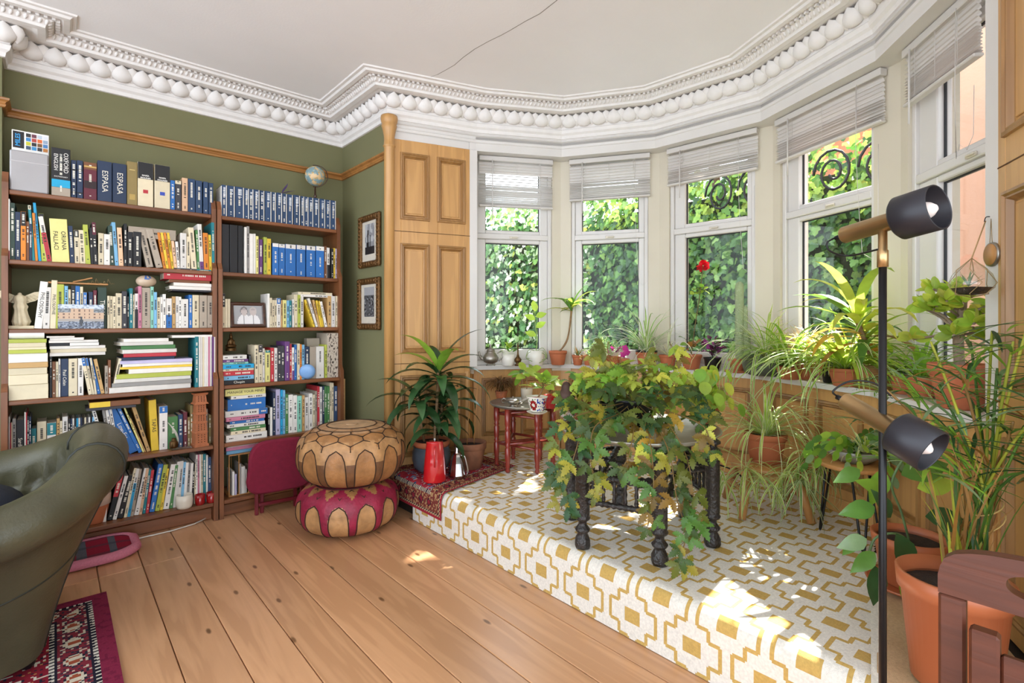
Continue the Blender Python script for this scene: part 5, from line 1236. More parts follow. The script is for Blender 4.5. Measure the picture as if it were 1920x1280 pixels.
for k, (bx, by, d, jz) in enumerate(((1672, 414, RV * .40 - FV * .91 + UP * .14, 0), (1668, 800, RV * .40 - FV * .82 - UP * .42, 0))):
    d.normalize(); j = atF(bx, by, 1.1 - .015) - o0
    q = d.to_track_quat('Z', 'Y')
    hd = MB(); hd.lathe([(.001, -.105), (.017, -.105), (.019, -.102), (.019, .012), (.02, .012), (.02, .02)], 24, j, axis=d); hd = hd.build('brass_barrel', M['brass'], lamp)
    s = MB(); r0 = .0455; s.lathe([(.019, .0), (r0 - .006, .0), (r0, .006), (r0, .074), (r0 - .002, .075), (r0 - .003, .073), (r0 - .003, .008), (.018, .004)], 40, j + d * .012, axis=d, cap=False); s.build('shade', M['shade'], hd)
    b_ = MB(); b_.lathe([(.012, .006), (.016, .018), (.021, .036), (.02, .048), (.014, .062), (.006, .071), (.001, .073)], 18, j + d * .012, axis=d); b_.build('bulb', M['shadein'], hd)
    MB().tube([j - d * .105, j - d * .122 - UP * .002], .006, 8).build('cable_grip', M['black'], hd)
    e = j - d * .122; pz = Vector((0, 0, j.z - (.035 if k == 0 else .03)))
    if k == 0: pts = [e, e - RV * .02 - UP * .012, e - RV * .012 - UP * .032, e + RV * .03 - UP * .042, Vector((0, 0, e.z - .04)) - RV * .006]
    else: pts = [e, e - RV * .008 + UP * .012, e + RV * .03 + UP * .034, e + RV * .085 + UP * .03, e + RV * .125 + UP * .0]
    MB().tube(cat([tuple(p) for p in pts], 6), .0022, 6).build('cable', M['black'], lamp)
    MB().tube([Vector((0, 0, j.z)) - RV * .002, j - d * .01], .008, 8).build('bracket', M['brass'], lamp)

# ------------------------------------------------------------------ folding wooden chair at the step
ch = thing('wooden_chair', 'brown wooden folding chair with curved top rail and oval hand hole', 'chair', (1.08, .02, 0), R(-90))
# local x runs along -Y world (towards the right), local y = +X world
zt = .85
def rail(pts_top, z0, y0, y1, name, hole=None):
    mb = MB(); n = len(pts_top); top = [(x, z) for x, z in pts_top]
    out_ = top + [(pts_top[-1][0], z0), (pts_top[0][0], z0)]
    bm = bmesh.new(); v0 = [bm.verts.new((x, y0, z)) for x, z in out_]; f = bm.faces.new(v0)
    ex = bmesh.ops.extrude_face_region(bm, geom=[f]); bmesh.ops.translate(bm, vec=(0, y1 - y0, 0), verts=[v for v in ex['geom'] if isinstance(v, bmesh.types.BMVert)])
    bmesh.ops.recalc_face_normals(bm, faces=bm.faces); bmesh.ops.bevel(bm, geom=[e for e in bm.edges if e.calc_length() > .0], offset=.004, segments=2, affect='EDGES')
    me = bpy.data.meshes.new(name); bm.to_mesh(me); bm.free(); me.materials.append(M['mahog']); return link(name, me, ch)
hw = .142; topc = [(-hw, zt - .05), (-hw + .008, zt - .028), (-hw + .025, zt - .014), (-hw + .06, zt - .006), (-hw + .12, zt), (0, zt + .004), (hw - .12, zt), (hw - .06, zt - .006), (hw - .025, zt - .014), (hw - .008, zt - .028), (hw, zt - .05)]
# top rail with an oval hole: ring of quads between outline and hole
def holed(name, outline, hx, hz, ha, hb, y0, y1):
    mb = MB(); n = 64; O = []; I = []
    cx_, cz_ = hx, hz
    for k in range(n):
        a = 2 * math.pi * k / n; d = Vector((math.cos(a), math.sin(a))); best = 9
        for i in range(len(outline)):
            p = Vector(outline[i]) - Vector((cx_, cz_)); q = Vector(outline[(i + 1) % len(outline)]) - Vector((cx_, cz_)); e = q - p; den = d.x * e.y - d.y * e.x
            if abs(den) < 1e-9: continue
            t = (p.x * e.y - p.y * e.x) / den; s = (p.x * d.y - p.y * d.x) / den
            if t > 0 and -1e-6 <= s <= 1 + 1e-6: best = min(best, t)
        O.append((cx_ + d.x * best, cz_ + d.y * best)); I.append((cx_ + ha * math.copysign(abs(d.x) ** .8, d.x), cz_ + hb * math.copysign(abs(d.y) ** .8, d.y)))
    for y in (y0, y1): mb.v += [(x, y, z) for x, z in O] + [(x, y, z) for x, z in I]
    for k in range(n):
        k2 = (k + 1) % n; mb.f += [(k, k2, n + k2, n + k), (2 * n + k, 3 * n + k, 3 * n + k2, 2 * n + k2), (k, 2 * n + k, 2 * n + k2, k2), (n + k, n + k2, 3 * n + k2, 3 * n + k)]
    mb.c = [(.3,) * 3] * len(mb.f); mb.sm = [False] * len(mb.f); mb.mi = [0] * len(mb.f)
    return mb.build(name, M['mahog'], ch, recalc=True)
holed('top_rail', topc + [(hw, zt - .085), (-hw, zt - .085)], 0, zt - .042, .062, .02, -.012, .012)
for s in (-1, 1):
    MB().bbox(min(s * hw, s * (hw - .034)), max(s * hw, s * (hw - .034)), -.011, .013, .0, zt - .086, .004).build('back_leg', M['mahog'], ch)
    MB().bbox(min(s * (hw - .04), s * (hw - .075)), max(s * (hw - .04), s * (hw - .075)), -.035, -.008, .30, zt - .118, .004).build('inner_stile', M['mahog'], ch)
    MB().bbox(min(s * (hw - .038), s * (hw - .066)), max(s * (hw - .038), s * (hw - .066)), 0, .028, 0, .62, .004, mat=Matrix.Translation((0, -.38, 0)) @ Matrix.Rotation(R(-34), 4, 'X')).build('front_leg', M['mahog'], ch)
for zz, h_ in ((zt - .20, .055), (zt - .29, .055)): MB().bbox(-hw + .075, hw - .075, -.03, -.014, zz, zz + h_, .004).build('back_slat', M['mahog'], ch)
for k in range(5): MB().bbox(-hw + .045, hw - .045, -.40 + k * .075, -.335 + k * .075, .44, .455, .004).build('seat_slat', M['mahog'], ch)

# ------------------------------------------------------------------ things on the platform
zp = ZP + .004
M['enamel'] = plain('red_enamel', '#c21c22', .12, var=.03, spec=.8, coat=.5); M['enamelw'] = plain('white_enamel', '#eceef0', .2, var=.02)
M['glaze'] = plain('grey_blue_glaze', '#4a5560', .3, var=.25, scale=14, spec=.6)
p = onZ(815, 900, zp + .012); k_ = mpp(p); o = thing('enamel_jug', 'tall red enamel jug with white inside on the draped rug', 'jug', (p.x, p.y, zp + .012))
ht = 72 * k_; MB().lathe([(.001, .0), (21 * k_, 0), (22 * k_, .006), (19 * k_, ht * .55), (15.5 * k_, ht), (15.8 * k_, ht + .002)], 32).build('body', M['enamel'], o)
MB().lathe([(15.8 * k_, ht + .002), (15 * k_, ht), (15 * k_, ht * .75), (18.3 * k_, .02), (.001, .012)], 28, cap=False).build('lining', M['enamelw'], o)
d = (Vector((-p.x, -p.y, 0))).normalized(); sd = Vector((-d.y, d.x, 0))
MB().tube(cat([tuple(d * 16.5 * k_ + UP * ht * .92), tuple(d * 25 * k_ + UP * ht * .86), tuple(d * 26 * k_ + UP * ht * .6), tuple(d * 19.6 * k_ + UP * ht * .42)], 6), .006, 10).build('handle', M['enamel'], o)
MB().add([-d * 15 * k_ + sd * .014 + UP * (ht - .012), -d * 15 * k_ - sd * .014 + UP * (ht - .012), -d * 22 * k_ + UP * (ht + .008), -d * 15 * k_ + UP * (ht - .05)], [(0, 1, 2), (0, 2, 3), (1, 3, 2)]).build('spout', M['enamelw'], o)
p = onZ(857, 893, zp + .012); k_ = mpp(p); o = thing('coffee_pot', 'small steel stovetop coffee pot with a curved handle beside the red jug', 'coffee pot', (p.x, p.y, zp + .012)); M['steel'] = plain('polished_steel', '#b9b6b4', .12, metal=1.0, var=.05)
MB().lathe([(16 * k_, 0), (16 * k_, 4 * k_), (12 * k_, 26 * k_), (9 * k_, 38 * k_), (7 * k_, 42 * k_)], 8, smooth=False).build('body', M['steel'], o)
MB().lathe([(7 * k_, 42 * k_), (5 * k_, 47 * k_), (4 * k_, 49 * k_), (4.6 * k_, 52 * k_), (3 * k_, 56 * k_), (.001, 57 * k_)], 12).build('lid', M['steel'], o)
MB().tube(cat([tuple(RV * 8 * k_ + UP * 40 * k_), tuple(RV * 15 * k_ + UP * 36 * k_), tuple(RV * 20 * k_ + UP * 12 * k_), tuple(RV * 19 * k_ + UP * 3 * k_)], 6), 1.8 * k_, 8).build('handle', M['steel'], o)
# red folding table with round tray
RT = Vector((2.36, 2.52)); zt = .655
o = thing('tray_table', 'red turned-leg folding table with a round grey metal tray top', 'table', (RT.x, RT.y, zp), R(12)); hL = zt - zp
M['traym'] = plain('tarnished_tray', '#a8a69c', .35, metal=.7, var=.2, scale=16, bmp=.15, bscale=60)
MB().lathe([(.001, hL), (.215, hL), (.228, hL + .012), (.236, hL + .014), (.236, hL + .009), (.22, hL - .006), (.001, hL - .006)], 48).build('tray', M['traym'], o)
lp_ = [(.012, 0), (.017, .012), (.011, .024), (.017, .04), (.014, .06), (.019, .09), (.019, .15), (.013, .162), (.02, .172), (.013, .182), (.018, .2), (.019, .26), (.013, .27), (.02, .28), (.014, .29), (.02, .31), (.02, hL - .006)]
LG = [Vector((math.cos(R(60 * k)) * .19, math.sin(R(60 * k)) * .19, 0)) for k in range(6)]
for q in LG: MB().lathe(lp_, 14, q).build('leg', M['redlac'], o)
for a_, b_, z_ in ((0, 2, .15), (2, 4, .15), (4, 0, .15), (1, 3, .18), (3, 5, .18), (5, 1, .18)):
    for dz in (0, .20): MB().tube([LG[a_] + UP * (z_ + dz), LG[b_] + UP * (z_ + dz)], .009, 8).build('stretcher', M['redlac'], o)
# black carved table with tray
BT = Vector((2.01, 1.385)); zt = .712; M['ebony'] = plain('carved_ebony', '#26211f', .38, var=.35, scale=60, bmp=1.0, bscale=55, spec=.6)
o = thing('carved_table', 'black carved folding table with spindle stretchers under the grape ivy', 'table', (BT.x, BT.y, zp)); hL = zt - zp
MB().lathe([(.001, hL), (.335, hL), (.352, hL + .012), (.362, hL + .015), (.364, hL + .009), (.34, hL - .008), (.001, hL - .008)], 64).build('tray', M['traym'], o)
lp_ = [(.03, 0), (.034, .012), (.033, .035), (.024, .055), (.02, .062), (.03, .072), (.033, .08), (.026, .088), (.018, .10), (.018, .112), (.031, .122), (.034, .13), (.029, .138), (.031, .15), (.031, hL - .075), (.034, hL - .07), (.034, hL - .058), (.022, hL - .05), (.018, hL - .04), (.034, hL - .03), (.034, hL - .022), (.02, hL - .012), (.02, hL - .008)]
LG = [Vector((math.cos(R(170 + 60 * k)) * .325, math.sin(R(170 + 60 * k)) * .325, 0)) for k in range(6)]
for q in LG:
    lg = MB().lathe(lp_, 20, q, wob=lambda a, z: 1 + (.04 * math.sin(8 * a + z * 120) if .15 < z < hL - .08 else .05 * math.sin(14 * a) if z < .05 else 0)).build('leg', M['ebony'], o)
def bobbin(a, b, r=.012, n=14):
    pts = [a.lerp(b, t / n) for t in range(n + 1)]; return MB().tube(pts, [r * (1.15 if t % 2 else .75) for t in range(n + 1)], 10)
for k in range(6):
    a_, b_ = LG[k], LG[(k + 1) % 6]
    if k in (0, 2, 4):
        for z_ in (.2, .31): bobbin(a_ + UP * z_, b_ + UP * z_, .013, 26).build('stretcher', M['ebony'], o)
        for t in range(1, 7):
            c_ = a_.lerp(b_, t / 7); bobbin(c_ + UP * .205, c_ + UP * .305, .008, 6).build('spindle', M['ebony'], o)
for a_, b_ in ((0, 2), (2, 4), (4, 0), (1, 3), (3, 5), (5, 1)): bobbin(LG[a_] + UP * (.18 if a_ % 2 else .33), LG[b_] + UP * (.33 if a_ % 2 else .18), .014, 30).build('brace', M['ebony'], o)
# stool with stone planter
S0 = Vector((2.735, 1.105)); o = thing('wooden_stool', 'light oak stool with splayed legs carrying the spider plant', 'stool', (S0.x, S0.y, zp), R(-51)); hs = .245
mb = MB(); mb.lathe([(.15, hs - .03), (.165, hs - .022), (.168, hs - .008), (.16, hs)], 32); mb.build('seat', M['oak'], o)
for sx in (-1, 1):
    for sy in (-1, 1): MB().tube([(sx * .11, sy * .11, hs - .02), (sx * .158, sy * .158, 0)], [.021, .019], 10).build('leg', M['oak'], o)
    MB().tube([(sx * .135, -.135, .11), (sx * .135, .135, .11)], .011, 8).build('stretcher', M['oak'], o)
# hairpin side table
H0 = Vector((2.645, .69)); zt = .565; o = thing('hairpin_table', 'small round wooden side table on black hairpin legs', 'table', (H0.x, H0.y, zp)); hL = zt - zp
MB().lathe([(.001, hL), (.14, hL), (.145, hL + .004), (.145, hL + .016), (.14, hL + .02), (.001, hL + .02)], 40).build('top', M['oak'], o)
for k in range(3):
    a = R(208 + 120 * k); c_ = Vector((math.cos(a), math.sin(a), 0)); t_ = Vector((-c_.y, c_.x, 0))
    MB().tube([c_ * .10 + t_ * .035 + UP * hL, c_ * .135 + t_ * .006 + UP * .012, c_ * .137 + UP * .004, c_ * .135 - t_ * .006 + UP * .012, c_ * .10 - t_ * .035 + UP * hL], .005, 8).build('hairpin_leg', M['black'], o)
# scrolled iron foot of a plant stand
p = onZ(1378, 912, zp); k_ = mpp(p)
tag(MB().tube(cat([tuple(RV * (math.cos(a) * 13 * k_) + UP * (13 * k_ + math.sin(a) * 13 * k_)) for a in [R(-150 + 38 * j) for j in range(7)]] + [tuple(-RV * 10 * k_ + UP * 32 * k_ + FV * .05), tuple(-RV * 60 * k_ + UP * 44 * k_ + FV * .12)], 5), .0045, 8).build('iron_hook', M['iron'], None, (p.x, p.y, zp)), 'curled black iron hook lying by the stool', 'hook')
# storm lantern on the black table
p = Vector((BT.x - .22, BT.y + .22)); F_ = CA * p.x + SA * p.y; p = atF(1062, 820, 2.42); o = thing('glass_lantern', 'small glass lantern with a brown metal cap on the black table', 'lantern', (p.x, p.y, .728)); k_ = 2.42 / FPX
MB().lathe([(19 * k_, 0), (20 * k_, 4 * k_), (22 * k_, 14 * k_), (20 * k_, 30 * k_), (16 * k_, 38 * k_)], 24, cap=False).build('glass', M['clear'], o)
M['rust'] = plain('rusty_brown_metal', '#4c372e', .6, metal=.4, var=.2)
MB().lathe([(18 * k_, 36 * k_), (18 * k_, 44 * k_), (14 * k_, 46 * k_), (16 * k_, 50 * k_), (14 * k_, 58 * k_), (10 * k_, 62 * k_), (9 * k_, 70 * k_), (5 * k_, 76 * k_), (.001, 78 * k_)], 20).build('cap', M['rust'], o)
MB().lathe([(18 * k_, 0), (18 * k_, 3 * k_), (.001, 3.2 * k_)], 18).build('base', M['rust'], o)

# ------------------------------------------------------------------ plants
rp = random.Random(21)
def jit(c, k=.12): 
    f = 1 + rp.uniform(-k, k); return (min(1, c[0] * f * (1 + rp.uniform(-k, k) * .6)), min(1, c[1] * f), min(1, c[2] * f))
def strapg(mb, P, az, el, L, w, droop, col, n=8, fold=.3, edge=None, tip=1.5, basew=.35, sway=0):
    """arching strap leaf: starts at P towards azimuth az / elevation el (deg), bends down by droop over its length"""
    P = Vector(P); rows = []; a = R(az); e = R(el); st = L / n
    for i in range(n + 1):
        t = i / n; ww = w * .5 * (basew + (1 - basew) * min(1, t * 3.2)) * (1 - t ** (2 + tip)) + .0004
        d = Vector((math.cos(a) * math.cos(e), math.sin(a) * math.cos(e), math.sin(e))); s = Vector((-math.sin(a), math.cos(a), 0)); nn = d.cross(s)
        q = [P - s * ww - nn * ww * fold * -1, P.copy(), P + s * ww - nn * ww * fold * -1]
        if edge is not None: q = [q[0], P.lerp(q[0], .5), P.lerp(q[2], .5), q[2]]
        rows.append(q); P = P + d * st; e -= R(droop) / n * (.5 + t); a += R(sway) / n
    m = len(rows[0]); vs = [v for r_ in rows for v in r_]; fs = []; cl = []
    for i in range(n):
        for k in range(m - 1):
            fs.append((i * m + k, i * m + k + 1, (i + 1) * m + k + 1, (i + 1) * m + k)); cl.append(col if edge is None or k == 1 else edge)
    return mb.add(vs, fs, cl, True)
SHP = dict(ovate=[(0, .04), (.12, .55), (.3, .95), (.45, 1), (.65, .8), (.85, .38), (1, .02)], round=[(0, .25), (.08, .62), (.25, .92), (.45, 1), (.65, .92), (.85, .6), (1, .05)], lance=[(0, .08), (.2, .6), (.4, 1), (.6, .9), (.8, .5), (1, .02)],
           tooth=[(0, .05), (.14, .4), (.2, .26), (.36, .85), (.42, .5), (.54, 1), (.6, .56), (.72, .74), (.77, .36), (.87, .42), (.91, .16), (1, .01)], heart=[(0, .3), (.06, .8), (.2, 1), (.4, .92), (.65, .62), (.85, .28), (1, .02)])
def ovalg(mb, P, d, nrm, L, W, col, shape='ovate', fold=.2, curl=.25, rib=None):
    P, d, nrm = Vector(P), Vector(d).normalized(), Vector(nrm); nrm = (nrm - d * nrm.dot(d)); nrm = nrm.normalized() if nrm.length > 1e-4 else d.orthogonal().normalized(); s = d.cross(nrm); rows = []
    for t, hw in SHP[shape]:
        c = P + d * (L * t) - nrm * (curl * L * t * t); w = W * .5 * hw; rows.append([c - s * w + nrm * w * fold, c, c + s * w + nrm * w * fold])
    vs = [v for r_ in rows for v in r_]; fs = []
    for i in range(len(rows) - 1):
        for k in range(2): fs.append((i * 3 + k, (i + 1) * 3 + k, (i + 1) * 3 + k + 1, i * 3 + k + 1))
    return mb.add(vs, fs, col, True)
def dirv(az, el): return Vector((math.cos(R(az)) * math.cos(R(el)), math.sin(R(az)) * math.cos(R(el)), math.sin(R(el))))
def lim(o, az):                                          # plants on the window board grow into the room, not through the glass
    if abs(o.location.z - ZS) > .02: return 1.0
    u = Vector((o.location.x - 1.9, o.location.y - 1.55, 0)).normalized(); return 1.0 if dirv(az, 0).dot(u) < .25 else .42
def leafo(mb, o, m='leaf', name='leaf'): return mb.build(name, M[m], o)
def plant(name, label, loc, cat='plant'): return thing(name, label, cat, tuple(loc))
SILLL = offs(C, -.055)
def sillp(px, line=None):
    L_ = line or SILLL
    for i in range(5):
        a, b = L_[i], L_[i + 1]; s = colhit(px, a, b); 
        if -.001 <= s <= (b - a).length + .001: q = a + (b - a) * (s / (b - a).length); return Vector((q.x, q.y, ZS))
    return Vector((*L_[5 if px > 1500 else 0], ZS))
G = {k: hexl(v) for k, v in dict(dk='#2f4f2c', dk2='#3d6238', md='#5f8a3c', br='#8ab63f', lm='#aecb4c', yl='#c9cf52', pale='#dfe6b8', wht='#eef0dc', brn='#a8783c', gold='#cfa23c', sage='#8fae7e', dry='#b98f58', straw='#e3cfa2', pur='#6d2a58', mag='#b22a86').items()}

# dracaena in a glazed pot on the draped rug
p = onZ(809, 890, zp + .01); c_ = p + Vector((p.x, p.y, 0)).normalized() * .11
o = plant('dracaena', 'large dark green dracaena in a terracotta pot set in a grey glazed one', (c_.x, c_.y, zp + .01))
MB().lathe([(.085, 0), (.112, .03), (.124, .08), (.122, .125), (.112, .15), (.118, .158), (.112, .16), (.105, .15)], 32, cap=True).build('outer_pot', M['glaze'], o)
MB().lathe([(.10, .14), (.112, .165), (.116, .168), (.118, .195), (.112, .197), (.108, .18)], 32, cap=False).build('inner_pot', M['terra'], o)
MB().lathe([(.109, .178), (.05, .184), (.001, .186)], 20, cap=False).build('soil', M['soil'], o)
stemm = plain('cane_stem', '#8a6a48', .7, var=.25, scale=30)
for sx, sy, ht, L_, n_, bri in ((.02, -.01, .66, .38, 20, 1), (-.035, .03, .50, .33, 17, 0), (.04, .0, .45, .33, 17, 0), (.0, -.03, .33, .28, 12, 0)):
    top = Vector((sx * 2.2, sy * 1.5, ht)); MB().tube([(sx, sy, .18), (sx * 1.6, sy * 1.2, ht * .6), tuple(top)], .009, 8).build('cane', stemm, o)
    for k in range(n_):
        az = k * 137.5 + rp.uniform(-15, 15); f = k / n_
        if math.cos(R(az - 70)) > .55: L2 = L_ * .62
        else: L2 = L_
        mb = MB(); strapg(mb, top - UP * (.10 * (1 - f)), az, 0 + 74 * f ** 1.4 * (1 if bri else .75), L2 * rp.uniform(.85, 1.1), .074, 60 + 55 * (1 - f), jit(G['br'] if bri and f > .6 and rp.random() < .45 else G['dk2'] if rp.random() < .5 else G['dk']), 9, .25); leafo(mb, o, 'dleaf')
# weathered pot with two canes
p = atF(882, 800, 3.40); o = plant('weathered_pot', 'weathered brown clay pot holding soil and two thin canes', (p.x, p.y, zp), 'plant pot'); M['oldclay'] = plain('weathered_clay', '#86583f', .85, var=.35, scale=14, bmp=.2)
flowerpot(o, .105, .175, 'oldclay', .18, .7); p2 = atF(905, 600, 3.4) - Vector(o.location)
MB().tube([(.03, 0, .15), (.05, -.02, .62)], .0035, 6).build('cane', M['oak'], o); MB().tube([(-.02, .01, .15), (-.015, .0, .36)], .003, 6).build('cane', M['oak'], o)

# --- on the red table
zt = .655 + .0005
def on_tray(x, y, zz=zt): q = onZ(x, y, zz); return Vector((q.x, q.y, zz))
q = on_tray(940, 748); k_ = mpp(q); o = plant('dry_grass', 'small terracotta pot with a shaggy mop of dry brown grass on the red table', q)
flowerpot(o, .045, .06); mb = MB()
for k in range(330):
    az = rp.uniform(0, 360); strapg(mb, (rp.uniform(-.01, .01), rp.uniform(-.01, .01), .05), az, rp.uniform(50, 88), rp.uniform(.13, .22), .004, rp.uniform(140, 210), jit(hexl('#7c5834'), .3), 7, 0)
stuff(mb.build('dry_blades', M['leaf'], o))
for k in range(9): mb = MB(); strapg(mb, (0, 0, .05), k * 40, 60, .07, .005, 30, jit(G['sage']), 4); leafo(mb, o)
q = on_tray(962, 762); o = thing('oil_lamp', 'tarnished metal genie oil lamp with a long spout on the red table', 'oil lamp', q, math.atan2(RV.y, RV.x)); ol = M['pewter']
MB().lathe([(.022, 0), (.026, .004), (.012, .012), (.03, .02), (.045, .034), (.04, .046), (.02, .052), (.012, .054), (.008, .062), (.001, .066)], 22, (0, 0, 0)).build('body', ol, o)
MB().tube([(.03, 0, .03), (.06, 0, .034), (.085, 0, .046), (.10, 0, .052)], [.018, .012, .008, .01], 12).build('spout', ol, o)
MB().tube([(-.035, 0, .04), (-.06, 0, .055), (-.075, 0, .045), (-.07, 0, .028), (-.042, 0, .03)], .004, 8).build('handle', ol, o)
def leafy(o, base, n, spread, ht, L_, W_, cols, shape='ovate', m='leaf', stem=True, up=.35, el=(5, 60), petiole=.05, stemcol='#5d6b3a'):
    """bushy plant: petioles from a short stem with one blade each"""
    for k in range(n):
        az = k * 137.5 + rp.uniform(-25, 25); e = rp.uniform(*el); f = rp.random() ** .7; b = Vector(base) + Vector((0, 0, ht * f)); d = dirv(az, e)
        t_ = b + d * (spread * rp.uniform(.35, 1.0) * lim(o, az)); mb = MB(); cc = jit(rp.choice(cols))
        if stem: mb.tube([b, b.lerp(t_, .5) + UP * .008, t_], .0013, 4, hexl(stemcol))
        dd = (d + Vector((rp.gauss(0, .3), rp.gauss(0, .3), rp.gauss(-.25, .25)))).normalized()
        ovalg(mb, t_, dd, (UP * up + Vector((rp.gauss(0, .3), rp.gauss(0, .3), .4)) - FV * .35), L_ * rp.uniform(.75, 1.15), W_ * rp.uniform(.8, 1.1), cc, shape); leafo(mb, o, m)
q = on_tray(988, 755); q += FV * .05; o = plant('peperomia', 'cream pot with rounded bright green leaves at the back of the red table', (q.x, q.y, zt)); MB().lathe([(.036, 0), (.042, .09), (.044, .092), (.04, .092), (.038, .08), (.001, .082)], 24, col=hexl('#d3c8b8')).build('pot', M['gloss'], o)
MB().tube([(0, 0, .08), (.004, 0, .13), (-.01, 0, .19)], .0035, 6).build('stem', stemm, o); leafy(o, (-.006, 0, .14), 13, .07, .06, .075, .06, [G['br'], G['lm'], G['md']], 'round', el=(0, 55))
q = on_tray(1007, 775); o = plant('painted_pot', 'white ceramic pot painted with red and blue flowers, holding a leafy green plant', q)
mb = MB(); n_ = 48; pr_ = [(.036, .012), (.042, .02)] + [(.042 + .018 * t / 14, .02 + .075 * t / 14) for t in range(1, 15)] + [(.064, .10), (.064, .104), (.058, .104), (.056, .092)]
mb.lathe(pr_, n_, cap=True); mb.c = []
fv = Vector((-q.x, -q.y)).normalized(); a0 = math.atan2(fv.y, fv.x)
for f in mb.f:
    c = Vector([sum(mb.v[i][k] for i in f) / len(f) for k in range(3)]); a = (math.atan2(c.y, c.x) - a0 + math.pi) % (2 * math.pi) - math.pi; z = c.z; col = hexl('#e8e4da')
    if .022 < z < .094:
        d1 = ((a + .45) / .42) ** 2 + ((z - .056) / .03) ** 2
        if d1 < 1: col = hexl('#8e1f22') if d1 > .15 else hexl('#d9d2c8')
        elif mnoise.noise((a * 5, z * 90, 3)) > .12: col = hexl('#2a4aa0') if a > -.1 else hexl('#4a7a4a')
        elif a > .75 and mnoise.noise((a * 5, z * 80, 9)) > 0: col = hexl('#a8302a')
    mb.c.append(col)
mb.build('pot', M['gloss'], o); MB().lathe([(.04, 0), (.062, .012), (.064, .014), (.058, .012), (.036, .006)], 28, col=hexl('#e8e4da')).build('saucer', M['gloss'], o)
MB().lathe([(.056, .09), (.001, .094)], 18, cap=False).build('soil', M['soil'], o); MB().tube([(.0, 0, .09), (.02, -.01, .12), (.035, -.02, .155)], .005, 8).build('stem', stemm, o)
leafy(o, (.03, -.015, .14), 14, .08, .05, .10, .07, [G['br'], G['lm'], G['br']], 'ovate', el=(5, 65))
q = on_tray(1036, 765) ; q -= RV * .015; o = plant('red_planter', 'small red pot with bright lobed leaves at the edge of the red table', q); M['redpot'] = plain('red_glazed_pot', '#a8161c', .2, var=.06, spec=.7)
flowerpot(o, .042, .085, 'redpot', .12, .78); leafy(o, (0, 0, .08), 16, .08, .06, .07, .06, [G['lm'], G['br'], G['yl']], 'tooth')

# --- window board, window by the panelled jamb
def terr(px, r, h, name, label, z=ZS, m='terra', line=None, cat='plant', **kw):
    q = sillp(px, line); o = plant(name, label, (q.x, q.y, z), cat); flowerpot(o, r, h, m, **kw); return o
q = sillp(920); o = thing('teapot', 'old silver plated teapot on four feet on the window board', 'teapot', q, math.atan2(RV.y, RV.x)); k_ = mpp(q)
MB().lathe([(6 * k_, 4 * k_), (13 * k_, 8 * k_), (15 * k_, 15 * k_), (11 * k_, 22 * k_), (7.5 * k_, 26 * k_), (8 * k_, 28 * k_)], 24).build('body', M['pewter'], o)
MB().lathe([(8 * k_, 28 * k_), (7 * k_, 31 * k_), (3 * k_, 34 * k_), (1.4 * k_, 36 * k_), (2 * k_, 39 * k_), (.5 * k_, 41 * k_)], 18).build('lid', M['pewter'], o)
MB().tube(cat([(12 * k_, 0, 24 * k_), (20 * k_, 0, 28 * k_), (22 * k_, 0, 18 * k_), (15 * k_, 0, 9 * k_)], 6), 1.4 * k_, 8).build('handle', M['pewter'], o)
MB().tube(cat([(-12 * k_, 0, 12 * k_), (-19 * k_, 0, 16 * k_), (-22 * k_, 0, 27 * k_)], 6), [3 * k_] * 6 + [2 * k_] * 6 + [1.6 * k_], 8).build('spout', M['pewter'], o)
for a in (45, 135, 225, 315): MB().tube([dirv(a, 0) * 8 * k_ + UP * 7 * k_, dirv(a, 0) * 11 * k_ + UP * 1.0 * k_], 1.1 * k_, 6).build('foot', M['pewter'], o)
def whitepot(o, r, h, ribs=0):
    MB().lathe([(r * .8, 0), (r * .86, .004), (r, h * .5), (r * 1.02, h), (r * .93, h), (r * .9, h * .85), (.001, h * .86)], 40, col=hexl('#e6e2d9'), wob=(lambda a, z: 1 + .025 * math.sin(a * 20)) if ribs else None).build('pot', M['gloss'], o)
q = sillp(953); o = plant('ribbed_pot', 'white ribbed pot with a short bushy green plant on the window board', q); whitepot(o, .05, .085, 1); leafy(o, (0, 0, .075), 34, .07, .05, .055, .022, [G['br'], G['md'], G['lm']], 'lance', el=(20, 85), stem=False)
q = sillp(971) - FV * .03; o = thing('brass_bottle', 'slender brass perfume bottle between the white pots', 'bottle', q); k_ = mpp(q)
MB().lathe([(6 * k_, 0), (7 * k_, 2 * k_), (3 * k_, 4 * k_), (6 * k_, 8 * k_), (7 * k_, 12 * k_), (3 * k_, 17 * k_), (1.6 * k_, 22 * k_), (1.2 * k_, 34 * k_), (2 * k_, 36 * k_), (.6 * k_, 44 * k_)], 16).build('body', M['bronze'], o)
q = sillp(1005); o = plant('trailing_pothos', 'plain white pot with a tall pale stem and trailing rootlets on the window board', q); whitepot(o, .058, .11); k_ = mpp(q)
MB().tube(cat([(0, 0, .1), (.01, 0, .2), (0, .01, .32), (-.01, 0, .40)], 5), .004, 6).build('stem', plain('green_stem', '#8aa05a', .6), o)
for a, b in (((-.01, 0, .34), 150), ((0, 0, .40), 100), ((.0, 0, .36), 20), ((0, 0, .28), -40), ((0, 0, .22), 160)):
    mb = MB(); ovalg(mb, a, RV * math.cos(R(b)) + UP * (.25 + .4 * abs(math.sin(R(b)))), -FV + UP * .4, .085, .05, jit(G['lm']), 'ovate'); leafo(mb, o)
for k in range(5):
    s = -1 if k % 2 else 1; pts = cat([(0, 0, .1), tuple(RV * s * .05 - FV * .05 + UP * (.13 - .01 * k)), tuple(RV * s * .075 - FV * .06 + UP * .06), tuple(RV * s * (.02 + .01 * k) - FV * .07 + UP * (.02 + .012 * k))], 5); MB().tube(pts, .0022, 5).build('rootlet', MATS['green_stem'], o)
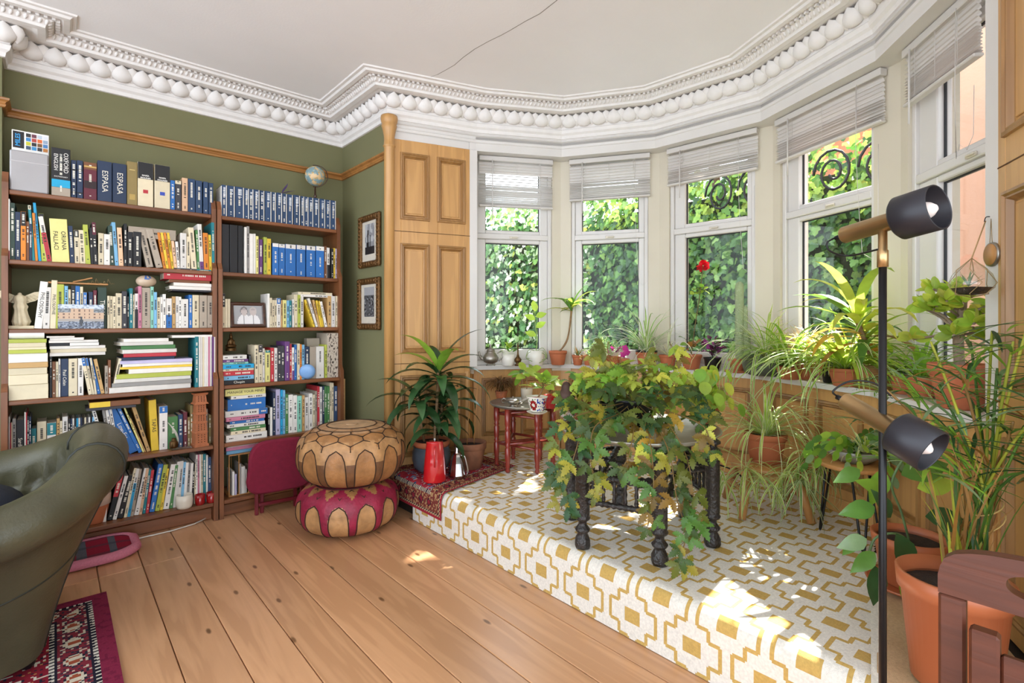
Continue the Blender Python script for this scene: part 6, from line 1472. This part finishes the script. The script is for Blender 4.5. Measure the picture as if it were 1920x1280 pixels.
o = terr(1046, .068, .105, 'leaning_dracaena', 'terracotta pot with a leaning bare stemmed dracaena on the window board'); tip = atF(1072, 572, CA * o.location.x + SA * o.location.y) - Vector(o.location)
for off in (0, .008): MB().tube(cat([(off, 0, .09), tuple(tip * .5 + Vector((.02, -.01, -.03 + off))), tuple(tip + Vector((off, 0, 0)))], 6), .006, 8).build('cane', stemm, o)
for k in range(17):
    mb = MB(); strapg(mb, tip + UP * rp.uniform(-.05, .02), k * 137.5, rp.uniform(10, 78), rp.uniform(.16, .27) * lim(o, k * 137.5), .038, rp.uniform(40, 100), jit(rp.choice([G['br'], G['lm'], G['yl'], G['md']])), 7); leafo(mb, o)
# --- second window
for px, lab, kind in ((1083, 'small clay pot with a low spiky succulent beside the terracotta dracaena', 0), (1104, 'tall terracotta pot with a grey brown succulent on the window board', 1)):
    o = terr(px, .042, .075, 'succulent', lab)
    for k in range(26): mb = MB(); strapg(mb, (0, 0, .065), k * 137.5, rp.uniform(20, 88), rp.uniform(.04, .085), .008, 15, jit(rp.choice([G['sage'], G['md'], G['brn']])), 4); leafo(mb, o)
q = sillp(1128) - FV * .05; o = plant('asparagus_fern', 'feathery pale green asparagus fern on the window board', q); flowerpot(o, .055, .08); mb = MB()
for k in range(900):
    a = rp.uniform(0, 360); e = rp.uniform(0, 85); r_ = rp.uniform(.03, .19) ; b = Vector((0, 0, .08)) + dirv(a, e) * r_; b.z -= r_ * .35; strapg(mb, b, rp.uniform(0, 360), rp.uniform(-40, 60), .03, .003, 10, jit(rp.choice([G['pale'], G['lm'], G['sage']])), 2, 0)
stuff(mb.build('needles', M['leaf'], o))
for k in range(14): MB().tube(cat([(0, 0, .07), tuple(dirv(k * 137, 60) * .1 + UP * .06), tuple(dirv(k * 137, 20) * .19 + UP * .04)], 4), .001, 4, G['br']).build('stem', M['leaf'], o)
o = terr(1150, .055, .07, 'striped_begonia', 'magenta and silver leaved plant in a low pot on the window board')
for k in range(26):
    a = k * 137.5; d = dirv(a, rp.uniform(0, 55)); mb = MB(); ovalg(mb, UP * .07 + d * .05, d, UP - FV * .3, rp.uniform(.05, .085), .03, jit(rp.choice([G['mag'], G['wht'], G['pur'], hexl('#c8b0bc')])), 'lance'); leafo(mb, o)
q = sillp(1167) - FV * .07; o = plant('orchid', 'thin stemmed orchid with magenta flowers before the second window', q); flowerpot(o, .035, .06); MB().tube(cat([(0, 0, .05), (.0, 0, .10), tuple(-FV * .02 + UP * .13)], 5), .0018, 5, G['md']).build('stem', M['leaf'], o)
for c0 in (-FV * .02 + UP * .135, -FV * .02 + RV * .015 + UP * .105, -RV * .015 - FV * .03 + UP * .09):
    for k in range(5): mb = MB(); ovalg(mb, c0, RV * math.cos(R(72 * k)) + UP * math.sin(R(72 * k)), -FV, .024, .02, jit(hexl('#d23aa0')), 'round'); leafo(mb, o, 'leaf', 'petal')
def spider(o, base, n, L0_, L1_, el, w=.012, droop=(70, 150), cols=None, name='leaf', azr=(0, 360), edge=True):
    for k in range(n):
        az = rp.uniform(*azr); lf = lim(o, az); mb = MB(); c1, c2 = cols or (G['br'], G['wht'])
        strapg(mb, Vector(base) + dirv(az, 10) * rp.uniform(0, .02), az, rp.uniform(*el), rp.uniform(L0_, L1_) * lf, w * rp.uniform(.7, 1.15), rp.uniform(*droop), jit(c1), 9, .3, jit(c2, .05) if edge else None); leafo(mb, o, 'leaf', name)
o = terr(1212, .075, .11, 'spider_plant', 'pale striped spider plant in a dark rimmed pot before the second window pier'); MB().lathe([(.077, .105), (.077, .118), (.07, .118), (.068, .105)], 24).build('dark_rim', M['black'], o); spider(o, (0, 0, .10), 64, .30, .48, (35, 88), .015, (50, 120))
o = terr(1252, .06, .09, 'wispy_spider_plant', 'terracotta pot of thin pale trailing blades before the middle window'); spider(o, (0, 0, .085), 36, .24, .40, (25, 80), .009, cols=(G['pale'], G['wht']))
o = terr(1296, .07, .10, 'geranium', 'terracotta pot with a tall thin stem bearing one red geranium bloom'); F_ = CA * o.location.x + SA * o.location.y - .03; tip = atF(1318, 500, F_) - Vector(o.location)
MB().tube(cat([(0, 0, .09), tuple(tip * .35 + Vector((-.01, 0, .03))), tuple(tip * .7), tuple(tip)], 6), .003, 6, hexl('#8a7a4a')).build('stem', M['leaf'], o)
for k in range(34):
    d = dirv(rp.uniform(0, 360), rp.uniform(-30, 90)); mb = MB(); ovalg(mb, tip + d * .012, d, UP + d.orthogonal(), .034, .03, jit(hexl('#d41f2c'), .2), 'round', curl=.4); leafo(mb, o, 'leaf', 'petal')
leafy(o, tip * .72, 14, .05, .05, .035, .035, [G['br'], G['lm']], 'round', el=(-10, 60)); leafy(o, (0, 0, .1), 10, .08, .06, .045, .045, [G['brn'], G['br'], G['sage']], 'round')
# --- middle window
q = sillp(1330) - FV * .06; o = plant('purple_shamrock', 'black pot of purple leaved shamrock before the middle window', q); flowerpot(o, .058, .09, 'black', .1, .8)
leafy(o, (0, 0, .085), 40, .10, .05, .04, .038, [G['pur'], hexl('#4a1f40'), hexl('#8a3a7a'), hexl('#5a2438')], 'heart', el=(10, 80)); spider(o, (0, 0, .08), 8, .06, .1, (55, 85), .006, edge=False, cols=(G['sage'], G['sage']))
o = terr(1383, .055, .085, 'column_cactus', 'terracotta pot with tall hairy column cacti before the middle window'); M['cactus'] = plain('cactus_skin', '#96a57c', .8, var=.15, scale=30, bmp=.3, bscale=200); FCC = CA * o.location.x + SA * o.location.y
MB().lathe([(.075, -.0), (.08, .012), (.07, .012)], 24).build('saucer', M['terra'], o)
for x, top, r_ in ((1388, 527, .026), (1402, 572, .018), (1409, 618, .02)):
    b = atF(x, 600, FCC) - Vector(o.location); h_ = atF(x, top, FCC).z - o.location.z; mb = MB(); mb.lathe([(r_ * .8, .06), (r_, .12)] + [(r_ * (1 - .02 * (i % 2)), .12 + (h_ - .15) * i / 10) for i in range(11)] + [(r_ * .75, h_ - .012), (.001, h_)], 26, (b.x * .7, b.y * .7, 0), wob=lambda a, z: 1 + .07 * math.sin(13 * a)); mb.build('column', M['cactus'], o)
    mb = MB()
    for k in range(220):
        a = (int(rp.uniform(0, 13)) + .25) * 2 * math.pi / 13; z = rp.uniform(.08, h_ - .003); s = Vector((b.x * .7, b.y * .7, z)) + Vector((math.cos(a), math.sin(a), 0)) * r_ * (1 if z < h_ - .015 else .6); strapg(mb, s, math.degrees(a) + rp.uniform(-40, 40), rp.uniform(-10, 50), .016, .0016, 0, hexl('#f3f2e6'), 1, 0)
    stuff(mb.build('spines', M['leaf'], o))
o = terr(1428, .045, .06, 'red_pot_sedum', 'low red pot of creeping green sedum beside the column cacti', m='redpot'); leafy(o, (0, 0, .055), 60, .06, .02, .02, .014, [G['md'], G['dk2'], G['br']], 'round', el=(10, 70), stem=False)
# --- stool: clay pot of spider plant whose runners trail to the carpet; stone planter on the window board behind
fr = math.degrees(math.atan2(-FV.y, -FV.x)); M['stone'] = plain('mossy_stone', '#5f6556', .9, var=.4, scale=12, bmp=.6, bscale=30)
q = sillp(1436, offs(C, .0)); o = plant('stone_planter', 'mossy round stone planter of striped spider plant on the window board', (q.x, q.y, ZS + .0005)); hp_ = .12
MB().lathe([(.09, 0), (.12, .015), (.132, .06), (.13, hp_ - .012), (.136, hp_ - .01), (.136, hp_), (.115, hp_), (.112, hp_ - .02), (.001, hp_ - .02)], 26).build('planter', M['stone'], o)
spider(o, (0, 0, hp_ - .02), 52, .26, .44, (30, 86), .017, (50, 120), cols=(G['lm'], G['wht'])); spider(o, (0, 0, hp_), 44, .40, .70, (10, 55), .012, (135, 175), azr=(fr - 85, fr + 85), cols=(G['br'], G['pale']))
o = plant('trailing_spider_plant', 'clay pot of spider plant on the oak stool, runners trailing to the carpet', (S0.x, S0.y, zp + hs + .001)); flowerpot(o, .10, .15)
spider(o, (0, 0, .13), 90, .26, .50, (15, 80), .013, (90, 165), cols=(G['lm'], G['pale']))
for j in range(8):
    a0 = fr + (-70, -50, -30, -10, 10, 30, 50, 72)[j]; e = dirv(a0, 0) * rp.uniform(.20, .27) + UP * rp.uniform(-.10, .10); MB().tube(cat([(0, 0, .13), tuple(dirv(a0, 40) * .16 + UP * .17), tuple(e + UP * .08), tuple(e)], 6), .0016, 5, G['pale']).build('runner', M['leaf'], o)
    spider(o, e, 21, .14, .28, (-55, 50), .010, (60, 130), cols=(G['lm'] if j % 2 else G['br'], G['pale']))
e = dirv(fr + 8, 0) * .26 + UP * (-.02); spider(o, e, 24, .16, .26, (-70, -20), .011, (10, 40), cols=(G['md'], G['pale']))
# --- fourth window
o = terr(1508, .07, .10, 'straw_grass', 'terracotta pot of sunlit straw coloured grass before the fourth window')
mb = MB()
for k in range(420): strapg(mb, (rp.uniform(-.03, .03), rp.uniform(-.03, .03), .09), rp.uniform(0, 360), rp.uniform(35, 88), rp.uniform(.2, .34) * .9, .0045, rp.uniform(80, 170), jit(G['straw'], .12), 6, 0)
stuff(mb.build('grass_blades', M['leaf'], o))
o = terr(1566, .075, .12, 'mistletoe_cactus', 'dark pot hidden by thin drooping bright green mistletoe cactus', m='black'); mb = MB()
for k in range(420):
    a = rp.uniform(0, 360); strapg(mb, Vector((0, 0, .115)) + dirv(a, 0) * rp.uniform(.0, .07), a, rp.uniform(10, 75), rp.uniform(.14, .26), .0042, rp.uniform(120, 170), jit(rp.choice([G['lm'], G['yl'], G['br'], G['pale']])), 6, 0)
stuff(mb.build('stems', M['leaf'], o))
q = sillp(1642); o = plant('cane_dracaena', 'brown ribbed pot with a cane stemmed yellow green dracaena, tips scorched', q); M['ribw'] = plain('ribbed_brown_bark', '#8d6430', .6, var=.3, scale=40)
MB().lathe([(.085, 0), (.092, .004), (.096, .11), (.098, .115), (.088, .115), (.086, .09), (.001, .095)], 72, wob=lambda a, z: 1 + .018 * math.sin(36 * a)).build('pot', M['ribw'], o); F_ = CA * q.x + SA * q.y; tip = atF(1606, 598, F_ - .06) - Vector(q)
MB().tube(cat([(.0, 0, .09), tuple(tip * .45 + RV * .02), tuple(tip)], 6), .011, 10).build('cane', stemm, o)
for k in range(34):
    f = k / 34; c = rp.choice([G['br'], G['lm'], G['yl'], G['md']]); c = rp.choice([G['gold'], G['brn']]) if f < .35 and rp.random() < .5 else c
    mb = MB(); strapg(mb, tip - (tip - Vector((0, 0, .09))).normalized() * (.16 * (1 - f)) + UP * .02, k * 137.5, -5 + 72 * f, rp.uniform(.28, .44) * lim(o, k * 137.5), .05, rp.uniform(60, 115), jit(c), 8); leafo(mb, o)
o = terr(1694, .05, .08, 'foxtail_fern', 'plumed foxtail fern beside the ribbed pot')
mb = MB()
for j in range(9):
    a = j * 40; d = dirv(a, 55 if j % 2 else 10)
    for k in range(120):
        t = rp.random(); b = UP * .08 + d * .2 * t - UP * .12 * t * t; strapg(mb, b, rp.uniform(0, 360), rp.uniform(-30, 60), .02, .003, 0, jit(rp.choice([G['md'], G['br'], G['sage']])), 2, 0)
stuff(mb.build('plumes', M['leaf'], o))
q = sillp(1480, offs(A_, .06)); o = plant('strap_lily', 'low terracotta pot of long arching green strap leaves on the window board', (q.x, q.y, ZS)); flowerpot(o, .07, .07); fa = math.degrees(math.atan2(-RV.y - FV.y * .6, -RV.x - FV.x * .6))
q2 = sillp(1585, offs(A_, .03)); o2 = plant('clivia', 'arching deep green strap leaved clivia at the edge of the window board', (q2.x, q2.y, ZS)); flowerpot(o2, .075, .09); fa2 = math.degrees(math.atan2(-FV.y, -FV.x))
spider(o2, (0, 0, .085), 40, .36, .62, (12, 58), .024, (55, 115), cols=(G['lm'], G['lm']), edge=False, azr=(fa2 - 120, fa2 + 50)); spider(o2, (0, 0, .085), 44, .36, .66, (5, 60), .018, (60, 125), cols=(G['br'], G['pale']), azr=(fa2 - 110, fa2 + 60)); spider(o, (0, 0, .065), 34, .26, .44, (20, 70), .016, (60, 120), cols=(G['br'], G['br']), edge=False, azr=(fa - 80, fa + 80))
# --- window by the right jamb: jade tree, terrarium, wooden disc
q = sillp(1800, offs(C, -.04)); o = plant('jade_tree', 'large terracotta pot with a stout jade tree in the end window', q); flowerpot(o, .095, .165, 'terra', .2, .68); F_ = CA * q.x + SA * q.y
tk = [Vector((0, 0, .14)), atF(1797, 640, F_) - Vector(q), atF(1803, 590, F_) - Vector(q), atF(1806, 565, F_) - Vector(q)]
MB().tube(cat([tuple(v) for v in tk], 5), [.017] * 8 + [.013] * 8, 10).build('trunk', plain('jade_bark', '#8f7c68', .8, var=.3, scale=30, bmp=.4), o)
for j in range(20):
    b = tk[1].lerp(tk[3], rp.random()); az = j * 137.5; e = b + dirv(az, rp.uniform(-10, 45)) * rp.uniform(.06, .15); MB().tube([b, b.lerp(e, .5) + UP * .01, e], .005, 6).build('branch', MATS['jade_bark'], o)
    for k in range(10):
        d = dirv(rp.uniform(0, 360), rp.uniform(-10, 70)); mb = MB(); ovalg(mb, e + d * .006, d, UP * .5 - FV * .6 + Vector((rp.gauss(0, .3), rp.gauss(0, .3), 0)), .052, .038, jit(rp.choice([G['lm'], G['lm'], G['yl'], hexl('#cfe05a')])), 'round', curl=.1); leafo(mb, o)
pt = C[5] + (PR0 - C[5]) * .35; nrm_ = (PR0 - C[5]).normalized(); inn_ = Vector((nrm_.y, -nrm_.x)); hk = Vector((*(pt + inn_ * .02), zat(0, 408, pt)))
o = thing('hanging_terrarium', 'clear glass terrarium with an air plant hung by cord from the end board', 'terrarium', hk); gc = atF(1822, 530, (CA * pt.x + SA * pt.y) - .06) - hk; rg = 33 * mpp(pt)
MB().lathe([(.001, -rg * .72), (rg * .6, -rg * .66), (rg * .95, -rg * .3), (rg * 1.0, .0), (rg * .85, rg * .45), (rg * .5, rg * .9), (rg * .2, rg * 1.15)], 28, gc, cap=False).build('glass_bowl', M['clear'], o)
MB().lathe([(.001, -rg * .68), (rg * .56, -rg * .62), (rg * .9, -rg * .28), (.001, -rg * .2)], 24, gc, cap=False).build('gravel', M['soil'], o)
for k in range(9): mb = MB(); strapg(mb, gc + UP * -rg * .2 - RV * .01, k * 40, 30 + (k % 3) * 20, rg * .9, .006, 20, jit(G['sage']), 5); leafo(mb, o)
M['cord'] = plain('jute_cord', '#a98d62', .9)
kn = gc + UP * rg * 1.35
MB().tube([kn, Vector((0, 0, -.01)) - RV * .004], .0018, 6).build('cord', M['cord'], o)
for k in range(6):
    a = 60 * k; MB().tube([kn, gc + dirv(a, 0) * rg * .7 + UP * rg * .7, gc + dirv(a + 30, 0) * rg * 1.03 - UP * rg * .05, gc + dirv(a, 0) * rg * .75 - UP * rg * .62, gc - UP * rg * .8], .0013, 5).build('net_cord', M['cord'], o)
MB().tube(cat([tuple(Vector((*-inn_ * .03, 0))), (0, 0, .004), tuple(RV * -.008 + UP * -.012)], 5), .0015, 6).build('hook', M['black'], o)
q = Vector((*(pt + nrm_ * .02 + inn_ * .016), zat(0, 478, pt))); o = thing('wooden_disc', 'round pressed leaf wooden disc on a cord by the terrarium', 'ornament', q, math.atan2(nrm_.y, nrm_.x)); rd = 22 * mpp(pt)
MB().lathe([(rd, -.006), (rd * 1.03, 0), (rd, .005)], 28, axis=(0, -1, 0)).build('rim', M['pewter'], o); MB().lathe([(.001, .006), (rd * .9, .0065), (rd * .9, .005)], 28, axis=(0, -1, 0)).build('face', M['oak'], o)
MB().tube([(-.006, -.003, rd), (0, -.003, rd * 3), (.006, -.003, rd)], .001, 5).build('cord', M['cord'], o)

# --- black table: grape ivy, pilea and little pots
zb = .728
def tri(mb, P, d, nrm, L_, col):
    d = Vector(d).normalized(); nrm = Vector(nrm); nrm = (nrm - d * nrm.dot(d)).normalized(); s = d.cross(nrm); mb.tube([Vector(P) - d * L_ * .35, P], .0011, 4, hexl('#8a7a3c'))
    ovalg(mb, P, d, nrm, L_, L_ * .62, col, 'tooth', .25, .3)
    for g in (-1, 1): ovalg(mb, P, d * .45 + s * g * .9, nrm, L_ * .8, L_ * .5, col, 'tooth', .25, .3)
o = plant('grape_ivy', 'sprawling grape ivy trailing yellow green leaves over the black carved table', (BT.x, BT.y + .02, zb)); o0 = Vector(o.location)
MB().lathe([(.075, 0), (.10, .11), (.106, .115), (.104, .125), (.094, .122), (.09, .10), (.001, .105)], 28, col=hexl('#1d1c1f')).build('pot', M['gloss'], o)
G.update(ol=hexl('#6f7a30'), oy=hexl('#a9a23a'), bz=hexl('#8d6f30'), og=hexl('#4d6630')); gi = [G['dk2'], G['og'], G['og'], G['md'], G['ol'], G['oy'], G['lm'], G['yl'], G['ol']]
mfol = MB()
for k in range(200):                                     # mound over the tray
    az = rp.uniform(0, 360); rr_ = rp.uniform(.05, .36) ; h_ = .15 + .15 * (1 - (rr_ / .37) ** 2) * rp.uniform(.2, 1) - .10 * (rr_ / .37) ** 2; P = Vector((math.cos(R(az)) * rr_, math.sin(R(az)) * rr_, max(h_, .03)))
    back = P.dot(FV); c = rp.choice([G['lm'], G['oy'], G['yl'], G['br'], G['lm'], G['ol']] if back > -.02 or P.z > .2 else gi[:6]); mb = MB(); mb = mfol if k >= 95 else mb; tri(mb, P, dirv(az + rp.uniform(-50, 50), rp.uniform(-45, 35)), UP * .8 - FV * .5 + Vector((rp.gauss(0, .3), rp.gauss(0, .3), 0)), rp.uniform(.05, .078), jit(c, .18)); k < 95 and leafo(mb, o)  # backlight put into leaf colour: brighter at back and top, shaded front darker
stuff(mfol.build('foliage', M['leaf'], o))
def strand(pts, n, cols, r=.0022):
    W_ = [atF(*q) - o0 for q in pts]; W_ = cat([tuple(v) for v in [Vector((0, 0, .11))] + W_], 6); MB().tube(W_, r, 5, hexl('#9a7c48')).build('stem', M['leaf'], o); m0 = 5
    for k in range(n):
        t = m0 + (len(W_) - 1 - m0) * (k + .5) / n; i = min(int(t), len(W_) - 2); b = W_[i].lerp(W_[i + 1], t - i); a = rp.uniform(0, 360)
        d = (RV * math.cos(R(a)) * .9 - FV * rp.uniform(.0, .6) - UP * rp.uniform(.2, .9)).normalized(); mb = MB(); tri(mb, b + d * .022, d, -FV + UP * .5 + RV * rp.gauss(0, .4), rp.uniform(.048, .075), jit(rp.choice(cols), .15)); leafo(mb, o)
A1 = [G['ol'], G['og'], G['dk2'], G['ol'], G['md'], G['oy']]; A2 = [G['oy'], G['ol'], G['yl'], G['bz'], G['md'], G['og'], G['gold']]
strand([(1150, 770, 2.25), (1098, 800, 2.08), (1078, 850, 2.03), (1062, 910, 2.02), (1052, 955, 2.02)], 22, A1)
strand([(1160, 775, 2.2), (1115, 800, 2.05), (1108, 860, 2.02), (1118, 920, 2.02)], 15, A1)
strand([(1130, 765, 2.2), (1062, 790, 2.1), (1048, 840, 2.06), (1050, 900, 2.06)], 13, A1)
strand([(1210, 790, 2.1), (1222, 850, 1.95), (1225, 920, 1.90), (1215, 985, 1.90)], 14, A2)
strand([(1225, 790, 2.1), (1255, 850, 1.95), (1268, 930, 1.90), (1286, 1000, 1.89), (1272, 1055, 1.89)], 24, A2)
strand([(1240, 780, 2.1), (1285, 850, 1.96), (1300, 930, 1.92), (1305, 990, 1.92)], 12, A2)
strand([(1190, 790, 2.1), (1180, 850, 1.97), (1165, 880, 1.95)], 9, A2); strand([(1250, 770, 2.15), (1320, 800, 2.02), (1330, 850, 2.0)], 9, A2)
for x, y in ((1140, 640), (1162, 668), (1205, 655), (1255, 640), (1262, 690), (1100, 690), (1070, 710), (1300, 690), (1190, 690), (1230, 700), (1150, 700), (1110, 655)): strand([(1200, 760, 2.36), (x + 5, y + 40, 2.40), (x, y, 2.42)], 7, [G['lm'], G['oy'], G['yl'], G['bz'], G['ol']], .0018)
q = atF(1320, 790, 2.44); q.z = zb; o = plant('pilea', 'terracotta pot of round coin leaves at the edge of the black table', q); flowerpot(o, .08, .10, 'terra', .2, .6)
for k in range(52):
    az = k * 137.5; d = dirv(az, rp.uniform(-20, 80)); r_ = rp.uniform(.07, .17); e = Vector((0, 0, .11)) + d * r_; e.z = max(e.z, .0 if r_ > .1 else .1); mb = MB(); mb.tube([(0, 0, .09), Vector((0, 0, .1)).lerp(e, .5) + UP * .025, e], .0012, 4, G['br']); n_ = (d + UP * .6 - FV * .6 + Vector((rp.gauss(0, .3), rp.gauss(0, .3), 0))).normalized(); t_ = n_.cross(d.cross(UP) + RV * .01).normalized(); t_ = (-UP + d * .5).normalized()
    ovalg(mb, e - t_ * .02, t_, n_, .062, .056, jit(rp.choice([G['br'], G['lm'], G['lm'], hexl('#b9d84a'), G['yl']])), 'round', .08, .1); leafo(mb, o)
for px, F_, lab, m_ in ((1092, 2.52, 'dark red square edged pot on the black table behind the lantern', 'redpot'), (1140, 2.50, 'small black pot of grassy blades on the black table', 'black')):
    q = atF(px, 700, F_); q.z = zb; o = plant('table_planter', lab, q); flowerpot(o, .052, .085, m_, .12, .82)
    if m_ == 'redpot': leafy(o, (0, 0, .08), 16, .08, .08, .06, .055, [G['br'], G['md'], G['yl']], 'tooth')
    else: spider(o, (0, 0, .08), 26, .1, .2, (30, 80), .006, edge=False, cols=(G['md'], G['md']))

# --- hairpin table: epiphyllum with flat hanging stems and a plantlet
q = Vector((H0.x, H0.y, zp + (.565 - ZP - .004) + .021)); o = plant('leaf_cactus', 'shallow bowl with drooping flat leaf cactus stems on the hairpin table', (q.x, q.y, .587)); MB().lathe([(.06, 0), (.10, .03), (.115, .055), (.11, .057), (.1, .045), (.001, .046)], 28, col=hexl('#8c8a80')).build('bowl', M['gloss'], o)
for k in range(30):
    az = fr + rp.uniform(-120, 120); b = Vector((0, 0, .05)); d = dirv(az, rp.uniform(20, 60)); mb = MB(); seg = 4 + k % 3; dd = d
    for s in range(seg): ovalg(mb, b, dd, -FV + UP * .3, .05, .028, jit(rp.choice([G['md'], G['br'], G['lm'], G['sage']])), 'round', .05, .1); b = b + dd * .045; dd = (dd - UP * .42).normalized()
    leafo(mb, o)
spider(o, -FV * .06 + UP * .055, 30, .10, .19, (5, 70), .007, (60, 140), cols=(G['yl'], G['wht']))
# --- second orange pot with philodendron
q = Vector((2.31, .43, ZP + .012)); o = plant('philodendron', 'orange plastic pot on a saucer with broad glossy climbing leaves', q); MB().lathe([(.10, .0), (.13, .008), (.135, .018), (.125, .014), (.001, .012)], 28).build('saucer', M['terrao'], o)
MB().lathe([(.08, .014), (.086, .016), (.105, .15), (.114, .152), (.118, .185), (.11, .187), (.104, .165)], 32, cap=False).build('pot', M['terrao'], o); MB().lathe([(.103, .158), (.05, .165), (.001, .17)], 18, cap=False).build('soil', M['soil'], o)
for pts in (((0, 0, .16), (1690, 960, 1.80), (1672, 905, 1.78), (1700, 850, 1.80)), ((0, 0, .16), (1680, 1000, 1.72), (1640, 1010, 1.70), (1625, 1060, 1.70))):
    W_ = [Vector(pts[0])] + [atF(*p_) - q for p_ in pts[1:]]; MB().tube(cat([tuple(v) for v in W_], 6), .004, 6, G['sage']).build('stem', M['leaf'], o)
for x, y, F_, ang, L_, c in ((1655, 880, 1.78, 250, .13, 'br'), (1612, 880, 1.80, 200, .10, 'md'), (1712, 850, 1.78, 60, .13, 'lm'), (1690, 890, 1.74, 20, .16, 'md'), (1735, 968, 1.70, -5, .15, 'dk2'), (1680, 1000, 1.66, -70, .16, 'dk2'), (1640, 950, 1.72, 185, .12, 'md'), (1625, 1010, 1.68, 190, .10, 'sage'), (1640, 1035, 1.66, 215, .10, 'md'), (1640, 1060, 1.66, 270, .13, 'dk2'), (1690, 1075, 1.62, -75, .11, 'br'), (1660, 925, 1.76, 150, .11, 'br'), (1720, 915, 1.74, 15, .13, 'lm'), (1670, 970, 1.70, 120, .11, 'dk2'), (1700, 870, 1.8, 100, .11, 'br'), (1610, 1000, 1.74, 230, .09, 'md')):
    mb = MB(); ovalg(mb, atF(x, y, F_) - q, RV * math.cos(R(ang)) + UP * math.sin(R(ang)) - FV * .2, -FV + UP * .6, L_, L_ * .52, jit(G[c]), 'ovate'); leafo(mb, o, 'dleaf')
# --- big orange pot with the tied umbrella palm
q = atF(1788, 1100, 1.36); q.z = ZP + .012; o = plant('umbrella_palm', 'big orange plastic pot with a tall tied bundle of palm stems', q); MB().lathe([(.088, 0), (.092, .004), (.114, .235), (.122, .238), (.126, .285), (.119, .288), (.112, .25)], 40, cap=False).build('pot', M['terrao'], o)
MB().lathe([(.111, .245), (.06, .252), (.001, .258)], 20, cap=False).build('soil', M['soil'], o)
base = RV * .045 + FV * .02 + UP * .25; tie = atF(1848, 950, 1.40) - Vector(q); M['straw'] = plain('straw_string', '#c8a868', .9)
FR = [(1700, 800, 1.45), (1650, 720, 1.5), (1745, 640, 1.45), (1800, 690, 1.35), (1870, 690, 1.38), (1900, 640, 1.3), (1930, 600, 1.35), (1760, 720, 1.5), (1900, 790, 1.3), (1690, 700, 1.6), (1830, 760, 1.5), (1960, 760, 1.25), (1940, 880, 1.3), (1720, 870, 1.35), (1860, 620, 1.5), (1780, 800, 1.3), (1880, 850, 1.5), (1995, 690, 1.35), (1640, 790, 1.42), (1820, 640, 1.6)]
for k, (x, y, F_) in enumerate(FR):
    e = atF(x, y, F_) - Vector(q); t_ = tie + RV * rp.uniform(-.022, .022) + FV * rp.uniform(-.02, .02); c = jit(rp.choice([G['md'], G['yl'], G['br'], G['dry']]))
    MB().tube(cat([tuple(base + RV * rp.uniform(-.03, .03) + FV * rp.uniform(-.03, .03)), tuple(t_), tuple(t_.lerp(e, .5) + UP * .03), tuple(e)], 6), [.005] * 8 + [.0035] * 10 + [.0025], 6, c).build('culm', M['leaf'], o)
    d0 = (e - t_).normalized(); az0 = math.degrees(math.atan2(d0.y, d0.x))
    for j in range(11): mb = MB(); strapg(mb, e - d0 * .012 * j * .6, az0 + (j - 5) * 33, 25 - abs(j - 5) * 7, rp.uniform(.13, .24), .012, rp.uniform(20, 75), jit(rp.choice([G['dk2'], G['md'], G['sage'], G['br'], G['brn'] if k % 3 == 0 else G['md']]), .15), 7); leafo(mb, o)
for k in range(46): mb = MB(); strapg(mb, base + RV * rp.uniform(-.04, .04) + FV * rp.uniform(-.04, .04), rp.uniform(0, 360), rp.uniform(72, 90), rp.uniform(.16, .42), .008, rp.uniform(0, 40), jit(rp.choice([G['dry'], G['brn'], G['md'], G['yl'], G['dk2']])), 6, .2); leafo(mb, o, 'leaf', 'stem_sheath')
mb = MB(); pts = [tie + RV * math.cos(a) * .036 + FV * math.sin(a) * .036 + UP * (.02 * math.cos(a * 1.0)) for a in [2 * math.pi * k / 20 for k in range(20)]]; mb.tube(pts, .002, 5, closed=True); mb.build('string', M['straw'], o)
pts = [tie + RV * math.cos(a) * .04 + FV * math.sin(a) * .04 - UP * (.04 - .03 * math.cos(a)) for a in [2 * math.pi * k / 20 for k in range(20)]]; MB().tube(pts, .002, 5, closed=True).build('string', M['straw'], o)

# --- more pots crowding the window board between the cacti and the jade tree
o = terr(1462, .06, .08, 'variegated_ribbon_plant', 'white and green ribbon plant in clay between cacti and straw grass'); spider(o, (0, 0, .075), 40, .26, .46, (35, 86), .013, (45, 110), cols=(G['lm'], G['wht']))
o = terr(1600, .055, .085, 'umbrella_sedge', 'bright lime sedge in a clay pot behind the lower lamp head'); spider(o, (0, 0, .08), 44, .22, .42, (30, 85), .009, (40, 120), cols=(G['lm'], G['lm']), edge=False)
o = terr(1726, .06, .09, 'lime_sedge', 'clay pot of arching lime leaves beside the jade tree'); spider(o, (0, 0, .085), 34, .2, .38, (25, 80), .014, (50, 130), cols=(G['br'], G['lm']), edge=False)
